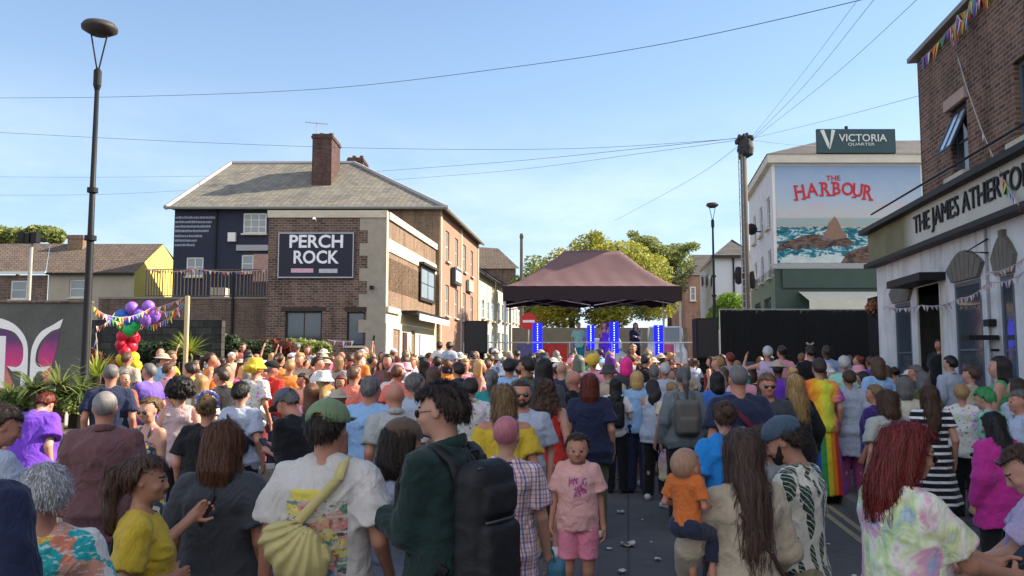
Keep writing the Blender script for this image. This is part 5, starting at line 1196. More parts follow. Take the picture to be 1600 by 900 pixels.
lp = lambda px, py, d: tuple(W(px, py, d))
bunting('rainbow bunting from the pale post to the lamp side, upper string', [lp(288, 470, 19), lp(240, 478, 19.5), lp(152, 486, 18)], 17, RB, .12, .2, seed=3)
bunting('rainbow bunting from the pale post drooping low behind the balloons', [lp(288, 476, 19), lp(222, 508, 20), lp(146, 478, 18)], 17, RB, .12, .15, seed=4)
bunting('bunting crossing from the wall to the pale post behind the purple balloons', [lp(150, 510, 19), lp(180, 488, 20), lp(286, 466, 19)], 17, RW, .11, .1, seed=5)
bunting('vertical bunting hanging beside the lamp post', [lp(150, 520, 18), lp(153, 560, 18)], 6, RW, .16, 0, seed=6)
bunting('bunting hung under the narrow pub window', [lp(512, 531, 31), lp(553, 533, 31)], 9, [(.7, .7, .72), (.15, .18, .4), (.62, .1, .1)], .22, .03, seed=7)
# ------------------------------------------------------------------ street lamps and poles
def lamp_post(label, px, pxt, pytop, d, rb, head):
    x = wx(px, d); zt_ = hz(pytop, d); rt = root('street_lamp', (x, d, g(d)), label, 'street lamp', 'street lamps')
    zf = zt_ - head * 3.2
    MB().tube([(x, d, g(d)), (x, d, g(d) + 1.2), (x, d, g(d) + 1.25), (x, d, g(d) + 3.8), (x, d, g(d) + 3.85), (x, d, zf)], [rb, rb, rb * .82, rb * .68, rb * .6, rb * .42], 14).build('pole', DKMET, rt, True)
    mb = MB()
    for zc, rr in ((1.25, 1.25), (3.8, 1.1), (4.6, 1.0)): mb.lathe((x, d, g(d) + zc), [(rb * .5, -.05), (rb * rr, -.04), (rb * rr, .04), (rb * .5, .05)], 14)
    mb.build('collar', DKMET, rt); mb = MB()
    mb.lathe((x, d, zf - .1), [(rb * .4, -.1), (rb * .75, 0), (rb * .75, .25), (rb * .3, .3)], 12)
    for sx_ in (-1, 1): mb.tube([(x, d, zf + .1), (x + sx_ * head * .5, d, zt_ - head * .35)], rb * .15, 6)
    mb.build('fork', DKMET, rt)
    MB().lathe((x, d, zt_ - head * .38), [(.001, -.04), (head * .5, -.03), (head * .98, .05), (head, .10), (head * .85, .16), (head * .4, head * .20), (.001, head * .22)], 24).build('lamp_shade', plain('grey lamp shade', (.05, .042, .038), .6), rt, True)
    MB().lathe((x, d, zt_ - head * .40), [(.001, -.03), (head * .42, -.025), (head * .42, 0), (.001, 0)], 20).build('lamp_lens', plain('lamp lens', (.12, .12, .11), .2), rt, True)
    return rt
lamp_post('tall black lamp post with round head rising beside the winged mural', 133 + 0, 153, 42, 13.6, .084, .285)
lamp_post('slim dark lamp post with flat round head before the white gabled house', 1118, 1118, 320, 34, .09, .25)
WOODP = plain('old grey timber pole', (.13, .115, .10), .95, ns=5, amt=.4, bump=.5, bs=20)
D_P = 30; tp = root('telegraph_pole', (wx(1169, D_P), D_P, g(D_P)), 'thick timber telegraph pole with tangled cable head before the mural building', 'pole')
MB().tube([(wx(1170, D_P), D_P, g(D_P)), (wx(1169, D_P), D_P, hz(212, D_P))], [.155, .115], 12).build('pole', WOODP, tp, True)
mb = MB(); r_ = random.Random(3)
for k in range(26):
    a = r_.uniform(0, 6.28); z = hz(244, D_P) + r_.uniform(0, .75); rr = .12 + r_.uniform(0, .16); p = (wx(1171, D_P) + rr * math.cos(a), D_P + rr * math.sin(a), z); mb.lathe(p, [(.001, -.1), (.06, -.09), (.08, 0), (.05, .1), (.001, .11)], 7)
mb.lathe((wx(1173, D_P), D_P, hz(238, D_P)), [(.1, -.2), (.27, -.1), (.30, .15), (.25, .45), (.05, .55)], 14); mb.build('cable_head', plain('black cable clutter', (.03, .03, .032), .7, ns=12, amt=.5), tp)
mb = MB(); 
for q in (1159.0, 1164.5): mb.tube([(wx(q, D_P), D_P - .3, hz(520, D_P)), (wx(q, D_P), D_P - .2, hz(240, D_P))], .017, 5)
for k in range(26): z = hz(520, D_P) + (hz(240, D_P) - hz(520, D_P)) * (k + .5) / 26; mb.tube([(wx(1159, D_P), D_P - .25, z), (wx(1164.5, D_P), D_P - .25, z)], .012, 4)
mb.build('climbing_steps', plain('galvanised', (.25, .25, .25), .5), tp)
for py, sx_ in ((418, -1), (425, 1)): MB().lathe((wx(1168 + sx_ * 11, D_P), D_P, hz(py + 12, D_P)), [(.001, -.35), (.12, -.28), (.16, 0), (.1, .28), (.001, .32)], 10).build('junction_box', DKMET, tp)
pz = root('timber_pole', (wx(815, 62), 62, g(62)), 'thin dark timber pole standing beyond the gazebo', 'pole'); MB().tube([(wx(815, 62), 62, g(62)), (wx(815, 62), 62, hz(365, 62))], [.16, .11], 8).build('pole', WOODP, pz); MB().box(wx(812, 62), wx(818, 62), 61.85, 62.1, hz(372, 62), hz(368, 62)).build('pole_cap', WOODP, pz)
def wire(label, pts, r_=.012):
    r_ *= .72
    P_ = []
    pts = [W(*p) for p in pts]
    for i in range(len(pts) - 1):
        p0 = pts[max(i - 1, 0)]; p1 = pts[i]; p2 = pts[i + 1]; p3 = pts[min(i + 2, len(pts) - 1)]
        for k in range(8):
            t = k / 8; P_.append(.5 * ((2 * p1) + (p2 - p0) * t + (2 * p0 - 5 * p1 + 4 * p2 - p3) * t * t + (3 * p1 - p0 - 3 * p2 + p3) * t ** 3))
    P_.append(pts[-1]); solo(MB().tube([tuple(p) for p in P_], r_, 5), 'overhead_cable', plain('black cable', (.10, .11, .13), .6, amt=.05), label, 'cable', 'overhead cables', loc=P_[len(P_) // 2])
wire('dark cable sweeping up across the whole sky', [(-60, 152, 34), (0, 153, 32), (200, 151, 28), (500, 139, 24), (800, 105, 20), (1050, 66, 17), (1345, 0, 14), (1440, -30, 13)], .011)
wire('long cable level with the chimney, reaching the telegraph pole', [(-40, 203, 34), (0, 207, 34), (300, 222, 33), (600, 232, 32), (900, 232, 31), (1160, 216, 30)], .011)
wire('cable dropping from behind the chimney stacks to the telegraph pole', [(585, 268, 56), (800, 252, 45), (1000, 232, 36), (1160, 215, 30)], .015); wire('lower cable from the slate roof to the telegraph pole', [(602, 282, 56), (800, 266, 45), (1000, 240, 36), (1160, 218, 30)], .012)
wire('faint cable at the height of the slate ridge', [(-40, 276, 60), (150, 277, 58), (330, 275, 56)], .012); wire('faint lower cable passing behind the lamp post', [(-40, 305, 60), (150, 304, 58), (320, 296, 56)], .012)
wire('cable climbing steeply from the telegraph pole past the sky corner', [(1176, 216, 30), (1260, 130, 24), (1365, 0, 17), (1390, -30, 16)], .008); wire('second steep cable from the telegraph pole, nearer the brick corner', [(1176, 218, 30), (1300, 120, 23), (1432, 0, 15), (1460, -30, 14)], .008); wire('third steep faint cable from the telegraph pole', [(1175, 214, 30), (1250, 120, 25), (1340, 0, 18)], .007)
wire('cable from the telegraph pole to the roof sign', [(1176, 219, 30), (1235, 226, 32.5), (1284, 228, 34.8)], .014); wire('cable from the telegraph pole to the brick wall corner', [(1176, 216, 30), (1300, 186, 24), (1442, 148, 17)], .007)
wire('faint slack cable from the far roofs to the telegraph pole', [(960, 345, 60), (1080, 280, 42), (1158, 225, 30)], .012)
# ------------------------------------------------------------------ mural building
YB = 35.; mxx = lambda px: wx(px, YB); mzz = lambda py: hz(py, YB); GB = g(YB); XB0 = mxx(1214); XB1 = mxx(1560)
mbld = root('mural_building', (mxx(1300), YB, GB), 'tall white corner building with painted seascape and red HARBOUR lettering', 'building')
WR = plain('white painted render', (.66, .65, .63), .85, ns=1.2, amt=.2); DGR = plain('dark green shopfront paint', (.045, .075, .06), .6, ns=2, amt=.3)
TB = lambda u, v, z: (u, YB + v, z)
MB(TB).wall(XB0, XB1, mzz(416), mzz(256), [], .1).build('front_wall', WR, mbld); MB(TB).wall(XB0, XB1, GB - .5, mzz(416), [], .1).build('shopfront_wall', DGR, mbld)
def TW(u, v, z): return (XB0 + (wx(1176, 43.2) - XB0) / 8.2 * u + v, YB + u, z)
hs_ = []
for r0, r1 in ((350, 300), (430, 385)):
    for u in (.8, 3.2, 5.6): hs_.append((u, u + .95, mzz(r0), mzz(r1)))
MB(TW).wall(0, 8.2, mzz(416), mzz(256), hs_, .15).build('side_wall', plain('cool white render', (.60, .61, .64), .85, ns=1.2, amt=.2), mbld)
for h in hs_: window_at(mbld, TW, *h, .06, .06, 0, 1, WHITE, GLS)
MB(TW).wall(0, 8.2, GB - .5, mzz(416), [(1.2, 3.4, GB, mzz(460)), (4.6, 6.8, GB, mzz(460))], .2).build('shopfront_side', plain('grey green render', (.16, .2, .15), .8, ns=2), mbld)
for u in (1.2, 4.6): window_at(mbld, TW, u, u + 2.2, GB + .3, mzz(460), .1, .1, 1, 0, DGR, GLS, sill=False)
MB().prism([(XB0 - .25, YB - .25), (XB1, YB - .25), (XB1, YB + 8.4), TW(8.4, -.25, 0)[:2]], mzz(256), mzz(243)).build('cornice', plain('cream cornice', (.58, .54, .46), .85, ns=2, amt=.3), mbld)
MB(TB).box(XB0 - .08, XB1, -.06, -.003, mzz(420), mzz(412)).build('string_course', LEAD, mbld)
mb = MB().add([(XB0 - .3, YB - .3, mzz(243)), (XB1, YB - .3, mzz(243)), (XB1, YB + 4.2, hz(219, YB + 4.2)), (wx(1290, YB + 4.2), YB + 4.2, hz(221, YB + 4.2)), TW(8.6, -.3, mzz(243)), (XB1, YB + 8.6, mzz(243))], [(0, 1, 2, 3), (0, 3, 4), (3, 2, 5, 4)]); mb.build('roof', SLATED, mbld)
def seaf(b):
    o = b.obj(); s = b.sep(o); x, z = s[0], s[2]
    u = b.m('DIVIDE', x, 6.2); v = b.m('DIVIDE', b.m('SUBTRACT', z, zlo), zsp)     # 0..1 height in the mural
    n = b.noise(o, .9, 5, .6, .6); n2 = b.noise(b.mp(o, (1, 1, 2.2)), 2.2, 6, .7, 1.2); sky_ = b.ramp(b.m('MULTIPLY_ADD', n, .30, b.m('SUBTRACT', v, .15)), [(.35, (.55, .40, .28)), (.48, (.48, .48, .48)), (.66, (.38, .46, .56)), (.95, (.26, .36, .52))])
    pk = b.m('MULTIPLY', b.m('GREATER_THAN', n, .55), b.m('LESS_THAN', v, .62)); sky_ = b.mix(b.m('MULTIPLY', pk, .35), sky_, (.60, .38, .34))
    sea = b.ramp(b.m('MULTIPLY_ADD', n2, 1, b.m('MULTIPLY', v, -.1)), [(.3, (.012, .05, .07)), (.45, (.02, .15, .20)), (.50, (.08, .30, .36)), (.545, (.5, .58, .6)), (.75, (.6, .64, .62))])
    edge = b.m('MULTIPLY_ADD', n2, .12, b.m('SUBTRACT', v, .42)); c = b.mix(b.m('LESS_THAN', edge, .0), sky_, sea)
    hline = b.m('MULTIPLY', b.m('GREATER_THAN', v, .37), b.m('LESS_THAN', v, .46)); c = b.mix(b.m('MULTIPLY', hline, .45), c, (.06, .30, .36)); b.col(c)
zlo = mzz(411) - GB; zsp = mzz(259) - mzz(411)
MB(TB).box(mxx(1219), mxx(1450), -.03, -.002, mzz(411), mzz(259)).build('mural', M('mural seascape paint', seaf, .85), mbld)
RK = M('mural rock paint', lambda b: b.col(b.ramp(b.noise(b.mp(b.obj(), (1, 1, 2.4)), 2.4, 7, .72, 1), [(.36, (.02, .022, .035)), (.46, (.08, .05, .04)), (.54, (.17, .10, .07)), (.62, (.10, .13, .16)), (.7, (.35, .42, .42))])), .85)
def flatpoly(name, pts, z, mat, parent, xf, zf):
    n = len(pts); vs = [(xf(a), YB - z, zf(b)) for a, b in pts] + [(xf(a), YB - .031, zf(b)) for a, b in pts]; MB().add(vs, [tuple(range(n))] + [(i, i + n, (i + 1) % n + n, (i + 1) % n) for i in range(n)]).build(name, mat, parent)
flatpoly('mural_rock', [(1221, 393), (1221, 383), (1232, 377), (1246, 374), (1262, 368), (1280, 366), (1300, 369), (1318, 367), (1332, 373), (1341, 380), (1330, 386), (1310, 384), (1290, 390), (1270, 385), (1250, 391), (1236, 388)], .036, RK, mbld, mxx, mzz)
flatpoly('mural_rock', [(1318, 411), (1322, 400), (1340, 390), (1362, 384), (1376, 390), (1392, 400), (1395, 411)], .037, RK, mbld, mxx, mzz)
flatpoly('mural_boulder', [(1290, 372), (1294, 363), (1299, 359), (1301, 349), (1306, 344), (1311, 338), (1316, 345), (1319, 352), (1322, 360), (1328, 364), (1330, 371), (1310, 375)], .038, plain('mural warm ochre paint', (.24, .15, .11), .85, ns=3, amt=.4), mbld, mxx, mzz)
flatpoly('mural_foam', [(1222, 411), (1226, 403), (1250, 399), (1275, 403), (1300, 397), (1325, 401), (1318, 411)], .039, plain('mural foam paint', (.50, .57, .56), .85, ns=3, amt=.4), mbld, mxx, mzz)
REDL = plain('mural red letters', (.50, .03, .045), .7)
word = 'HARBOUR'; xs_ = [1257, 1277, 1297, 1315, 1333, 1349, 1364]
for k, (ch_, x) in enumerate(zip(word, xs_)):
    vs, fs = text_mesh(ch_, .76, .01, .86, .014); t = (x - 1310) / 55; zc = mzz(295.5 + 6 * t * t); rot = -t * .13; kz = 1.0 + .10 * t * t
    sx0 = 1 if ch_ != 'H' else 1.05
    mb = MB(); mb.add([(mxx(x) + (v[0] * math.cos(rot) - v[2] * kz * math.sin(-rot) * -1) * sx0, YB - .045 + v[1], zc + v[2] * kz * math.cos(rot) + v[0] * math.sin(rot)) for v in vs], fs); mb.build('lettering', REDL, mbld)
    # small serifs so the letters read as a display face
    mb = MB(); hw = (max(v[0] for v in vs) - min(v[0] for v in vs)) / 2; hh = (max(v[2] for v in vs) - min(v[2] for v in vs)) / 2 * kz
    for sx_, sz_ in ((-1, -1), (1, -1), (-1, 1)) if ch_ in 'HR' else ((-1, -1), (-1, 1)):
        if ch_ in 'AOU' and sz_ == 1: continue
        cx, cz = sx_ * hw * .8, sz_ * hh; X_ = mxx(x) + cx * math.cos(rot); Z_ = zc + cz + cx * math.sin(rot); mb.box(X_ - .09, X_ + .09, YB - .058, YB - .034, Z_ - .035, Z_ + .035)
    if mb.v and ch_ != 'O': mb.build('letter_serif', REDL, mbld)
vs, fs = text_mesh('THE', .30, .01, 1.1, .004); MB().add([(mxx(1311) + v[0], YB - .045 + v[1], mzz(279) + v[2]) for v in vs], fs).build('lettering', REDL, mbld)
rs = root('roof_sign', (mxx(1345), YB - .3, mzz(243)), 'dark teal rooftop sign board reading VICTORIA', 'sign')
TEAL = plain('dark teal board', (.035, .075, .085), .6, ns=1.2, amt=.25)
MB().box(mxx(1283), mxx(1407), YB - .35, YB - .2, mzz(242), mzz(205)).build('board', TEAL, rs)
for px in (1300, 1345, 1392): MB().tube([(mxx(px), YB - .15, mzz(244)), (mxx(px), YB - .15, mzz(207))], .05, 6).build('strut', DKMET, rs)
MB().box(mxx(1329), mxx(1333), YB - .3, YB - .2, mzz(205), mzz(200)).build('lamp', DKMET, rs)
OW = plain('off white letters', (.62, .64, .62), .6, amt=.05)
vs, fs = text_mesh('VICTORIA', .44, .01, 1.02, .004, 0, 1.0); MB().add([(mxx(1355) + v[0], YB - .37 + v[1], mzz(219.5) + v[2]) for v in vs], fs).build('lettering', OW, rs)
vs, fs = text_mesh('QUARTER', .17, .01, 1.5); MB().add([(mxx(1352) + v[0], YB - .37 + v[1], mzz(229) + v[2]) for v in vs], fs).build('lettering', OW, rs)
flp = lambda pts, nm: MB().add([(mxx(a), YB - .365, mzz(b)) for a, b in pts] + [(mxx(a), YB - .351, mzz(b)) for a, b in pts], [tuple(range(len(pts)))] + [(i, i + len(pts), (i + 1) % len(pts) + len(pts), (i + 1) % len(pts)) for i in range(len(pts))]).build(nm, OW, rs)
flp([(1288, 207), (1294, 206), (1302, 228), (1300, 235)], 'emblem'); flp([(1303, 229), (1306, 206), (1312, 207), (1303, 236), (1301, 236)], 'emblem')
# green fascia, cream awning, hanging basket on the mural building
MB(TB).box(mxx(1225), mxx(1420), -.12, -.01, mzz(450), mzz(421)).build('shop_fascia', DGR, mbld)
mb = MB().add([(mxx(1250), YB - .06, mzz(456)), (mxx(1450), YB - .06, mzz(456)), (mxx(1450), YB - 1.3, mzz(473)), (mxx(1250), YB - 1.3, mzz(473)), (mxx(1450), YB - 1.3, mzz(486)), (mxx(1250), YB - 1.3, mzz(486))], [(0, 1, 2, 3), (3, 2, 4, 5)]); mb.build('awning', plain('cream awning', (.56, .54, .45), .85, ns=2, amt=.25), mbld)
o = MB(TW).tube([(3, -.1, mzz(345)), (3, -.9, mzz(345))], .03, 6).build('sign_bracket', DKMET, mbld); MB(TW).lathe((3, -.55, mzz(341)), [(.001, -.28), (.2, -.2), (.28, 0), (.2, .2), (.001, .28)], 14).build('hanging_lamp', DKMET, mbld)
# white gabled house and brick houses beyond
YG = 56.; wh = root('white_house', (wx(1130, YG), YG, g(YG)), 'pale house with grey gable beyond the slim lamp post', 'house')
a, b = wx(1120, YG), wx(1182, YG)
MB().box(a, b, YG, YG + .3, g(YG) - .5, hz(398, YG)).build('wall', plain('bluish white render', (.56, .58, .62), .85, ns=.8, amt=.15), wh)
x1_, y1_ = wx(1096, YG + 12), YG + 12
MB().add([(a, YG, g(YG) - .5), (x1_, y1_, g(YG) - .5), (x1_, y1_, hz(424, y1_)), (a, YG, hz(400, YG))], [(3, 2, 1, 0)]).build('side_wall', plain('grey white render', (.52, .5, .46), .85, ns=.8, amt=.25), wh)
mb = MB().add([(a - .3, YG - .3, hz(402, YG)), (b, YG - .3, hz(398, YG)), (b, YG + 6, hz(372, YG + 6)), (wx(1148, YG + 6), YG + 6, hz(374, YG + 6)), (x1_ - .2, y1_, hz(426, y1_))], [(0, 1, 2, 3), (0, 3, 4)]); mb.build('roof', SLATED, wh)
MB().box(a - .3, b, YG - .4, YG - .31, hz(404, YG), hz(399.5, YG)).build('fascia_board', FRB, wh); MB().box(wx(1148, YG), wx(1150, YG), YG - .12, YG - .01, g(YG), hz(402, YG)).build('drainpipe', DKMET, wh)
for k in range(3):
    u = (k + .6) / 3.6; X = a + (x1_ - a) * u; Y = YG + 12 * u; wn = MB().add([(X - .12, Y, hz(446, Y)), (X + (x1_ - a) * .12 - .1, Y + 1.4, hz(446, Y)), (X + (x1_ - a) * .12 - .1, Y + 1.4, hz(430, Y)), (X - .12, Y, hz(430, Y))], [(3, 2, 1, 0)]).build('window', GLS, wh)
bh = root('distant_brick_house', (wx(1085, 75), 75, g(75)), 'orange brick house at the far end of the street', 'house')
MB().box(wx(1072, 75), wx(1118, 75), 75, 82, g(75) - .5, hz(428, 75)).build('wall', BRL, bh); MB().add([(wx(1068, 75), 74.8, hz(430, 75)), (wx(1122, 75), 74.8, hz(430, 75)), (wx(1118, 79), 79, hz(398, 79)), (wx(1082, 79), 79, hz(398, 79))], [(0, 1, 2, 3)]).build('roof', SLATED, bh)
for px in (1080, 1100): window_at(bh, lambda u, v, z: (u, 75 + v, z), wx(px, 75), wx(px + 9, 75), hz(470, 75), hz(448, 75), -.05, .1, 0, 1, WHITE, GLS)
# row of houses past the pub on the left side of the street
for k, (yy, c, et, rt_, lb) in enumerate(((57.4, (.56, .50, .36), 424, 388, 'cream rendered house joined to the pub, black timber gable'), (66, (.50, .46, .38), 440, 408, 'second cream house down the street with dark roof'), (76, (.46, .42, .36), 452, 425, 'last pale house of the street row before the trees'))):
    xx = XR2 + (yy - Y2) * .118; y2_ = yy + 8.2; xx2 = xx + (y2_ - yy) * .118; rr = root('terrace_house', (xx - 3, yy, g(yy)), lb, 'house', 'houses in the row beyond the pub'); E0 = hz(et, yy); mt = plain('street render %d' % k, c, .85, ns=1, amt=.25)
    mb = MB().add([(xx, yy, g(yy) - .5), (xx2, y2_, g(yy) - .5), (xx2, y2_, E0), (xx, yy, E0), (xx - 7, yy, g(yy) - .5), (xx - 7, yy, E0), (xx - 3.5, yy, E0 + 2.3)], [(0, 1, 2, 3), (4, 0, 3, 6, 5)]); mb.build('wall', mt, rr)
    MB().add([(xx + .4, yy - .1, E0 - .15), (xx2 + .4, y2_, E0 - .15), (xx2 - 3.5, y2_, E0 + 2.4), (xx - 3.5, yy - .1, E0 + 2.4), (xx - 7.4, yy, E0 - .15), (xx2 - 7.4, y2_, E0 - .15)], [(0, 1, 2, 3), (3, 2, 5, 4)]).build('roof', TILE if k else SLATED, rr)
    for q in range(3):
        for z0_ in (1.0, 3.4):
            TT = lambda u, v, z, xx=xx, yy=yy: (xx + .118 * u - v, yy + u, z); window_at(rr, TT, 1 + q * 2.5, 2.1 + q * 2.5, g(yy) + z0_, g(yy) + z0_ + 1.4, -.05, .08, 0, 1, FRB if k % 2 else WHITE, GLS)
    MB().tube([(xx + .45, yy - .05, E0 - .2), (xx2 + .45, y2_, E0 - .2)], .08, 5).build('gutter', DKMET, rr)
bb = root('brick_end_house', (wx(775, 80), 80, g(80)), 'brown hipped roof house showing above the row of gutters', 'house'); MB().box(wx(740, 80), wx(806, 80), 80, 88, g(80), hz(418, 80)).build('wall', BRD, bb)
MB().add([(wx(735, 80), 79.7, hz(420, 80)), (wx(812, 80), 79.7, hz(420, 80)), (wx(778, 84), 84, hz(388, 84)), (wx(748, 84), 84, hz(386, 84))], [(0, 1, 2, 3)]).build('roof', TILE, bb)
# ------------------------------------------------------------------ the white pub on the right
OX = 5.70; sn = math.hypot(1, SX); dS = Vector((SX / sn, 1 / sn, 0)); dN = Vector((1 / sn, -SX / sn, 0))
def TP(u, v, z): return (OX + dS.x * u + dN.x * v, dS.y * u + dN.y * v, z)     # v into the building
def up(px):                         # photograph column on the pub's face -> distance along it
    k = (px - 800) / 1300; y = OX / (k - SX); return y * sn
def zu(py, u): return W(0, py, u / sn).z
UE = up(1372.5); UB = up(1446)
zfb = zu(413, UE); zft = zu(367, UE); GP = .12
white = M('white painted brick', lambda b: None, .7)
def wpb(b):
    o = b.obj(); n = b.noise(o, 1.2, 5, .6); t = b.n('TexBrick'); s = b.sep(o); b.put(t.inputs['Vector'], b.comb(s[1], s[2], 0)); t.inputs['Scale'].default_value = 1; t.inputs['Brick Width'].default_value = .45; t.inputs['Row Height'].default_value = .15; t.inputs['Mortar Size'].default_value = .006
    b.col(b.ramp(n, [(.3, (.50, .50, .50)), (.55, (.66, .66, .66)), (.75, (.72, .72, .71))]) if False else b.mix(1, b.ramp(n, [(.3, (.50, .50, .50)), (.55, (.66, .66, .66)), (.75, (.72, .72, .71))]), b.ramp(b.noise(b.mp(o, (3, 3, .3)), 1.6, 5, .7), [(.36, (.74, .72, .68)), (.5, (1, 1, 1))]), 'MULTIPLY')); b.bump(b.m('ADD', t.outputs[1], b.m('MULTIPLY', b.noise(o, 20, 3), -.5)), .35, .008)
white = M('white painted pub wall', wpb, .7)
wp = root('white_pub', TP(15, 0, .1), 'white painted pub with cream fascia board, dark openings and mottled brick upper storey', 'pub')
op = [(up(1436.5), up(1408), -1, zu(478, up(1408))), (up(1474), up(1436.5), -1, zu(430, up(1440))), (up(1537), up(1492), 0, 0), (up(1588), up(1565), 0, 0)]
w1 = (up(1424), up(1399.5), GP + .85, zu(474, up(1410))); dr = (up(1473), up(1434), GP - .1, zu(445, up(1455))); w2 = (up(1536), up(1494), GP + .75, zu(440, up(1512))); w3 = (up(1588), up(1566), GP + .75, zu(430, up(1577)))
wa, wb = (min(w1[0], w1[1]), max(w1[0], w1[1]), w1[2], w1[3]), (min(w2[0], w2[1]), max(w2[0], w2[1]), w2[2], w2[3]); wc = (min(w3[0], w3[1]), max(w3[0], w3[1]), w3[2], w3[3]); wd = (min(dr[0], dr[1]), max(dr[0], dr[1]), dr[2], dr[3])
MB(TP).wall(-12, UE, 0, zfb, [wa, wb, wc, wd], .03).build('wall', white, wp)
MB(TP).box(UE - .02, UE, .0, 9, 0, zft + .3).build('end_wall', white, wp)
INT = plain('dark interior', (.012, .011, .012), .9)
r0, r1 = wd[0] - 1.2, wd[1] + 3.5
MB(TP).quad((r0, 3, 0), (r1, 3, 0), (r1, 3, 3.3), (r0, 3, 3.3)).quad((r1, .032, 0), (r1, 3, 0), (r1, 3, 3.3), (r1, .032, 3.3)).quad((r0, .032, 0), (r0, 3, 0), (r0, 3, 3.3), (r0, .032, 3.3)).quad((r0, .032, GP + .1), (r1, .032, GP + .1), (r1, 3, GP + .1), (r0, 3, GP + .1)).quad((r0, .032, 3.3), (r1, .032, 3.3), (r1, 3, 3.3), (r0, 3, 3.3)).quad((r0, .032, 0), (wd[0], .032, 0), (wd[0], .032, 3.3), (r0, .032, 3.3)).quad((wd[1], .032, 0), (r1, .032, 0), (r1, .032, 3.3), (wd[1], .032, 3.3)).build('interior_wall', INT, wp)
for a in (wa, wb, wc):
    w_ = window_at(wp, TP, *a, .0, .07, 0, 1, plain('grey blue frame', (.10, .12, .15), .5), GLS, sill=False); MB(TP).box(a[0] - .15, a[1] + .15, -.14, .1, a[2] - .16, a[2]).build('sill', DKMET, w_)
MB(TP).box(wd[0], wd[0] + .07, -.02, .012, GP, wd[3]).build('door_frame', plain('cream frame', (.5, .47, .4), .6), wp); MB(TP).box(wd[1] - .07, wd[1], -.02, .012, GP, wd[3]).build('door_frame', plain('cream frame', (.5, .47, .4), .6), wp)
MB(TP).box(wd[0] - .25, wd[1] + .35, -.45, .0, wd[3] + .02, wd[3] + .16).build('door_canopy', DKMET, wp); MB(TP).box(wd[0] - .1, wd[1] + .1, -.5, 1.2, GP, .499).build('door_step', plain('stone step', (.2, .2, .19), .9), wp)
# stone fans over the openings
FAN = plain('weathered fan stone', (.16, .145, .12), .9, ns=6, amt=.4)
def fan(a, h=.42, n=7, key=False):
    mb = MB(TP); c = (a[0] + a[1]) / 2; hw = (a[1] - a[0]) / 2 + .12; z = a[3]
    for k in range(n):
        t0 = (k + .06) / n; t1 = (k + .94) / n; x0, x1 = c - hw * .80 + 2 * hw * .80 * t0, c - hw * .80 + 2 * hw * .80 * t1; X0_, X1_ = c - hw * 1.12 + 2 * hw * 1.12 * t0, c - hw * 1.12 + 2 * hw * 1.12 * t1
        ar = lambda t: .45 + .55 * math.sin(math.pi * t); ex = .10 if key and k == n // 2 else 0
        vs = [(x0, -.07, z + .02), (x1, -.07, z + .02), (X1_, -.07, z + h * ar(t1) + ex), (X0_, -.07, z + h * ar(t0) + ex)]; mb.add(vs + [(p[0], 0, p[2]) for p in vs], [(3, 2, 1, 0), (0, 1, 5, 4), (1, 2, 6, 5), (2, 3, 7, 6), (3, 0, 4, 7)])
    mb.build('stone_fan', FAN, wp)
fan(wa, .5, 8); fan(wb, .52, 7); fan(wc, .6, 5, True)
# fascia
fas = MB(TP).box(-12, UE, -.16, -.01, zfb, zft).build('fascia_board', M('faded cream fascia with painted reflection', lambda b: b.col(b.mix(b.ramp(b.m('MULTIPLY_ADD', b.sep(b.obj())[1], .28, .35), [(.05, 0.), (.62, 0.), (.8, 1.)]), b.mix(b.noise(b.obj(), 1.5, 5), (.42, .41, .35), (.62, .61, .54)), b.mix(b.noise(b.obj(), 2, 3), (.10, .10, .045), (.24, .22, .12)))), .7), wp)  # olive far end is a reflection painted into the board colour
MB(TP).box(-12, UE + .1, -.34, -.0, zft, zft + .10).build('fascia_cornice', DKMET, wp); MB(TP).box(-12, UE + .05, -.26, -.005, zfb - .09, zfb).build('fascia_trim', DKMET, wp)
MB(TP).box(-12, UE, 0.02, 9, zft + .10, zft + .16).build('flat_roof', SLATED, wp)
MB(TP).tube([(u_, -.15, zft + .42) for u_ in (-12, 6, UE - .3)], .02, 6).build('roof_rail', DKMET, wp)
KL = plain('black fascia letters', (.015, .015, .018), .6, amt=.05)
u0_, u1_ = up(1450), up(1650); n_ = 'THE JAMES ATHERTON'; hL = (zft - zfb) * .66
vs, fs = text_mesh(n_, 1, .012, 1, .0); xs = [v[0] for v in vs]; zs_ = [v[2] for v in vs]
kx = (u0_ - u1_) / (max(xs) - min(xs)); kz = hL / (max(zs_) - min(zs_)); mu = (u0_ + u1_) / 2
# text runs from the far end towards the camera, as read from the street
MB(TP).add([(mu - v[0] * kx, -.178 - v[1] * 1, (zfb + zft) / 2 + (v[2] - (max(zs_) + min(zs_)) / 2) * kz) for v in vs], [f[::-1] for f in fs]).build('lettering', KL, wp)
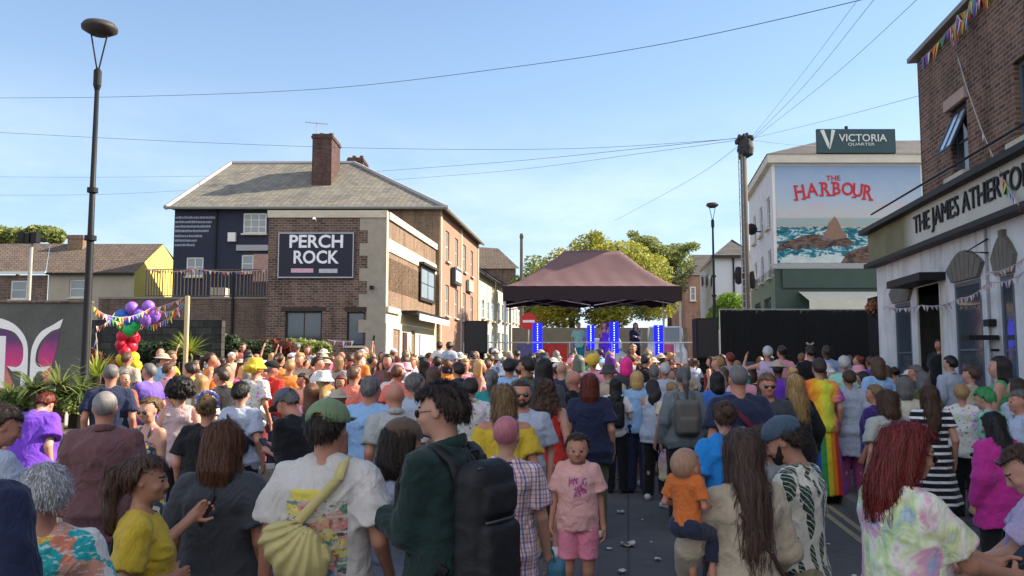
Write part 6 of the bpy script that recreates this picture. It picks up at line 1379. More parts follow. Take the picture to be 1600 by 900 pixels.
# upper storey
zrf = zu(96, UB); uw = [(up(1521), up(1494), zu(290, up(1508)), zu(172, up(1508)))]
uw = (min(uw[0][0], uw[0][1]), max(uw[0][0], uw[0][1]), zu(272, up(1508)), zu(165, up(1508)))
uw2 = (up(1640), up(1597), uw[2], uw[3])
MB(TP).wall(-12, UB, zft + .10, zrf, [uw, uw2], .2, v=.05).build('brick_wall', BRP, wp)
MB(TP).box(UB - .01, UB, .05, 8, zft + .16, zrf).build('end_wall', BRP, wp)
MB(TP).box(-12, UB + .12, -.10, .3, zrf, zrf + .09).build('eaves', plain('grey gutter', (.22, .22, .2), .6), wp); MB().add([TP(-12, -.1, zrf + .09), TP(UB + .12, -.1, zrf + .09), TP(UB + .12, 4, zrf + 1.6), TP(-12, 4, zrf + 1.6), TP(-12, 8, zrf), TP(UB + .12, 8, zrf)], [(0, 1, 2, 3), (3, 2, 5, 4)]).build('roof', SLATED, wp)
w_ = window_at(wp, TP, *uw, .14, .07, 0, 1, plain('grey blue frame', (.10, .12, .15), .5), GLS); w_ = window_at(wp, TP, *uw2, .14, .07, 0, 1, plain('grey blue frame', (.10, .12, .15), .5), GLS)
# top hung sash standing open
hgt = (uw[3] - uw[2]) * .68; an = R(24); q = lambda u, s: (u, .10 - math.sin(an) * hgt * s, uw[3] - .05 - math.cos(an) * hgt * s)
sash = MB(TP); ua, ub = uw[0] + .03, uw[1] - .03
for (a0, a1, s0, s1) in ((ua, ua + .07, 0, 1), (ub - .07, ub, 0, 1), (ua + .07, ub - .07, 0, .07), (ua + .07, ub - .07, .93, 1), ((ua + ub) / 2 - .02, (ua + ub) / 2 + .02, .07, .93)):
    A_ = [q(a0, s0), q(a1, s0), q(a1, s1), q(a0, s1)]; B_ = [(p[0], p[1] + .04, p[2] + .01) for p in A_]; sash.add(A_ + B_, [(0, 1, 2, 3), (7, 6, 5, 4), (0, 4, 5, 1), (1, 5, 6, 2), (2, 6, 7, 3), (3, 7, 4, 0)])
sa = sash.build('open_sash', plain('dark window sash', (.03, .035, .045), .5), wp)
A_ = [q(ua + .05, .05), q(ub - .05, .05), q(ub - .05, .95), q(ua + .05, .95)]; MB(TP).add([(p[0], p[1] + .015, p[2]) for p in A_], [(0, 1, 2, 3)]).build('pane', glass('bright reflecting pane', (.25, .32, .40)), sa)
MB(TP).box(uw[0] - .1, uw[1] + .1, -.02, .04, uw[3] + .01, uw[3] + .2).build('lintel', plain('pale lintel', (.4, .3, .25), .9), wp)
# small fittings on the white wall
o = MB(TP).tube([(up(1552), -.02, zu(395, up(1552))), (up(1552), -.35, zu(395, up(1552)) + .02), (up(1552), -.02, zu(395, up(1552)) + .22)], .015, 5).build('sign_bracket', DKMET, wp)
MB(TP).tube([(up(1549), -.03, zfb - .1), (up(1549), -.03, 1.3)], .02, 6).build('cable_pipe', plain('grey cable', (.3, .3, .32), .6), wp)
o = MB(TP).box(up(1562), up(1548), -.45, -.02, zu(531, up(1555)), zu(524, up(1555))).build('smoking_shelf', DKMET, wp); MB(TP).box(up(1558), up(1549), -.12, -.01, zu(510, up(1553)), zu(499, up(1553))).build('wall_box', DKMET, wp)
MB(TP).box(up(1560), up(1556), -.1, -.01, zu(549, up(1557)), zu(545, up(1557))).build('wall_light', DKMET, wp)
def bp(px, py, v=-.3):
    y = (OX + v * 1.01) / ((px - 800) / 1300 - SX); return tuple(W(px, py, y))
bunting('bunting swagged low along the white pub front', [bp(1380, 478), bp(1440, 477), bp(1500, 466), bp(1545, 440), bp(1600, 425)], 9, [(.55, .42, .45), (.5, .5, .52), (.5, .3, .3), (.3, .3, .42)], .09, .06, seed=8)
bunting('bunting looped under the cream fascia board', [bp(1540, 425), bp(1600, 404), bp(1660, 385)], 9, [(.55, .38, .4), (.5, .5, .52), (.5, .25, .25)], .08, .06, seed=9)
bunting('rainbow bunting hanging from the brick roof down past the open window', [bp(1487, 50, -.1), bp(1515, 150, -.25), bp(1552, 245, -.25), bp(1592, 320, -.35)], 11, RB, .13, .05, seed=10)
bunting('rainbow bunting bunched along the brick roof edge', [bp(1440, 92, -.2), bp(1484, 44, -.25), bp(1500, 22, -.25), bp(1545, -14, -.25)], 9, RB, .22, .03, seed=11)
bunting('second tangle of rainbow bunting at the brick roof edge', [bp(1486, 60, -.3), bp(1496, 24, -.35), bp(1506, 34, -.35), bp(1516, 2, -.35), bp(1536, -12, -.3)], 6, RB, .24, .03, seed=12)
bk = root('hanging_basket', tuple(W(1372, 478, 19.2)), 'hanging basket of russet flowers at the corner of the white pub', 'basket'); c = W(1372, 480, 19.2); v, f = leaf_cloud([c], [(.28, .25, .2)], 500, .05, 3); leaf_obj('flowers', v, f, leafmat('russet flowers', (.12, .06, .03), (.4, .16, .08)), bk); MB().lathe((c.x, c.y, c.z - .28), [(.001, 0), (.12, .05), (.2, .2)], 12).build('bowl', DKMET, bk)
# ------------------------------------------------------------------ stage area
DC = 22.; mb = MB(); CUR = plain('black stage drape', (.005, .005, .006), .95, ns=2, amt=.4); n = 90
xs0, xs1 = wx(1127, DC), wx(1403, DC - 1.2); pts = [(xs0 + (xs1 - xs0) * k / n, DC - 1.2 * k / n + .010 * math.sin(k * 1.9) + .02 * math.sin(k * .3)) for k in range(n + 1)]
zc0, zc1 = hz(485, DC), hz(485.5, DC - 1.2)
vs = [(x, y + t, z) for t in (0, .03) for z0_ in (0, 1) for k, (x, y) in enumerate(pts) for z in [g(22) if z0_ == 0 else zc0 + (zc1 - zc0) * k / n + .01 * math.sin(k * .5)]]; m_ = n + 1
fs = [(k, k + 1, m_ + k + 1, m_ + k) for k in range(n)] + [(2 * m_ + k, 3 * m_ + k, 3 * m_ + k + 1, 2 * m_ + k + 1) for k in range(n)] + [(m_ + k, m_ + k + 1, 3 * m_ + k + 1, 3 * m_ + k) for k in range(n)] + [(0, m_, 3 * m_, 2 * m_), (n, 2 * m_ + n, 3 * m_ + n, m_ + n)]
cr = root('stage_curtain', (xs0, DC, g(22)), 'wide black drape screen closing off the street before the mural building', 'curtain'); MB().add(vs, fs).build('drape', CUR, cr, True)
MB().tube([(xs0, DC + .1, g(22)), (xs0, DC + .1, zc0 + .03), (xs1, DC - 1.1, zc1 + .03), (xs1, DC - 1.1, g(22))], .025, 6).build('support_frame', plain('grey scaffold tube', (.35, .35, .36), .4, metal=.6), cr)
TD = 27.; tg = g(TD); gxp = lambda px, d=TD: wx(px, d); gzp = lambda py, d=TD: hz(py, d)
ga = root('gazebo', (gxp(926), TD + 1.5, tg), 'dark brown pop up gazebo with peaked roof over the stage', 'gazebo')
# canopy sheet: valance rectangle up to a short ridge, with sagging hips
xA, xB = gxp(785.5), gxp(1067.5); yA, yB = TD, TD + 3.1; zv = gzp(447); xr0, xr1 = gxp(884, TD + 1.5), gxp(972, TD + 1.5); zp = gzp(391, TD + 1.5); n1, n2 = 48, 24; V_ = []; 
for j in range(n2 + 1):
    for i in range(n1 + 1):
        s_, t_ = i / n1, j / n2; X = xA + (xB - xA) * s_; Y = yA + (yB - yA) * t_
        du = max(0, (xr0 - X) / (xr0 - xA), (X - xr1) / (xB - xr1)); dv = abs(t_ - .5) * 2; q_ = max(du, dv); hgt = (1 - q_); edge = abs(du - dv)
        zz_ = zv + (zp - zv) * (hgt ** 1.35) - .10 * hgt * math.exp(-0) * min(1, edge * 2.5) * (1 if q_ > .05 else 0) + .012 * math.sin(X * 9 + Y * 4) * (1 - hgt) + .02 * math.sin(X * 4.3 - Y * 3) * hgt
        V_.append((X, Y, zz_))
F_s = [(j * (n1 + 1) + i, j * (n1 + 1) + i + 1, (j + 1) * (n1 + 1) + i + 1, (j + 1) * (n1 + 1) + i) for j in range(n2) for i in range(n1)]
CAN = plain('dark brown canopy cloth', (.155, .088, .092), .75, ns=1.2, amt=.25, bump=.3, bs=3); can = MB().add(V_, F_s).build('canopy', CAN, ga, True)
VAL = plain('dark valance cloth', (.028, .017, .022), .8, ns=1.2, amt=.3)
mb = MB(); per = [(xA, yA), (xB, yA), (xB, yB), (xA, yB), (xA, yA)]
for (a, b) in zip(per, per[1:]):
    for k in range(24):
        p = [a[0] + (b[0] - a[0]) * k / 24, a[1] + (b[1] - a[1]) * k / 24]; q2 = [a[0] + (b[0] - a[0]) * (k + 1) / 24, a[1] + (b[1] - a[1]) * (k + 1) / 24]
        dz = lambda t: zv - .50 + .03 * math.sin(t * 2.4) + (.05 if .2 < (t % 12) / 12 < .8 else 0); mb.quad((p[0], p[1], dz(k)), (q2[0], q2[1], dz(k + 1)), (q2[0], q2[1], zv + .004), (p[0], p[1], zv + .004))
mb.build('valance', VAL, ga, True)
LM = plain('pale grey tube', (.48, .48, .48), .4, metal=.5)
for x in (xA + .06, xB - .06):
    for y in (yA + .06, yB - .06): MB().box(x - .03, x + .03, y - .03, y + .03, g(y), zv - .02).build('leg', LM, ga)
mb = MB()
for y in (yA + .06, yB - .06):
    for a, b in ((xA, (xA + xB) / 2), ((xA + xB) / 2, xB)):
        for za, zb in ((zv - .12, zv - .62), (zv - .62, zv - .12)): mb.tube([(a + .06, y, za), (b - .06, y, zb)], .016, 5)
mb.build('truss', LM, ga)
STG = 1.0; st = solo(MB().box(gxp(775), gxp(1075), TD + .2, TD + 3.4, tg, tg + STG), 'stage_deck', plain('black stage', (.02, .02, .022), .8), 'low black stage deck under the gazebo', 'stage', loc=(gxp(926), TD + 1.6, tg))
bx = root('crowd_barrier', (gxp(900), TD - .1, tg), 'grey metal rail across the stage front with red banner cloths', 'barrier'); mb = MB()
for z in (1.15, 1.95): mb.tube([(gxp(725), TD - .1, tg + z), (gxp(1090), TD - .1, tg + z)], .022, 6)
for k in range(12): x = gxp(725 + k * 33); mb.tube([(x, TD - .1, tg), (x, TD - .1, tg + 1.95)], .018, 5)
mb.build('rail', LM, bx)
for a, b, c in ((848, 886, (.35, .03, .03)), (808, 832, (.1, .1, .22)), (1037, 1052, (.4, .08, .2))): MB().box(gxp(a), gxp(b), TD - .16, TD - .13, tg + 1.05, tg + 1.9).build('banner', plain('banner %s' % (c,), c, .7, ns=5, amt=.6), bx)
def emis(name, c, s):
    def f(b): b.p.inputs['Emission Color'].default_value = c + (1,); b.p.inputs['Emission Strength'].default_value = s; b.col(tuple(x * .2 for x in c))
    return M(name, f, .4)
BLU = emis('blue led glow', (.006, .008, 1.0), 1.1); WLE = emis('white led', (.35, .5, 1.), 3)
for k, (px, t, bt_, dd, lb) in enumerate(((840, 505, 551, 0, 'blue LED light bar beside the no entry sign'), (923.5, 508, 545, 1.2, 'smaller blue LED light bar under the gazebo middle'), (960, 503, 552, 0, 'brightest blue LED light bar in front of the performers'), (1029.5, 508, 556, 0, 'blue LED light bar by the gazebo leg nearest the curtain'))):
    y = TD + .35 + dd; lr = root('led_light_bar', (gxp(px, y), y, tg + STG), lb, 'stage light', 'blue LED bars on the stage'); h0, h1 = gzp(bt_, y), gzp(t, y); w_ = .15 if dd == 0 else .125
    MB().box(gxp(px, y) - w_, gxp(px, y) + w_, y, y + .08, h0, h1).build('light_panel', BLU, lr); mb = MB()
    for q in range(13): z = h0 + (h1 - h0) * (q + .5) / 13; mb.lathe((gxp(px, y), y - .004, z), [(.001, -.018), (.018, 0), (.001, .018)], 6)
    mb.build('led', WLE, lr); MB().box(gxp(px, y) - .04, gxp(px, y) + .04, y + .02, y + .06, tg + STG, h0).build('stand', DKMET, lr)
def speaker(label, px0, px1, pt, pb, d, ang=0):
    x0, x1 = wx(px0, d), wx(px1, d); z0_, z1_ = hz(pb, d), hz(pt, d); r0 = root('loudspeaker', ((x0 + x1) / 2, d, g(d)), label, 'speaker', 'stage loudspeakers'); MB().box(x0, x1, d, d + .6, z0_, z1_).build('cabinet', plain('black cabinet', (.014, .014, .016), .7), r0, bevel=.02)
    MB().box(x0 + .04, x1 - .04, d - .012, d - .001, z0_ + .04, z1_ - .04).build('grille', plain('speaker grille', (.022, .022, .024), .6, ns=60, amt=.6), r0); MB().box(x0 + .1, x1 - .1, d + .1, d + .5, g(d), z0_ - .001).build('stand', CUR, r0)
speaker('black loudspeaker stack before the cream shop side', 725, 761, 501, 552, 24.5); speaker('black loudspeaker beside the drape screen', 1089, 1124, 497, 560, 24.5)
ne = root('no_entry_sign', (wx(826, 40), 40, g(40)), 'round red no entry sign with white bar seen under the gazebo', 'road sign')
c = W(826, 502, 40); mb = MB(); q = [(c.x + .40 * math.cos(k * math.pi / 16), 40, c.z + .40 * math.sin(k * math.pi / 16)) for k in range(32)]; mb.add(q + [(a, 40.02, b_) for a, _, b_ in q], [tuple(range(32)), tuple(range(63, 31, -1))] + [(k, 32 + k, 32 + (k + 1) % 32, (k + 1) % 32) for k in range(32)]); mb.build('disc', plain('sign red', (.55, .03, .03), .5, amt=.05), ne)
MB().box(c.x - .28, c.x + .28, 39.985, 39.999, c.z - .06, c.z + .06).build('white_bar', LET, ne); MB().tube([(c.x, 40.05, g(40)), (c.x, 40.05, c.z + .3)], .035, 6).build('post', LM, ne)
def car(label, px, d, L, Wd, H, c, ang, van=False, name='parked_car'):
    """side profile lofted across the width"""
    mp_ = [(-.5, .18), (-.5, .5), (-.47, .62), (-.36, .98) if not van else (-.485, .98), (-.28, 1.), (.12, 1.), (.27, .66), (.47, .55), (.5, .4), (.5, .18)]; ca, sa_ = math.cos(ang), math.sin(ang); x0 = wx(px, d)
    T = lambda u, v, z: (x0 + ca * u - sa_ * v, d + sa_ * u + ca * v, g(d) + z); rt = root(name, (x0, d, g(d)), label, 'van' if van else 'car', 'vehicles parked behind the stage'); n = len(mp_); vs = []
    ws = [-.5, -.46, .46, .5]
    for w_ in ws: k = 1 if abs(w_) < .48 else .94; vs += [(a * L * (1 if k == 1 else .985), w_ * Wd * (1 if b_ < .6 else .86), b_ * H * (1 if b_ < .3 else k)) for a, b_ in mp_]
    fs = [(j * n + i, j * n + (i + 1) % n, (j + 1) * n + (i + 1) % n, (j + 1) * n + i) for j in range(3) for i in range(n)] + [tuple(range(n))[::-1], tuple(range(3 * n, 4 * n))]
    MB(T).add(vs, fs).build('body', plain('car paint %s' % (c,), c, .3, spec=.6, amt=.05), rt)
    gl_ = MB(T); hw = Wd * .435
    gl_.quad((.14 * L, -hw * .85, .97 * H), (.14 * L, hw * .85, .97 * H), (.272 * L, hw, .69 * H), (.272 * L, -hw, .69 * H))
    gl_.v = [tuple(Vector(v) + Vector((ca * .02, sa_ * .02, .02))) for v in gl_.v]; gl_.build('windscreen', GLL, rt)
    for sd in (-1, 1):
        m2 = MB(T); m2.quad((-.34 * L, sd * Wd * .436, .68 * H), (.22 * L, sd * Wd * .436, .68 * H), (.12 * L, sd * Wd * .425, .93 * H), (-.28 * L, sd * Wd * .425, .93 * H)); m2.build('side_window', GLS, rt)
        for u in (-.31, .32): w_ = MB(T).tube([(u * L, sd * Wd * .42, .32), (u * L, sd * Wd * .5, .32)], .32, 16).build('wheel', plain('tyre', (.02, .02, .02), .9), rt)
        MB(T).box(.488 * L, .503 * L, sd * Wd * .32 - .14, sd * Wd * .32 + .14, .42 * H, .50 * H).build('headlight', LM, rt)
    return rt
car('dark hatchback parked beyond the stage under the trees', 862, 41, 4.1, 1.75, 1.75, (.02, .022, .028), R(-95)); car('white van parked behind the stage by the gazebo leg', 1040, 42, 5.0, 2.0, 2.6, (.6, .62, .66), R(-100), True, 'parked_van'); car('silver car parked behind the stage middle', 945, 44, 4.2, 1.75, 2.0, (.4, .43, .47), R(-85))
dkwall('long sandy garden wall beyond the parked vehicles', 800, 1075, 512, 49, plain('sandy wall', (.17, .15, .115), .9, ns=1.5, amt=.35))
mb_ = blobs_px([(20 + 22 * k, 622 + (k % 2) * 8, 15, 17, 0, .5) for k in range(6)], 10.9); rt = root('planter_shrub', (wx(70, 10.9), 10.9, .95), 'low mass of mixed green leaves filling the long planter', 'plant'); v, f = leaf_cloud([b[0] for b in mb_], [b[1] for b in mb_], 4200, .035, 77); leaf_obj('foliage', v, f, LAG, rt)
for px0, px1, py, d, lb in ((385, 432, 733, 8.6, 'pale low stone ledge in the gap behind the charcoal tee'), (100, 128, 778, 6.6, 'pale stone block beside the jeans of the man in brown')):
    solo(MB().box(wx(px0, d), wx(px1, d), d, d + .5, 0, hz(py, d)), 'stone_block', plain('pale stone block', (.34, .31, .26), .9, ns=4, amt=.3), lb, 'stone block', loc=(wx((px0 + px1) / 2, d), d, 0), bevel=.02)
# ------------------------------------------------------------------ foreground people, one by one
def fgp():
    G = {}
    # --- far left edge
    G['navy'] = person(-100, 588, 2.25, 5, 'm', 1.15, ('short', 'dark'), ('long', 'navy', .82, .03), ('trousers', 'navy'), label='heavy shoulder in dark navy jacket cut off at the picture corner', seed=1)
    G['whitehair'] = person(70, 724, 2.95, 18, 'f', 1.2, ('short', 'white'), ('tee', 'bright', .86, .03), ('trousers', 'denim'), 'r', P=dict(head=(25, 5, 0), R=(.27, .05, .85)), label='person with short white hair in bright orange and teal shell print tee', seed=2)
    G['lilac'] = person(18, 628, 4.6, -35, 'm', 1.12, ('crop', 'dark'), ('tee', 'lblue', .80, .035), ('trousers', 'denim'), 'r', P=dict(head=(-20, 22, 0), R=(.12, .3, 1.1)), label='dark haired person in pale lilac tee looking down', seed=3)
    G['purple'] = person(78, 606, 8.2, -8, 'f', 1.35, ('short', 'auburn'), ('tee', 'purple', .82, .05), ('trousers', 'black'), P=dict(head=(10, 30, 0), lean=14), label='person in vivid purple top hunched before the green planter', seed=4)
    G['plum'] = person(165, 610, 5.5, 12, 'm', 1.18, ('buzz', 'grey'), ('long', 'plum', .74, .034), ('trousers', 'denim'), 'r', P=dict(head=(8, 0, 0), L=(.24, .16, .95), R=(.26, .1, .92)), label='man in dusky brown shirt and jeans with cropped grey hair', seed=5)
    G['floral'] = person(232, 620, 7.0, 150, 'f', 1.05, ('bun', 'dirty'), ('strap', 'floral', .80, .012), ('skirt', 'floral'), 'p', P=dict(head=(12, 8, 0), R=(.14, .26, 1.02), L=(.16, .24, 1.05)), ex=('shades',), label='blonde woman with dark sunglasses and strappy floral dress', seed=6)
    G['yellow'] = person(230, 710, 3.55, -68, 'f', 1.12, ('pony', (.085, .045, .03)), ('tee', 'mustard', .96, .014), ('trousers', 'maroon'), 't', P=dict(head=(-12, 4, 0), R=(.10, .14, 1.16), L=(.0, .22, 1.42), Rp=(.6, -.8, -.2), curl=.8), label='woman in mustard yellow tee with dark ponytail, hand raised to chin', seed=7, L=1.36)
    G['char'] = person(352, 656, 3.95, 2, 'f', 1.2, ('bob', 'chest'), ('tee', 'char', .76, .03), ('trousers', 'navy'), 'r', P=dict(head=(-6, 8, 0), L=(.27, .07, .88)), label='woman with chestnut bob and wide charcoal grey tee', seed=8, L=1.44)
    G['cap'] = person(514, 627, 3.65, -6, 'm', 1.05, ('crop', 'dark'), ('tee', 'back', .78, .034), ('trousers', 'navy'), 'r', P=dict(head=(-8, 4, 0), R=(.26, .14, .98), L=(.30, .02, .88)), hats=('cap', (.18, .25, .13)), label='man in sage green cap and cream tee with colourful back print', seed=9)
    G['capwoman'] = person(632, 655, 4.1, -14, 'f', 1.18, ('bob', 'dark'), ('tee', 'lblue', .78, .045), ('trousers', 'black'), 'p', P=dict(head=(-42, 6, 0), R=(.2, .2, 1.0)), hats=('cap', (.13, .085, .06)), label='woman in brown cap and baggy pale blue tee beside the backpack man', seed=10, L=1.45)
    G['tall'] = person(688, 594, 3.55, 58, 'm', .98, ('quiff', 'dark'), ('long', 'dgreen', .74, .022), ('trousers', 'black'), 'p', P=dict(head=(16, 6, 0), L=(.12, .30, 1.22), R=(.17, .12, .95), Rp=(.15, -1, -.1), Lp=(.1, -.5, -1), curlL=1.0, palmL=(1, .3, 0)), ex=('shades',), label='tall young man in dark green jacket with thick quiff and sunglasses', seed=11)
    G['plaid'] = person(792, 648, 4.55, -4, 'f', 1.0, ('buzz', 'rose'), ('dress', 'plaid', .16, .022), None, 'p', P=dict(head=(-10, 3, 0), flare=.10, dsl=.75, R=(.25, .1, .9)), label='person with shaved pink hair in long multicoloured plaid dress', seed=12)
    G['yblonde'] = person(787, 600, 6.1, 4, 'f', 1.08, ('bob', 'dirty'), ('tee', 'mustard', .8, .03), ('skirt', 'yellow'), 'r', P=dict(head=(8, 0, 0), neck='off'), label='blonde bob woman in off shoulder yellow top', seed=13, L=1.47)
    G['facing'] = person(815, 592, 6.8, 172, 'm', 1.05, ('buzz', 'dark'), ('tee', 'lblue', .80, .025), ('shorts', 'grey'), 'r', P=dict(head=(8, 2, 0)), ex=('shades', 'beard'), label='man facing the camera in pale blue tee and sunglasses', seed=14)
    G['girl'] = person(902, 676, 6.05, 176, 'c', 1.06, ('bun', 'brown'), ('tee', 'pinkp', .87, .03), ('shorts', (.80, .26, .36)), 't', P=dict(head=(0, 0, 0), hs=1.28, bhem=.61, shoes='white', R=(.26, .03, .88), L=(.24, .04, .88)), child=True, cat='girl', label='girl in pink printed tee and pink cycling shorts looking at the camera', seed=15)
    # --- right half
    G['bluetee'] = person(1132, 626, 5.6, 6, 'f', 1.08, ('bun', 'brown'), ('tee', 'royal', .78, .03), ('trousers', 'black'), 'p', P=dict(head=(-10, 2, 0)), label='woman with low bun and bright blue tee', seed=16)
    G['mother'] = person(1158, 668, 3.75, 12, 'f', 1.0, ('long', (.075, .042, .032)), ('long', 'beige', .98, .024), ('trousers', 'black'), 'p', P=dict(head=(-6, 6, 0), nocollar=1, L=(.22, .24, 1.0), Lp=(.9, -.6, -.5), R=(.2, .2, 1.0)), label='long brown haired woman in beige top carrying a baby', seed=17, L=1.10)
    G['leaf'] = person(1214, 648, 4.1, 52, 'm', .96, ('short', 'dark'), ('tee', 'leaf', .74, .024), ('shorts', 'khaki'), 't', P=dict(head=(10, 22, 0), L=(.14, .34, 1.02), R=(.2, .2, 1.0)), ex=('beard',), hats=('cap', (.055, .085, .125)), label='bearded man in slate blue cap and palm leaf shirt', seed=18)
    G['child2'] = person(1194, 664, 5.0, 10, 'c', 1.0, ('short', 'brown'), ('tee', 'grey', .8, .02), ('shorts', 'navy'), 'p', P=dict(hs=1.1), label='brown haired boy half hidden behind the blue capped man', seed=19, cat='boy', child=True)
    G['redhair'] = person(1425, 655, 3.25, -78, 'f', 1.14, ('bob', 'red'), ('tee', 'tiedye', .80, .024), ('trousers', 'hot'), 't', P=dict(head=(-10, 14, 0), R=(.12, .40, 1.13), L=(-.0, .42, 1.15), Rp=(.5, -.6, -.9), Lp=(.5, -.6, -.9), curl=.9), ex=('shades',), label='woman with long red hair and pastel tie dye tee looking at her phone', seed=20, L=1.385)
    G['lilactee'] = person(1578, 684, 3.75, 62, 'f', 1.12, ('bun', 'brown'), ('tee', 'lilac', .86, .03), ('trousers', 'ldenim'), 'p', P=dict(head=(8, 34, 0), L=(.06, .38, 1.10), R=(.04, .34, 1.04)), ex=('headshades',), label='woman in lilac pink tee with sunglasses pushed up on her hair', seed=21)
    G['greyback'] = person(1385, 608, 7.6, 8, 'f', 1.1, ('bob', 'brown'), ('tee', 'greyback', .80, .035), ('leggings', 'black'), 'p', P=dict(st=.12, shoes='white', head=(4, 4, 0)), label='brown bob woman in sage grey tee with faded back print', seed=23, L=1.47)
    G['magenta'] = person(1548, 642, 6.6, 14, 'f', 1.1, ('long', 'black'), ('long', 'magenta', .70, .05), ('trousers', 'black'), 'p', P=dict(head=(0, 12, 0), nocollar=1), label='black haired woman in loose magenta top', seed=22, L=1.3)
    return G
# ------------------------------------------------------------------ middle distance people, read off the photograph one by one
def mp_(px, top, d, hd, sex, b, hs, hc, tk, tc, bk, bc, sk, label, P=None, **kw):
    o = W(px, top, d); H = o.z - g(d) - .012
    if 'H' not in kw and 'z0' not in kw and not kw.get('child'):
        H2 = min(max(H, 1.52), 1.88); kw['z0'] = o.z - .012 - H2 if abs(H - H2) > .04 else None; kw['H'] = H2
        if kw['z0'] is not None and kw['z0'] < g(d): kw['z0'] = g(d)
    return person(px, top, d, hd, sex, b, (hs, hc), (tk, tc) + tuple(kw.pop('tx', ())), (bk, bc) if bk else None, sk, P, label=label, seed=len(PEOPLE), **kw)
PH = dict(L=(.04, .30, 1.22), R=(.08, .30, 1.24), curl=.9)     # both hands up at a phone
UP = dict(R=(.26, .12, 1.93), Rp=(1, -.2, 0))
CR = dict(L=(-.02, .20, 1.16), R=(-.04, .20, 1.14), curl=.8)
def mids():
    G = {}
    m = mp_
    m(174, 568, 9.6, 20, 'm', 1.1, 'buzz', 'grey', 'tee', 'navy', 'trousers', 'denim', 'r', 'balding man with pink ears behind the man in brown')
    m(199, 550, 15.5, -10, 'm', 1.1, 'crop', 'brown', 'tee', 'beige', 'shorts', 'char', 'r', 'man in tan tee standing before the yellow balloons', ); m(233, 568, 12.5, 70, 'm', 1.2, 'short', 'grey', 'tee', (.16, .10, .42), 'shorts', 'khaki', 'r', 'grey haired person in violet tee, in profile under the balloons', dict(L=(.1, .3, 1.2)))
    m(251, 541, 20, 165, 'm', 1.1, 'bald', 'grey', 'tee', 'black', 'trousers', 'navy', 'r', 'bald man in black tee with folded arms by the dark hedge', CR); m(268, 548, 18.2, -80, 'f', 1.1, 'short', 'dirty', 'tank', 'mustard', 'shorts', 'khaki', 't', 'short haired blonde in mustard vest left of the pale post')
    m(283, 595, 8.4, 5, 'f', 1.05, 'afro', 'black', 'tank', (.50, .36, .36), 'trousers', 'black', 'p', 'person with a big round black hairdo and dusty pink vest'); m(316, 586, 10.6, -5, 'f', 1, 'wavy', 'blonde', 'tee', 'cream', 'trousers', 'denim', 'p', 'long wavy blonde near the foot of the pale post', L=1.3)
    m(324, 618, 6.8, 0, 'f', 1.28, 'bun', 'dirty', 'tee', 'black', 'trousers', 'black', 'r', 'blonde woman with bun, flowered headband and wide black tee', dict(R=(.30, .2, 1.0)), tx=(.8, .03)); m(377, 596, 8.2, -8, 'f', 1.1, 'short', 'black', 'tee', 'lblue', 'trousers', 'black', 'p', 'black haired person in white tee wearing a dark sling bag')
    m(330, 551, 15.2, -70, 'f', 1, 'pony', 'brown', 'tank', 'orange', 'shorts', 'purple', 'r', 'woman in orange vest with brown ponytail beside the yucca palm', L=1.4); m(352, 568, 13.6, -60, 'f', 1.05, 'pony', 'dark', 'tank', 'yellow', 'shorts', 'denim', 'r', 'dark haired woman in bright yellow vest', L=1.42)
    m(380, 536, 25, 175, 'm', 1, 'crop', 'brown', 'tee', 'coral', 'trousers', 'navy', 'r', 'man with sunglasses facing forward at the hedge', ex=('shades',)); m(389, 550, 18.5, -40, 'f', 1.05, 'wavy', 'black', 'tank', 'pink', 'shorts', 'denim', 'r', 'black haired woman with bare pink shoulders by the hedge', L=1.36); m(362, 551, 20.5, 30, 'm', 1, 'crop', 'blonde', 'tee', 'peach', 'shorts', 'khaki', 'r', 'person in white cap beside the yucca', hats=('cap', 'white'))
    m(399, 562, 12, -20, 'f', 1.05, 'curly', 'yellow', 'tee', 'light', 'trousers', 'maroon', 'r', 'person wearing a yellow and pink flower headdress', hats=('bucket', 'yellow')); m(437, 552, 15.2, -15, 'f', 1.1, 'pony', 'brown', 'tank', 'orange', 'shorts', 'orange', 'r', 'woman in orange vest with cream shawl over one arm', L=1.4)
    m(468, 551, 15, 170, 'm', 1, 'short', 'blonde', 'long', 'beige', 'trousers', 'khaki', 'r', 'blond person in long beige shirt looking back'); m(453, 562, 14, 10, 'c', 1, 'short', 'blonde', 'tank', 'orange', 'shorts', 'coral', 'r', 'fair haired youngster in orange vest', None)
    m(465, 536, 24.5, 10, 'f', 1, 'short', 'grey', 'tee', 'pink', 'trousers', 'black', 'r', 'grey haired person under the leafy shrub by the wide window'); m(481, 538, 24, 170, 'f', 1, 'long', 'chest', 'tee', 'grey', 'trousers', 'black', 'r', 'chestnut haired woman facing forward below the wide window', L=1.3); m(502, 545, 22, 160, 'm', 1, 'short', 'black', 'tee', 'black', 'trousers', 'black', 'r', 'black haired man in black tee below the wide window', ex=('shades',))
    m(497, 557, 15, -85, 'm', 1.05, 'short', 'dark', 'tee', 'white', 'trousers', 'navy', 'r', 'dark haired man in profile with white tee and rucksack'); m(530, 556, 16, -30, 'f', 1.1, 'bob', 'dirty', 'tee', 'grey', 'trousers', 'black', 'r', 'dirty blonde bob under the narrow pub window', L=1.47); m(546, 553, 18, 30, 'f', 1, 'short', 'brown', 'tee', 'rust', 'trousers', 'denim', 'r', 'brown haired person in rust tee under the narrow pub window')
    m(566, 546, 21, 178, 'm', 1.05, 'short', 'white', 'long', 'char', 'trousers', 'navy', 'r', 'white haired man in sunglasses facing forward at the pub corner', ex=('shades',)); m(584, 560, 19.5, 15, 'f', 1.1, 'wavy', 'blonde', 'long', 'camo' if False else 'khaki', 'trousers', 'black', 'r', 'long blonde in khaki coat at the pub corner', L=1.25)
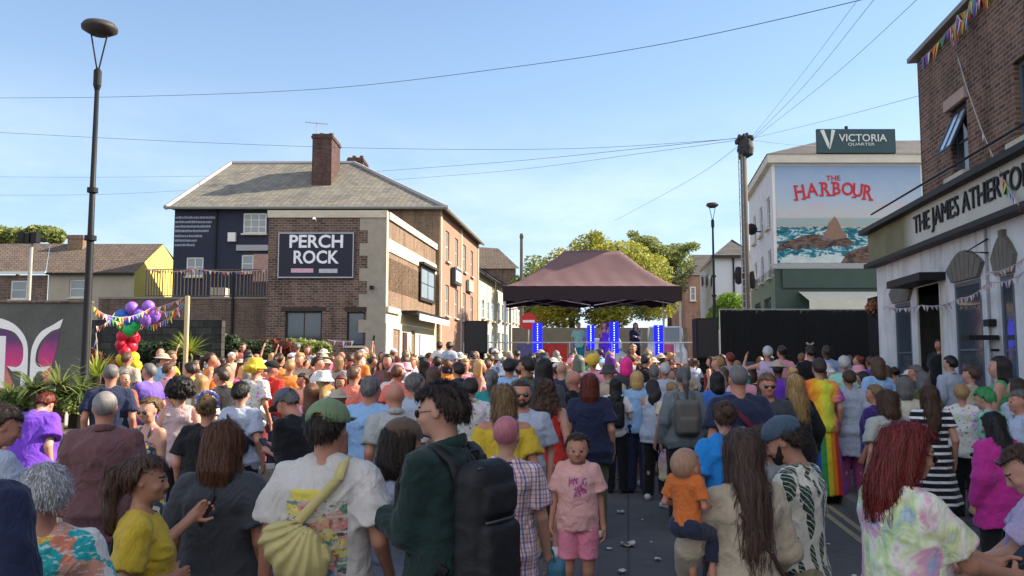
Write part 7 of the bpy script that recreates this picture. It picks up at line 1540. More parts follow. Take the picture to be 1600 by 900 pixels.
    m(505, 582, 11, -8, 'f', 1, 'long', 'blonde', 'tee', 'cream', 'trousers', 'denim', 'r', 'person in white sun hat with long blonde hair', hats=('bucket', 'white'), L=1.25); m(553, 572, 11.2, -20, 'm', 1.2, 'crop', 'brown', 'tee', 'coral', 'shorts', 'khaki', 'r', 'broad man in coral red tee'); m(440, 601, 6.9, 62, 'm', 1.15, 'crop', 'grey', 'tee', 'black', 'trousers', 'black', 'r', 'man in grey cap and black tee bent over his phone', dict(PH, head=(0, 30, 0), lean=8), hats=('cap', (.10, .115, .14)))
    m(487, 598, 9.3, -4, 'f', 1.05, 'long', 'chest', 'tank', 'pink', 'trousers', 'denim', 'r', 'brown long haired woman with bare pink shoulders beyond the green cap', L=1.2); m(528, 612, 8.6, 12, 'f', 1, 'short', 'blonde', 'tee', 'rust', 'trousers', 'black', 'r', 'person in small beige sun hat beyond the green cap', hats=('brim', 'beige'))
    m(579, 588, 7.7, -14, 'm', 1.2, 'short', 'grey', 'tee', 'sky', 'trousers', 'navy', 'r', 'grey haired man in light blue shirt', dict(R=(.22, .15, .95))); m(618, 597, 7.1, 22, 'm', 1.2, 'bald', 'grey', 'polo', 'lgrey', 'trousers', 'beige', 'r', 'bald man in pale beige polo with dark collar', dict(head=(-15, 5, 0))); m(648, 583, 8.8, -30, 'f', 1.1, 'short', 'grey', 'tee', 'lblue', 'trousers', 'navy', 'p', 'grey haired woman in pale tee beside the bald man')
    m(606, 553, 14.5, 170, 'f', 1.1, 'long', 'dark', 'tee', 'plum', 'trousers', 'black', 'r', 'dark long haired woman facing forward before the cream door', L=1.3); m(622, 570, 12, -30, 'm', 1, 'crop', 'chest', 'tee', 'coral', 'shorts', 'navy', 'r', 'man with cropped chestnut hair in coral tee'); m(633, 555, 16, 10, 'm', 1, 'short', 'brown', 'tee', 'lilac', 'shorts', 'navy', 'r', 'brown haired person in lilac tee before the notice board'); m(645, 558, 17, 150, 'm', 1, 'short', 'blonde', 'tee', 'cream', 'shorts', 'navy', 'r', 'blond man in cream tee before the notice board')
    m(661, 558, 14, 60, 'f', 1, 'long', 'black', 'tee', 'black', 'trousers', 'black', 'r', 'black long haired woman in profile before the shop poster', L=1.2); m(684, 556, 15, 0, 'm', 1.1, 'short', 'dark', 'tee', 'red', 'trousers', 'navy', 'r', 'man in bright red tee carrying a child on his shoulders'); m(700, 560, 14.4, 5, 'm', 1.1, 'crop', 'chest', 'tee', 'orange', 'trousers', 'navy', 'r', 'man in orange tee carrying a child on his shoulders')
    for px, lb, sx_ in ((686.5, 'small dark haired child in white on the shoulders of the man in red', 0), (702, 'small dark haired child in grey on the shoulders of the man in orange', 1)):
        d = 15 if sx_ == 0 else 14.4; zt_ = W(px, 533, d).z; person(px, 533, d, 5, 'm', 1, ('short', 'dark'), ('tee', ('white', 'lblue')[sx_]), ('shorts', 'navy'), 'r', dict(sit=1, hs=1.2), label=lb, H=1.0, z0=zt_ - 1.02, child=True, cat='child', seed=sx_)
    m(678, 572, 11, -10, 'f', 1.1, 'long', 'brown', 'tee', 'maroon', 'trousers', 'black', 'p', 'long brown haired woman in maroon tee beyond the quiffed man', L=1.2); m(716, 566, 12.6, 30, 'm', 1.1, 'short', 'dark', 'long', 'char', 'trousers', 'black', 'p', 'dark haired man in charcoal shirt beyond the quiffed man'); m(727, 560, 15.4, 170, 'm', 1, 'short', 'blonde', 'tee', 'pink', 'shorts', 'khaki', 'r', 'blond man in sunglasses facing forward before the speaker', ex=('shades',)); m(750, 562, 14.6, -80, 'f', 1, 'bob', 'blonde', 'strap', 'pink', 'shorts', 'denim', 'r', 'blonde with bare shoulders before the dark speaker', L=1.46)
    m(768, 577, 9.9, -10, 'f', 1.1, 'pony', 'grey', 'tee', 'teal', 'trousers', 'navy', 'p', 'grey haired woman in teal tee with black hair tie', L=1.45); m(796, 560, 12, -4, 'm', 1.1, 'short', 'black', 'tee', 'sky', 'trousers', 'navy', 'r', 'black haired man in sky blue tee before the gazebo leg'); m(822, 556, 11, 50, 'm', 1.1, 'short', 'dark', 'long', 'olive', 'trousers', 'black', 'r', 'dark bearded man turning in olive shirt', ex=('beard',)); m(851, 560, 9.4, -30, 'f', 1.15, 'long', 'black', 'long', 'char', 'trousers', 'black', 'r', 'black long haired person in charcoal shirt before the first blue light', L=1.3); m(735, 590, 9.0, 15, 'm', 1.15, 'short', 'dark', 'long', 'light', 'trousers', 'black', 'p', 'person in white patterned shirt behind the quiffed man')
    m(853, 592, 8.0, -12, 'f', 1.1, 'curlylong', 'brown', 'tank', 'red', 'shorts', 'ldenim', 'p', 'woman with big frizzy brown hair and red vest', dict(bhem=.55), L=1.40); m(896, 578, 10, 50, 'm', 1.15, 'bald', 'grey', 'tee', 'black', 'trousers', 'black', 'r', 'bald man in profile with black tee'); m(921, 583, 8.9, -6, 'f', 1.3, 'bob', 'auburn', 'tee', 'navy', 'trousers', 'olive', 'p', 'broad woman with dark red hair and navy tee', dict(showlegs=1), tx=(.8, .03), L=1.44)
    m(904, 555, 14.6, 5, 'f', 1.1, 'bob', (.10, .13, .11), 'tee', 'green', 'trousers', 'black', 'p', 'person with greenish grey bob', L=1.45); m(926, 554, 14, -5, 'f', 1, 'short', 'yellow', 'tee', 'pink', 'trousers', 'navy', 'r', 'person with bright yellow head wrap', hats=('scarf', 'yellow')); m(953, 553, 16, 0, 'f', 1, 'bob', 'purple', 'tee', 'hot', 'trousers', 'black', 'r', 'purple haired person in hot pink tee', L=1.45); m(978, 558, 13.5, 3, 'f', 1, 'bob', 'pink', 'tee', 'char', 'trousers', 'black', 'r', 'person with vivid magenta hair', L=1.48)
    m(989, 538, 22, 150, 'f', 1, 'short', 'blonde', 'strap', 'orange', 'shorts', 'red', 'r', 'blonde in sunglasses and orange top facing away from the stage', ex=('shades',)); m(1011, 545, 17.5, 10, 'f', 1.1, 'bob', 'dirty', 'tee', 'black', 'trousers', 'black', 'r', 'two tone blonde bob in black tee before the stage', L=1.46); m(995, 579, 11.8, -8, 'f', 1.1, 'bob', 'blonde', 'tee', 'sky', 'trousers', 'navy', 'p', 'pale blonde bob with sky blue tee', L=1.5)
    m(1021, 573, 13.6, -5, 'm', 1.15, 'short', 'grey', 'tee', 'lblue', 'trousers', 'navy', 'r', 'grey haired man in pale blue shirt, first of the silver haired couple'); m(1038, 567, 13.3, 5, 'f', 1.1, 'short', 'white', 'tee', 'lblue', 'trousers', 'beige', 'r', 'white haired woman of the silver haired couple')
    m(1017, 589, 11.4, -20, 'f', 1.1, 'bob', 'dark', 'tank', 'lblue', 'trousers', 'black', 'r', 'woman with hair over her face, lilac white vest and black trousers', dict(head=(30, 35, 0), showlegs=1, shoes='white', L=(.08, .26, 1.2), st=.08), tx=(.82, .03), L=1.36)
    m(962, 590, 11.8, -10, 'f', 1.05, 'long', 'black', 'tee', 'white', 'trousers', 'black', 'p', 'black haired woman in white tee with black rucksack', dict(showlegs=1), L=1.25); m(990, 596, 12.3, 8, 'm', 1.05, 'short', 'dark', 'tee', 'black', 'shorts', 'black', 'p', 'dark haired person in black tee between the vest woman and the rucksack', dict(showlegs=1, shoes='white')); m(1066, 574, 9.6, 2, 'f', 1.15, 'pony', 'grey', 'long', (.16, .19, .21), 'trousers', 'black', 'p', 'grey ponytail person in slate top with mesh rucksack', dict(showlegs=1, nocollar=1), L=1.42)
    m(1049, 596, 10.6, 12, 'f', 1, 'pony', 'blonde', 'cape', 'pastel', 'trousers', 'black', 'p', 'person draped in a long pastel rainbow scarf', dict(showlegs=1), tx=(.4, .02), L=1.4)
    m(1140, 551, 17, 10, 'm', 1, 'short', 'red', 'tee', 'grey', 'trousers', 'black', 'p', 'person with dark red hair before the black drape'); m(1121, 557, 15, 60, 'f', 1, 'short', 'blonde', 'tee', 'beige', 'trousers', 'black', 'p', 'short blonde before the speaker by the drape'); m(1120, 580, 11, 0, 'f', 1.05, 'bob', 'black', 'tee', 'blue', 'trousers', 'black', 'p', 'black bob in blue tee', L=1.46)
    m(1153, 570, 7.3, 3, 'm', 1.35, 'buzz', 'grey', 'tee', 'navy', 'trousers', 'navy', 'r', 'broad balding man in navy tee with maroon strap', tx=(.8, .035)); m(1199, 583, 8.3, 170, 'm', 1.05, 'short', 'dirty', 'tee', 'char', 'trousers', 'black', 'r', 'fair man in mirrored sunglasses facing the camera with a paper cup', dict(L=(.18, .28, 1.18), head=(5, 3, 0)), ex=('shades',))
    m(1199, 541, 15.5, -10, 'f', 1, 'short', 'white', 'tank', 'lilac', 'trousers', 'navy', 'p', 'silver haired person raising an arm before the drape', dict(L=(.34, .16, 1.58), Lp=(.6, -.2, -1))); m(1221, 540, 16, 5, 'f', 1, 'bun', 'dark', 'tee', 'pink', 'trousers', 'black', 'p', 'dark haired woman in pink tee before the drape'); m(1266, 540, 15.5, -5, 'm', 1.05, 'short', 'dark', 'tee', 'black', 'trousers', 'black', 'p', 'person in eared headband and black tee before the drape', None, hats=('band', 'beige'))
    m(1291, 540, 16.5, 8, 'm', 1, 'crop', 'dark', 'tee', 'sky', 'trousers', 'navy', 'b', 'dark haired man in light blue tee before the drape'); m(1241, 585, 8.8, 12, 'f', 1.1, 'wavy', 'blonde', 'long', 'black', 'skirt', 'black', 'p', 'long blonde in black dress', dict(nocollar=1), tx=(.5, .03), L=1.22); m(1279, 560, 11, -4, 'f', 1.1, 'short', 'dark', 'tee', 'raintop', 'long', 'rainskirt', 'p', 'person in rainbow tie dye tee and striped rainbow skirt', dict(showlegs=1))
    m(1318, 556, 13.2, -10, 'f', 1.05, 'short', 'white', 'tee', 'mint', 'trousers', 'black', 'p', 'white haired person with mint and pink scarf'); m(1326, 578, 11.2, -2, 'f', 1.2, 'short', 'brown', 'tee', 'lblue', 'leggings', (.36, .07, .22), 'p', 'person in long white tee and plum pink leggings', dict(shoes='lblue', showlegs=1), tx=(.60, .04)); m(1348, 580, 12.6, 20, 'm', 1.05, 'short', 'dark', 'tee', 'maroon', 'trousers', 'black', 'm', 'dark haired man beside the long white tee')
    m(1370, 556, 12, 12, 'f', 1.1, 'bob', 'brown', 'tee', 'sky', 'trousers', 'navy', 'p', 'brown haired person in sky blue tee before the drape end', L=1.46); m(1366, 600, 9.2, 40, 'f', 1.1, 'short', 'dirty', 'tee', 'dpurple', 'trousers', 'black', 'r', 'fair person in profile with deep violet tee'); m(1412, 588, 9.5, 0, 'f', 1.15, 'bob', 'grey', 'tee', 'cream', 'trousers', 'navy', 'p', 'grey bob with cream top and black strap', L=1.5); m(1441, 580, 11.6, 5, 'f', 1.1, 'wavy', 'grey', 'tee', 'olive', 'trousers', 'black', 'p', 'ash blonde long haired person before the pub door', L=1.3)
    m(1452, 601, 8.5, -12, 'f', 1.1, 'long', 'brown', 'dress', 'stripes', None, 'black', 'p', 'long brown haired woman in black and white striped dress', dict(dsl=.5), tx=(.45, .02), L=1.26); m(1484, 556, 13.2, 18, 'm', 1.05, 'short', 'black', 'long', 'lblue', 'trousers', 'black', 'p', 'black haired person in pale hooded top by the door post'); m(1561, 556, 9.8, 55, 'f', 1.15, 'long', 'black', 'tank', 'green', 'trousers', 'beige', 'p', 'woman with long black hair and green vest', dict(L=(.12, .3, 1.1)), L=1.15)
    m(1516, 572, 11.4, 40, 'f', 1.05, 'short', 'brown', 'tee', 'beige', 'trousers', 'black', 'p', 'brown haired person at the tall pub window'); m(1533, 604, 8.4, 30, 'f', 1.1, 'short', 'green', 'cape', 'mint', 'trousers', 'black', 'p', 'person in mint green top bending by the pub', dict(lean=18)); m(1593, 608, 7.6, 80, 'm', 1.1, 'short', 'grey', 'polo', 'lblue', 'trousers', 'navy', 'r', 'grey haired man with pink face at the picture edge')
    m(1502, 600, 9.4, -30, 'f', 1.05, 'short', 'blonde', 'tee', 'light', 'trousers', 'black', 'p', 'blonde in light patterned tee beside the striped dress', dict(PH)); m(1588, 590, 9.0, 20, 'f', 1.0, 'bob', 'dark', 'tee', 'lblue', 'trousers', 'denim', 'p', 'dark bob against the white wall edge', L=1.46)
    # doorman and performers stand on steps and stage
    u_ = (wd[0] + wd[1]) / 2; p = TP(u_, .16, .5); mm = person(1450, 529, p[1], 120, 'm', 1.15, ('crop', 'dark'), ('polo', 'black'), ('trousers', 'black'), 'r', None, label='man in black standing in the dark pub doorway', H=1.74, at=(p[0], p[1], .5), z0=.5, seed=3)
    for px, tpy, y, hd, hs, hc, tk, tc, bc, lb, PP in ((993, 501, 28.6, 170, 'long', 'black', 'long', 'navy', 'black', 'performer with long black hair behind the mixing desk', PH), (944, 516, 28.0, 160, 'long', 'purple', 'strap', 'purple', 'purple', 'performer in purple outfit between two blue lights', dict(L=(.3, .2, 1.5), R=(.06, .25, 1.45))), (904, 520, 28.4, 185, 'short', 'green', 'tee', 'mint', 'teal', 'performer in mint green beside the smaller blue light', None)):
        person(px, tpy, y, hd, 'f', 1, (hs, hc), (tk, tc), ('trousers', bc), 'p', PP, label=lb, H=1.66, z0=tg + STG, seed=1, L=1.3)
    return G
FG = fgp(); mids()
# ------------------------------------------------------------------ the rest of the crowd
OCC = [(p.location.x, p.location.y) for p in PEOPLE]; rr = random.Random(21)
LEFTC = ['coral', 'orange', 'pink', 'yellow', 'white', 'cream', 'peach', 'red', 'lilac', 'grey', 'black', 'navy', 'sky', 'hot', 'mustard', 'lblue', 'rust', 'black', 'denim']
MIDC = ['black', 'navy', 'char', 'grey', 'white', 'lblue', 'maroon', 'pink', 'olive', 'sky', 'purple', 'plum', 'red', 'green', 'black', 'beige', 'denim', 'coral']
RGTC = ['black', 'navy', 'lblue', 'grey', 'white', 'cream', 'pink', 'char', 'sky', 'lilac', 'purple', 'olive', 'mint', 'beige', 'black', 'teal']
CNM = {'lblue': 'pale blue', 'char': 'charcoal', 'sky': 'sky blue', 'hot': 'hot pink', 'denim': 'denim blue', 'plum': 'dusky plum', 'light': 'patterned'}
HNM = {'black': 'black', 'dark': 'very dark', 'brown': 'brown', 'chest': 'chestnut', 'auburn': 'auburn', 'blonde': 'blonde', 'dirty': 'dark blonde', 'grey': 'grey', 'white': 'white', 'red': 'red', 'pink': 'pink', 'purple': 'purple'}
SNM = {'quiff': 'thick %s hair', 'long': 'long %s hair', 'bob': '%s bob', 'short': 'short %s hair', 'crop': 'cropped %s hair', 'bun': '%s bun', 'pony': '%s ponytail', 'bald': 'bald head', 'curly': 'curly %s hair', 'wavy': 'wavy %s hair', 'buzz': 'shaved %s hair'}
ZN = [(150, 'by the planter'), (210, 'under the balloons'), (280, 'before the dark hedge'), (330, 'around the pale post'), (410, 'before the terrace railing'), (440, 'below the railing end'), (500, 'below the board'), (545, 'under the narrow window'), (600, 'at the pub corner'), (645, 'before the cream door'), (690, 'before the shop posters'), (725, 'before the awning'), (770, 'before the dark speaker'), (812, 'by the gazebo leg'), (870, 'before the first blue light'), (930, 'before the stage middle'), (985, 'before the brightest blue light'), (1045, 'before the last blue light'), (1090, 'by the far gazebo leg'), (1130, 'before the far speaker'), (1180, 'by the drape edge'), (1240, 'under the telegraph pole'), (1300, 'under the HARBOUR mural'), (1360, 'before the drape middle'), (1405, 'before the drape end'), (1480, 'before the pub door'), (1540, 'before the tall pub window'), (1700, 'before the last pub window')]
used = {}
for p in PEOPLE: used[p['label']] = 1
def zone(px):
    for a, n_ in ZN:
        if px < a: return n_
    return ZN[-1][1]
def crowd(ymin, ymax, step, pxa, pxb, nmax, keep=lambda px, y: True, gap=.5):
    n_ = 0; y = ymin
    while y < ymax and n_ < nmax:
        x = wx(pxa, y) + rr.uniform(0, step); 
        while x < wx(pxb, y) and n_ < nmax:
            X, Y = x + rr.uniform(-.22, .22), y + rr.uniform(-.25, .25); px = 800 + X / Y * 1300; x += step * rr.uniform(.85, 1.25)
            if not keep(px, Y) or any((X - a) ** 2 + (Y - b) ** 2 < gap ** 2 for a, b in OCC): continue
            if (X - SX * Y) > 5.2: continue
            sex = rr.choice('fffmm'); hs = rr.choice(['long', 'bob', 'bun', 'pony', 'wavy', 'short', 'long'] if sex == 'f' else ['short', 'quiff', 'crop', 'short', 'crop', 'quiff', 'bald'])
            hc = rr.choice(['dark', 'brown', 'chest', 'black', 'dirty', 'blonde', 'brown', 'grey', 'dark', 'auburn', 'white'] if sex == 'f' else ['dark', 'brown', 'black', 'grey', 'dirty', 'brown']); tc = rr.choice(LEFTC if px < 700 else (MIDC if px < 1120 else RGTC)); tk = rr.choice(['tee', 'tee', 'tank', 'strap'] if sex == 'f' else ['tee', 'tee', 'polo'])
            hd = math.degrees(math.atan2(-(wx(926, TD) - X), TD - Y)) + rr.choice([0, 0, 0, 8, -8, 35, -35, 90, -90, 170]); hd = round(hd / 12) * 12
            pose = rr.choice([None, None, None, PH, dict(L=(.12, .25, 1.1)), dict(R=(.15, .22, 1.15)), CR] + ([UP] if Y > 20 else []))
            if hs == 'bald': hc = 'grey'
            hat = rr.choice([None] * 7 + [('cap', rr.choice(['black', 'white', 'navy', 'red', 'beige'])), ('brim', rr.choice(['cream', 'beige'])), ('bucket', rr.choice(['white', 'pink', 'char']))]) if hs != 'bun' else None
            H = rr.gauss(1.64 if sex == 'f' else 1.75, .06); H = min(max(H, 1.52), 1.86); b_ = rr.choice([1.0, 1.05, 1.15])
            pose = dict(pose or {}); yw = rr.choice([0, 0, 20, -20, 35, -35]); 
            if yw: pose['head'] = (yw, 4, 0)
            ex = ('shades',) if rr.random() < .25 and Y < 20 else ()
            hair_ = SNM[hs] % HNM[hc] if '%s' in SNM[hs] else SNM[hs]; hn_ = {'cap': 'cap', 'brim': 'sun hat', 'bucket': 'bucket hat'}.get(hat[0]) if hat else None; cn = CNM.get(tc, tc); gar = {'tee': 'tee', 'tank': 'vest', 'strap': 'strappy top', 'polo': 'polo shirt'}[tk]
            lb = f'{"woman" if sex == "f" else "man"} with {hair_} and {cn} {gar} {zone(px)}'
            if hn_: lb = f'{"woman" if sex == "f" else "man"} in {CNM.get(hat[1], hat[1])} {hn_} and {cn} {gar} {zone(px)}'
            if len(lb.split()) > 16: lb = lb.replace(' hair', '')
            if lb in used: continue
            used[lb] = 1
            pz_ = 562 + (CZ - H - g(Y)) * 1300 / Y
            person(px, pz_, Y, hd, sex, b_, (hs, hc), (tk, tc), (rr.choice(['trousers', 'trousers', 'shorts']), rr.choice(['black', 'navy', 'denim', 'khaki', 'black'])), rr.choice('rrrpptm' if px < 900 else 'pppprtmb'), pose, ex=ex, hats=hat, label=lb, H=H, seed=n_, group='crowd in front of the stage', L={'bob': 1.46, 'pony': 1.42}.get(hs, 1.28), at=(X, Y, g(Y)))
            OCC.append((X, Y)); n_ += 1
        y += step * .92
    return n_
keepf = lambda px, y: not (px < 340 and y > 21) and not (px > 1105 and y > 20.3) and not (1090 < px and y > 23.5) and not (px < 205 and y > 15.5) and not (px < 190 and y < 12.8) and not (720 < px < 765 and y > 23.8)
c1 = crowd(11.2, 13.2, 1.1, 160, 870, 22, keepf, .7); c2 = crowd(12.8, 16.5, .90, 205, 1600, 75, keepf, .52); c3 = crowd(16.6, 21, .92, 205, 1500, 84, keepf, .55); c4 = crowd(21, 26.3, .98, 345, 1100, 74, keepf, .6)
print('crowd', c1, c2, c3, c4, 'people', len(PEOPLE))
# ------------------------------------------------------------------ baby, bags, cups and phones
def attach_all():
    r = FG['mother']
    zt_ = W(1072, 698, 3.62).z
    person(1072, 698, 3.62, -40, 'm', .95, ('buzz', (.25, .14, .09)), ('tee', (.62, .16, .04), .93, .02), ('shorts', (.03, .035, .07)), 'r', dict(sit=1, hs=1.85, head=(-8, 4, 0), R=(.16, .24, 1.12), L=(.2, .2, 1.1)), label='bald baby in orange and navy held on the arm of the woman in beige', H=.68, z0=zt_ - .69, child=True, cat='baby', seed=1)
    # black rucksack of the tall man
    r = FG['tall']; Pq = dict(lean=0)
    F = Field((-.22, -.42, .86), (.22, -.08, 1.50), .009); F.box((0, -.205, 1.17), (.148, .07, .25), .06, .01).box((0, -.21, 1.36), (.125, .065, .08), .055, .02).box((0, -.275, 1.07), (.12, .035, .13), .03, .012).box((0, -.27, 1.29), (.11, .03, .06), .028, .012); folds(F, .006, 3); v, f = F.mesh()
    bp_ = carried(r, 'backpack', v, f, plain('black nylon', (.018, .018, .021), .6), 'large black rucksack on the back of the tall man in green', 'backpack')
    for z0_, w_ in ((1.215, .11), (1.335, .10), (1.425, .12)):
        pts = [(x, -.262 - (.045 if z0_ < 1.25 else (.035 if z0_ < 1.4 else -.0)) * math.sqrt(max(0, 1 - (x / (w_ * 1.25)) ** 2)) + .005, z0_ - .25 * x * x) for x in np.linspace(-w_, w_, 9)]; v, f = tape(pts, .004, .003); carried(r, 'zip', v, f, plain('grey zip', (.09, .09, .095), .4), None, None, parent=bp_)
    F = Field((-.05, -.36, 1.09), (.05, -.3, 1.17), .006); F.ell((0, -.309, 1.13), (.018, .006, .018), .003); v, f = F.mesh(); carried(r, 'badge', v, f, plain('grey badge', (.16, .16, .17), .5), None, None, parent=bp_)
    F = Field((-.06, -.22, 1.40), (.06, -.08, 1.52), .006); pts = [(-.035, -.16, 1.425), (-.03, -.15, 1.475), (.03, -.15, 1.475), (.035, -.16, 1.425)]
    for a, b_ in zip(pts, pts[1:]): F.cap(a, b_, .008, .008, .004)
    v, f = F.mesh(); carried(r, 'handle', v, f, plain('black nylon', (.018, .018, .021), .6), None, None, parent=bp_)
    for sd in (1, -1):
        pts = [(sd * .10, -.17, 1.33), (sd * .105, -.115, 1.44), (sd * .115, -.05, 1.49), (sd * .12, .02, 1.487), (sd * .13, .09, 1.43), (sd * .14, .135, 1.33), (sd * .15, .13, 1.2), (sd * .165, .03, 1.08), (sd * .15, -.12, 1.0)]
        v, f = tape(pts, .028, .009); carried(r, 'strap', v, f, plain('black nylon', (.018, .018, .021), .6), None, None, parent=bp_)
    # pale yellow sling bag on the green capped man
    r = FG['cap']; S = shape('m', 1.12); F = Field((-.32, -.46, .78), (.26, -.10, 1.30), .008); ym = plain('pale yellow cotton', (.56, .47, .20), .85, ns=4, amt=.2, bump=.4, bs=18)
    F.ell((-.07, -.225, 1.16), (.125, .075, .10), .01).ell((-.02, -.23, 1.10), (.125, .075, .11), .04).ell((-.13, -.22, 1.19), (.075, .065, .075), .03)
    F.warp(lambda X, Y, Z: -.008 * np.sin(np.arctan2(Z - 1.29, X - .03) * 26 + 3 * vnoise(X * 6 + 0 * Y + 0 * Z, 0 * X + Y * 6 + 0 * Z, 0 * X + 0 * Y + Z * 6)) - .010 * vnoise(X * 15 + 0 * Y + 0 * Z, 0 * X + Y * 15 + 0 * Z, 0 * X + 0 * Y + Z * 15)); v, f = F.mesh()
    yb = carried(r, 'sling_bag', v, f, ym, 'pale yellow ruched sling bag on the back of the green capped man', 'bag')
    bk_, fr_, tp_ = ring(S, 1.46, 1.06, 1, .062); v, f = tape(bk_[:14], .021, .005); carried(r, 'strap', v, f, ym, None, None, parent=yb); v, f = tape([bk_[0], (tp_[0], -.06, 1.50), tp_, fr_[0]] + fr_[1:], .021, .005); carried(r, 'strap', v, f, ym, None, None, parent=yb)
    # black shoulder bag of the woman in mustard
    r = FG['yellow']; S = shape('f', 1.12); F = Field((-.42, -.28, .84), (.0, .08, 1.14), .009); F.box((-.20, -.15, .99), (.10, .05, .10), .04); folds(F, .006, 2); v, f = F.mesh(); bb_ = carried(r, 'shoulder_bag', v, f, plain('black leather', (.02, .022, .028), .45), 'black shoulder bag behind the woman in mustard', 'bag')
    pts = [(-.20, -.16, 1.08), (-.165, -.155, 1.2), (-.145, -.14, 1.33), (-.13, -.09, 1.45), (-.125, -.02, 1.488), (-.13, .06, 1.45), (-.15, .12, 1.33), (-.17, .1, 1.2)]; v, f = tape(pts, .010, .004); carried(r, 'strap', v, f, plain('black leather', (.02, .022, .028), .45), None, None, parent=bb_)
    # brown cross strap on the woman in beige and its bag
    r = FG['mother']; S = shape('f', 1.05); bk_, fr_, tp_ = ring(S, 1.40, 1.0, -1, .048); lm = plain('brown leather', (.07, .035, .025), .5); F = Field((.10, -.16, .82), (.36, .16, 1.08), .009); F.box((.235, -.01, .95), (.045, .09, .075), .03); v, f = F.mesh(); cb = carried(r, 'crossbody_bag', v, f, lm, 'small brown bag at the hip of the woman in beige', 'bag'); v, f = tape([b_ for b_ in bk_], .014, .004); carried(r, 'strap', v, f, lm, None, None, parent=cb)
    F = Field((-.24, -.2, .88), (.24, .2, .98), .008); F.prof([.905, .955], [.19, .178], [.145, .135], [-.008, -.005], .004); v, f = F.mesh()
    carried(r, 'belt', v, f, M('black and white patterned belt', lambda b: b.col(b.mix(b.m('GREATER_THAN', b.noise(b.mp(b.obj(), (1, 1, .5)), 38, 2), .54), (.015, .015, .017), (.5, .48, .44))), .7), 'black and white patterned waistband below the beige top', 'belt')
    # maroon strap on the navy tee man, sling bags further back
    r = [p for p in PEOPLE if p['label'].startswith('broad balding man')][0]; S = shape('m', 1.35); F = Field((.1, -.2, .82), (.42, .2, 1.1), .014); F.box((.30, 0, .96), (.05, .10, .08), .03); v, f = F.mesh(); mbg = carried(r, 'crossbody_bag', v, f, plain('maroon canvas', (.13, .02, .04), .8), 'maroon bag strapped across the broad man in navy', 'bag'); bk_, fr_, tp_ = ring(S, 1.43, 1.02, -1, .062); v, f = tape(bk_, .022, .005); carried(r, 'strap', v, f, plain('maroon canvas', (.13, .02, .04), .8), None, None, parent=mbg)
    for key, lb, col, big in (('black haired person in white tee', 'dark sling bag across the white tee near the pale post', (.02, .022, .035), 0), ('grey ponytail person', 'grey mesh rucksack on the grey ponytail person', (.13, .12, .11), 1), ('black haired woman in white tee with', 'black rucksack on the woman in white tee', (.016, .016, .018), 1), ('dark haired man in profile with white', 'black rucksack on the man in profile below the pub sign', (.016, .016, .018), 1), ('white haired man in sunglasses', 'dark rucksack of the white haired man at the pub corner', (.03, .028, .026), 1)):
        r = [p for p in PEOPLE if p['label'].startswith(key)][0]; F = Field((-.2, -.40, .9), (.2, -.05, 1.46), .015)
        if big: F.box((0, -.21, 1.2), (.14, .08, .2), .06).box((0, -.28, 1.12), (.10, .04, .09), .03)
        else: F.box((.05, -.2, 1.12), (.13, .06, .085), .04)
        v, f = F.mesh(); bb_ = carried(r, 'backpack' if big else 'sling_bag', v, f, plain('bag cloth %s' % (col,), col, .75, ns=8), lb, 'backpack' if big else 'bag')
        if big:
            for sd in (1, -1): v, f = tape([(sd * .09, -.17, 1.36), (sd * .10, -.09, 1.46), (sd * .11, -.01, 1.485), (sd * .12, .08, 1.43), (sd * .13, .14, 1.3)], .022, .008); carried(r, 'strap', v, f, plain('bag cloth %s' % (col,), col, .75), None, None, parent=bb_)
        else: bk_, fr_, tp_ = ring(shape('f', 1.1), 1.45, 1.1, -1, .05); v, f = tape(bk_, .018, .005); carried(r, 'strap', v, f, plain('bag cloth %s' % (col,), col, .75), None, None, parent=bb_)
    # blue bag beside the plaid dress
    r = FG['plaid']; F = Field((.18, -.12, .60), (.42, .2, 1.0), .01); F.box((.30, .05, .76), (.05, .10, .11), .03); folds(F, .008, 1); v, f = F.mesh(); tb = carried(r, 'tote_bag', v, f, plain('teal blue bag', (.05, .16, .22), .6, ns=4), 'teal blue bag hanging at the hand of the plaid dress', 'bag')
    pts = [(.30, .02, .86), (.285, .05, .93), (.265, .10, .95), (.285, .10, .9), (.30, .10, .86)]; v, f = tape(pts, .008, .004); carried(r, 'handle', v, f, plain('teal blue bag', (.05, .16, .22), .6), None, None, parent=tb)
    # beer in the tall man's hand
    def cup(r, P, tgt, label, mat1, lvl=None, hgt=.13, rad=.04, name='beer_cup', off=(0, .07, -.02)):
        p = world_of(r, (tgt[0] + off[0], tgt[1] + off[1], tgt[2] + off[2])); c = root(name, p, label, 'cup'); MB().lathe(p, [(.001, 0), (rad * .78, 0), (rad, hgt), (rad * .95, hgt), (rad * .74, .006), (.001, .006)], 18).build('cup_wall', mat1, c, True)
        if lvl: MB().lathe(p, [(.001, .008), (rad * .73, .008), (rad * .90, hgt * .8), (.001, hgt * .8)], 18).build('beer', lvl, c, True); MB().lathe(p, [(rad * .90, hgt * .80), (rad * .92, hgt * .93), (.001, hgt * .95)], 18).build('foam', plain('beer foam', (.75, .72, .6), .9), c, True)
        return c
    def clr(b):
        b.p.inputs['Transmission Weight'].default_value = .9; b.p.inputs['IOR'].default_value = 1.1; b.col((.9, .9, .9))
    CLP = M('clear plastic cup', clr, .1)
    cup(FG['tall'], {}, (-.12, .30, 1.22), 'plastic cup of amber beer in the hand of the tall man', CLP, M('amber beer', lambda b: b.col((.42, .14, .015)), .15))
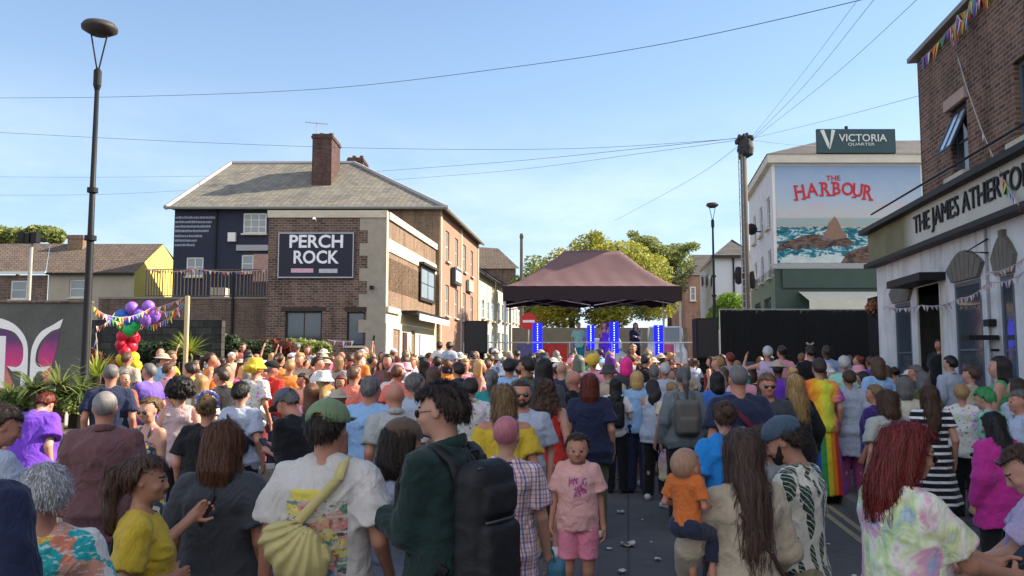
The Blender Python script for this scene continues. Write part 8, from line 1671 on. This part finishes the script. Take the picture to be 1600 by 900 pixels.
    r = [p for p in PEOPLE if p['label'].startswith('fair man in mirrored')][0]; cup(r, {}, (-.18, .28, 1.18), 'beige paper cup held by the man in mirrored sunglasses', plain('paper cup', (.45, .38, .28), .7), name='paper_cup')
    # phones
    def phone(r, c, label, size=(.04, .078, .006), tilt=(.9, 0, 0)):
        p = world_of(r, c); mb = MB().box(-size[0], size[0], -size[2], size[2], -size[1], size[1]); o = mb.build('phone', plain('dark phone case', (.03, .02, .022), .35), None, bevel=.004); o.location = p; o.rotation_euler = (tilt[0], tilt[1], r.rotation_euler.z + tilt[2]); tag(o, label, 'phone')
        s = MB().box(-size[0] * .92, size[0] * .92, -size[2] - .0015, -size[2] - .0005, -size[1] * .95, size[1] * .95).build('screen', M('dim phone screen', lambda b: b.col((.02, .022, .03)), .08), None); s.parent = o; return o
    phone(FG['redhair'], (.06, .50, 1.17), 'dark phone in the hands of the red haired woman', tilt=(-.9, 0, 0)); phone(FG['yellow'], (-.04, .31, 1.47), 'phone held up by the woman in mustard', tilt=(-.4, .3, 0))
    r = [p for p in PEOPLE if p['label'].startswith('man in grey cap')][0]; phone(r, (.02, .40, 1.22), 'phone of the man in grey cap and black tee', tilt=(-.8, 0, 0))
    n_ = 0
    for r in PEOPLE:
        P = POSE[r.name]; nm_ = ('phone of the ' if P.get('L') == PH['L'] else 'raised phone of the ') + (r.get('label') or '')
        if n_ > 34 or len(nm_.split()) > 16 or r.location.y < 7.2 or not (P.get('L') == PH['L'] or P.get('R') == UP['R']) or r.location.y > 26: continue
        phone(r, (.06, .40, 1.36) if P.get('L') == PH['L'] else (.28, .14, 2.07), nm_, tilt=(-.3, 0, 0)); n_ += 1
    # flowered headband, hair clip
    r = [p for p in PEOPLE if p['label'].startswith('blonde woman with bun, flo')][0]; k_ = 0
    v_, f_, = [], []
    for k in range(15):
        a = -math.pi * .1 + math.pi * 1.2 * k / 14; F = Field((.1 * math.cos(a) - .035, -.03, 1.70 + .1 * math.sin(a) - .035), (.1 * math.cos(a) + .035, .03, 1.70 + .1 * math.sin(a) + .035), .008); F.ell((.1 * math.cos(a), 0, 1.695 + .1 * math.sin(a)), (.022, .02, .022), .004); v, f = F.mesh(); v_.append(v); f_.append(f)
    v, f = join(list(zip(v_, f_))); me = mkmesh('flwr', 'headband', v, f, [M('blue white flowers', lambda b: b.col(b.ramp(b.vor(b.obj(), 30, True), [(0, (.1, .15, .5)), (.4, (.4, .45, .65)), (.6, (.5, .1, .12)), (.8, (.1, .2, .55))], 'CONSTANT')), .8)]); o = bpy.data.objects.new('headband', me); COL.objects.link(o); o.parent = r
    # long pastel scarf
    r = [p for p in PEOPLE if p['label'].startswith('person draped in a long pastel')][0]; pts = [(-.03 - .01 * math.sin(z * 9), -.17 - .02 * math.sin(z * 5), z) for z in np.linspace(1.46, .12, 22)]; v, f = tape(pts, .05, .012); carried(r, 'rainbow_scarf', v, f, PASTEL, 'pastel rainbow striped scarf hanging nearly to the road', 'scarf')
attach_all()
bpy.context.view_layer.update()
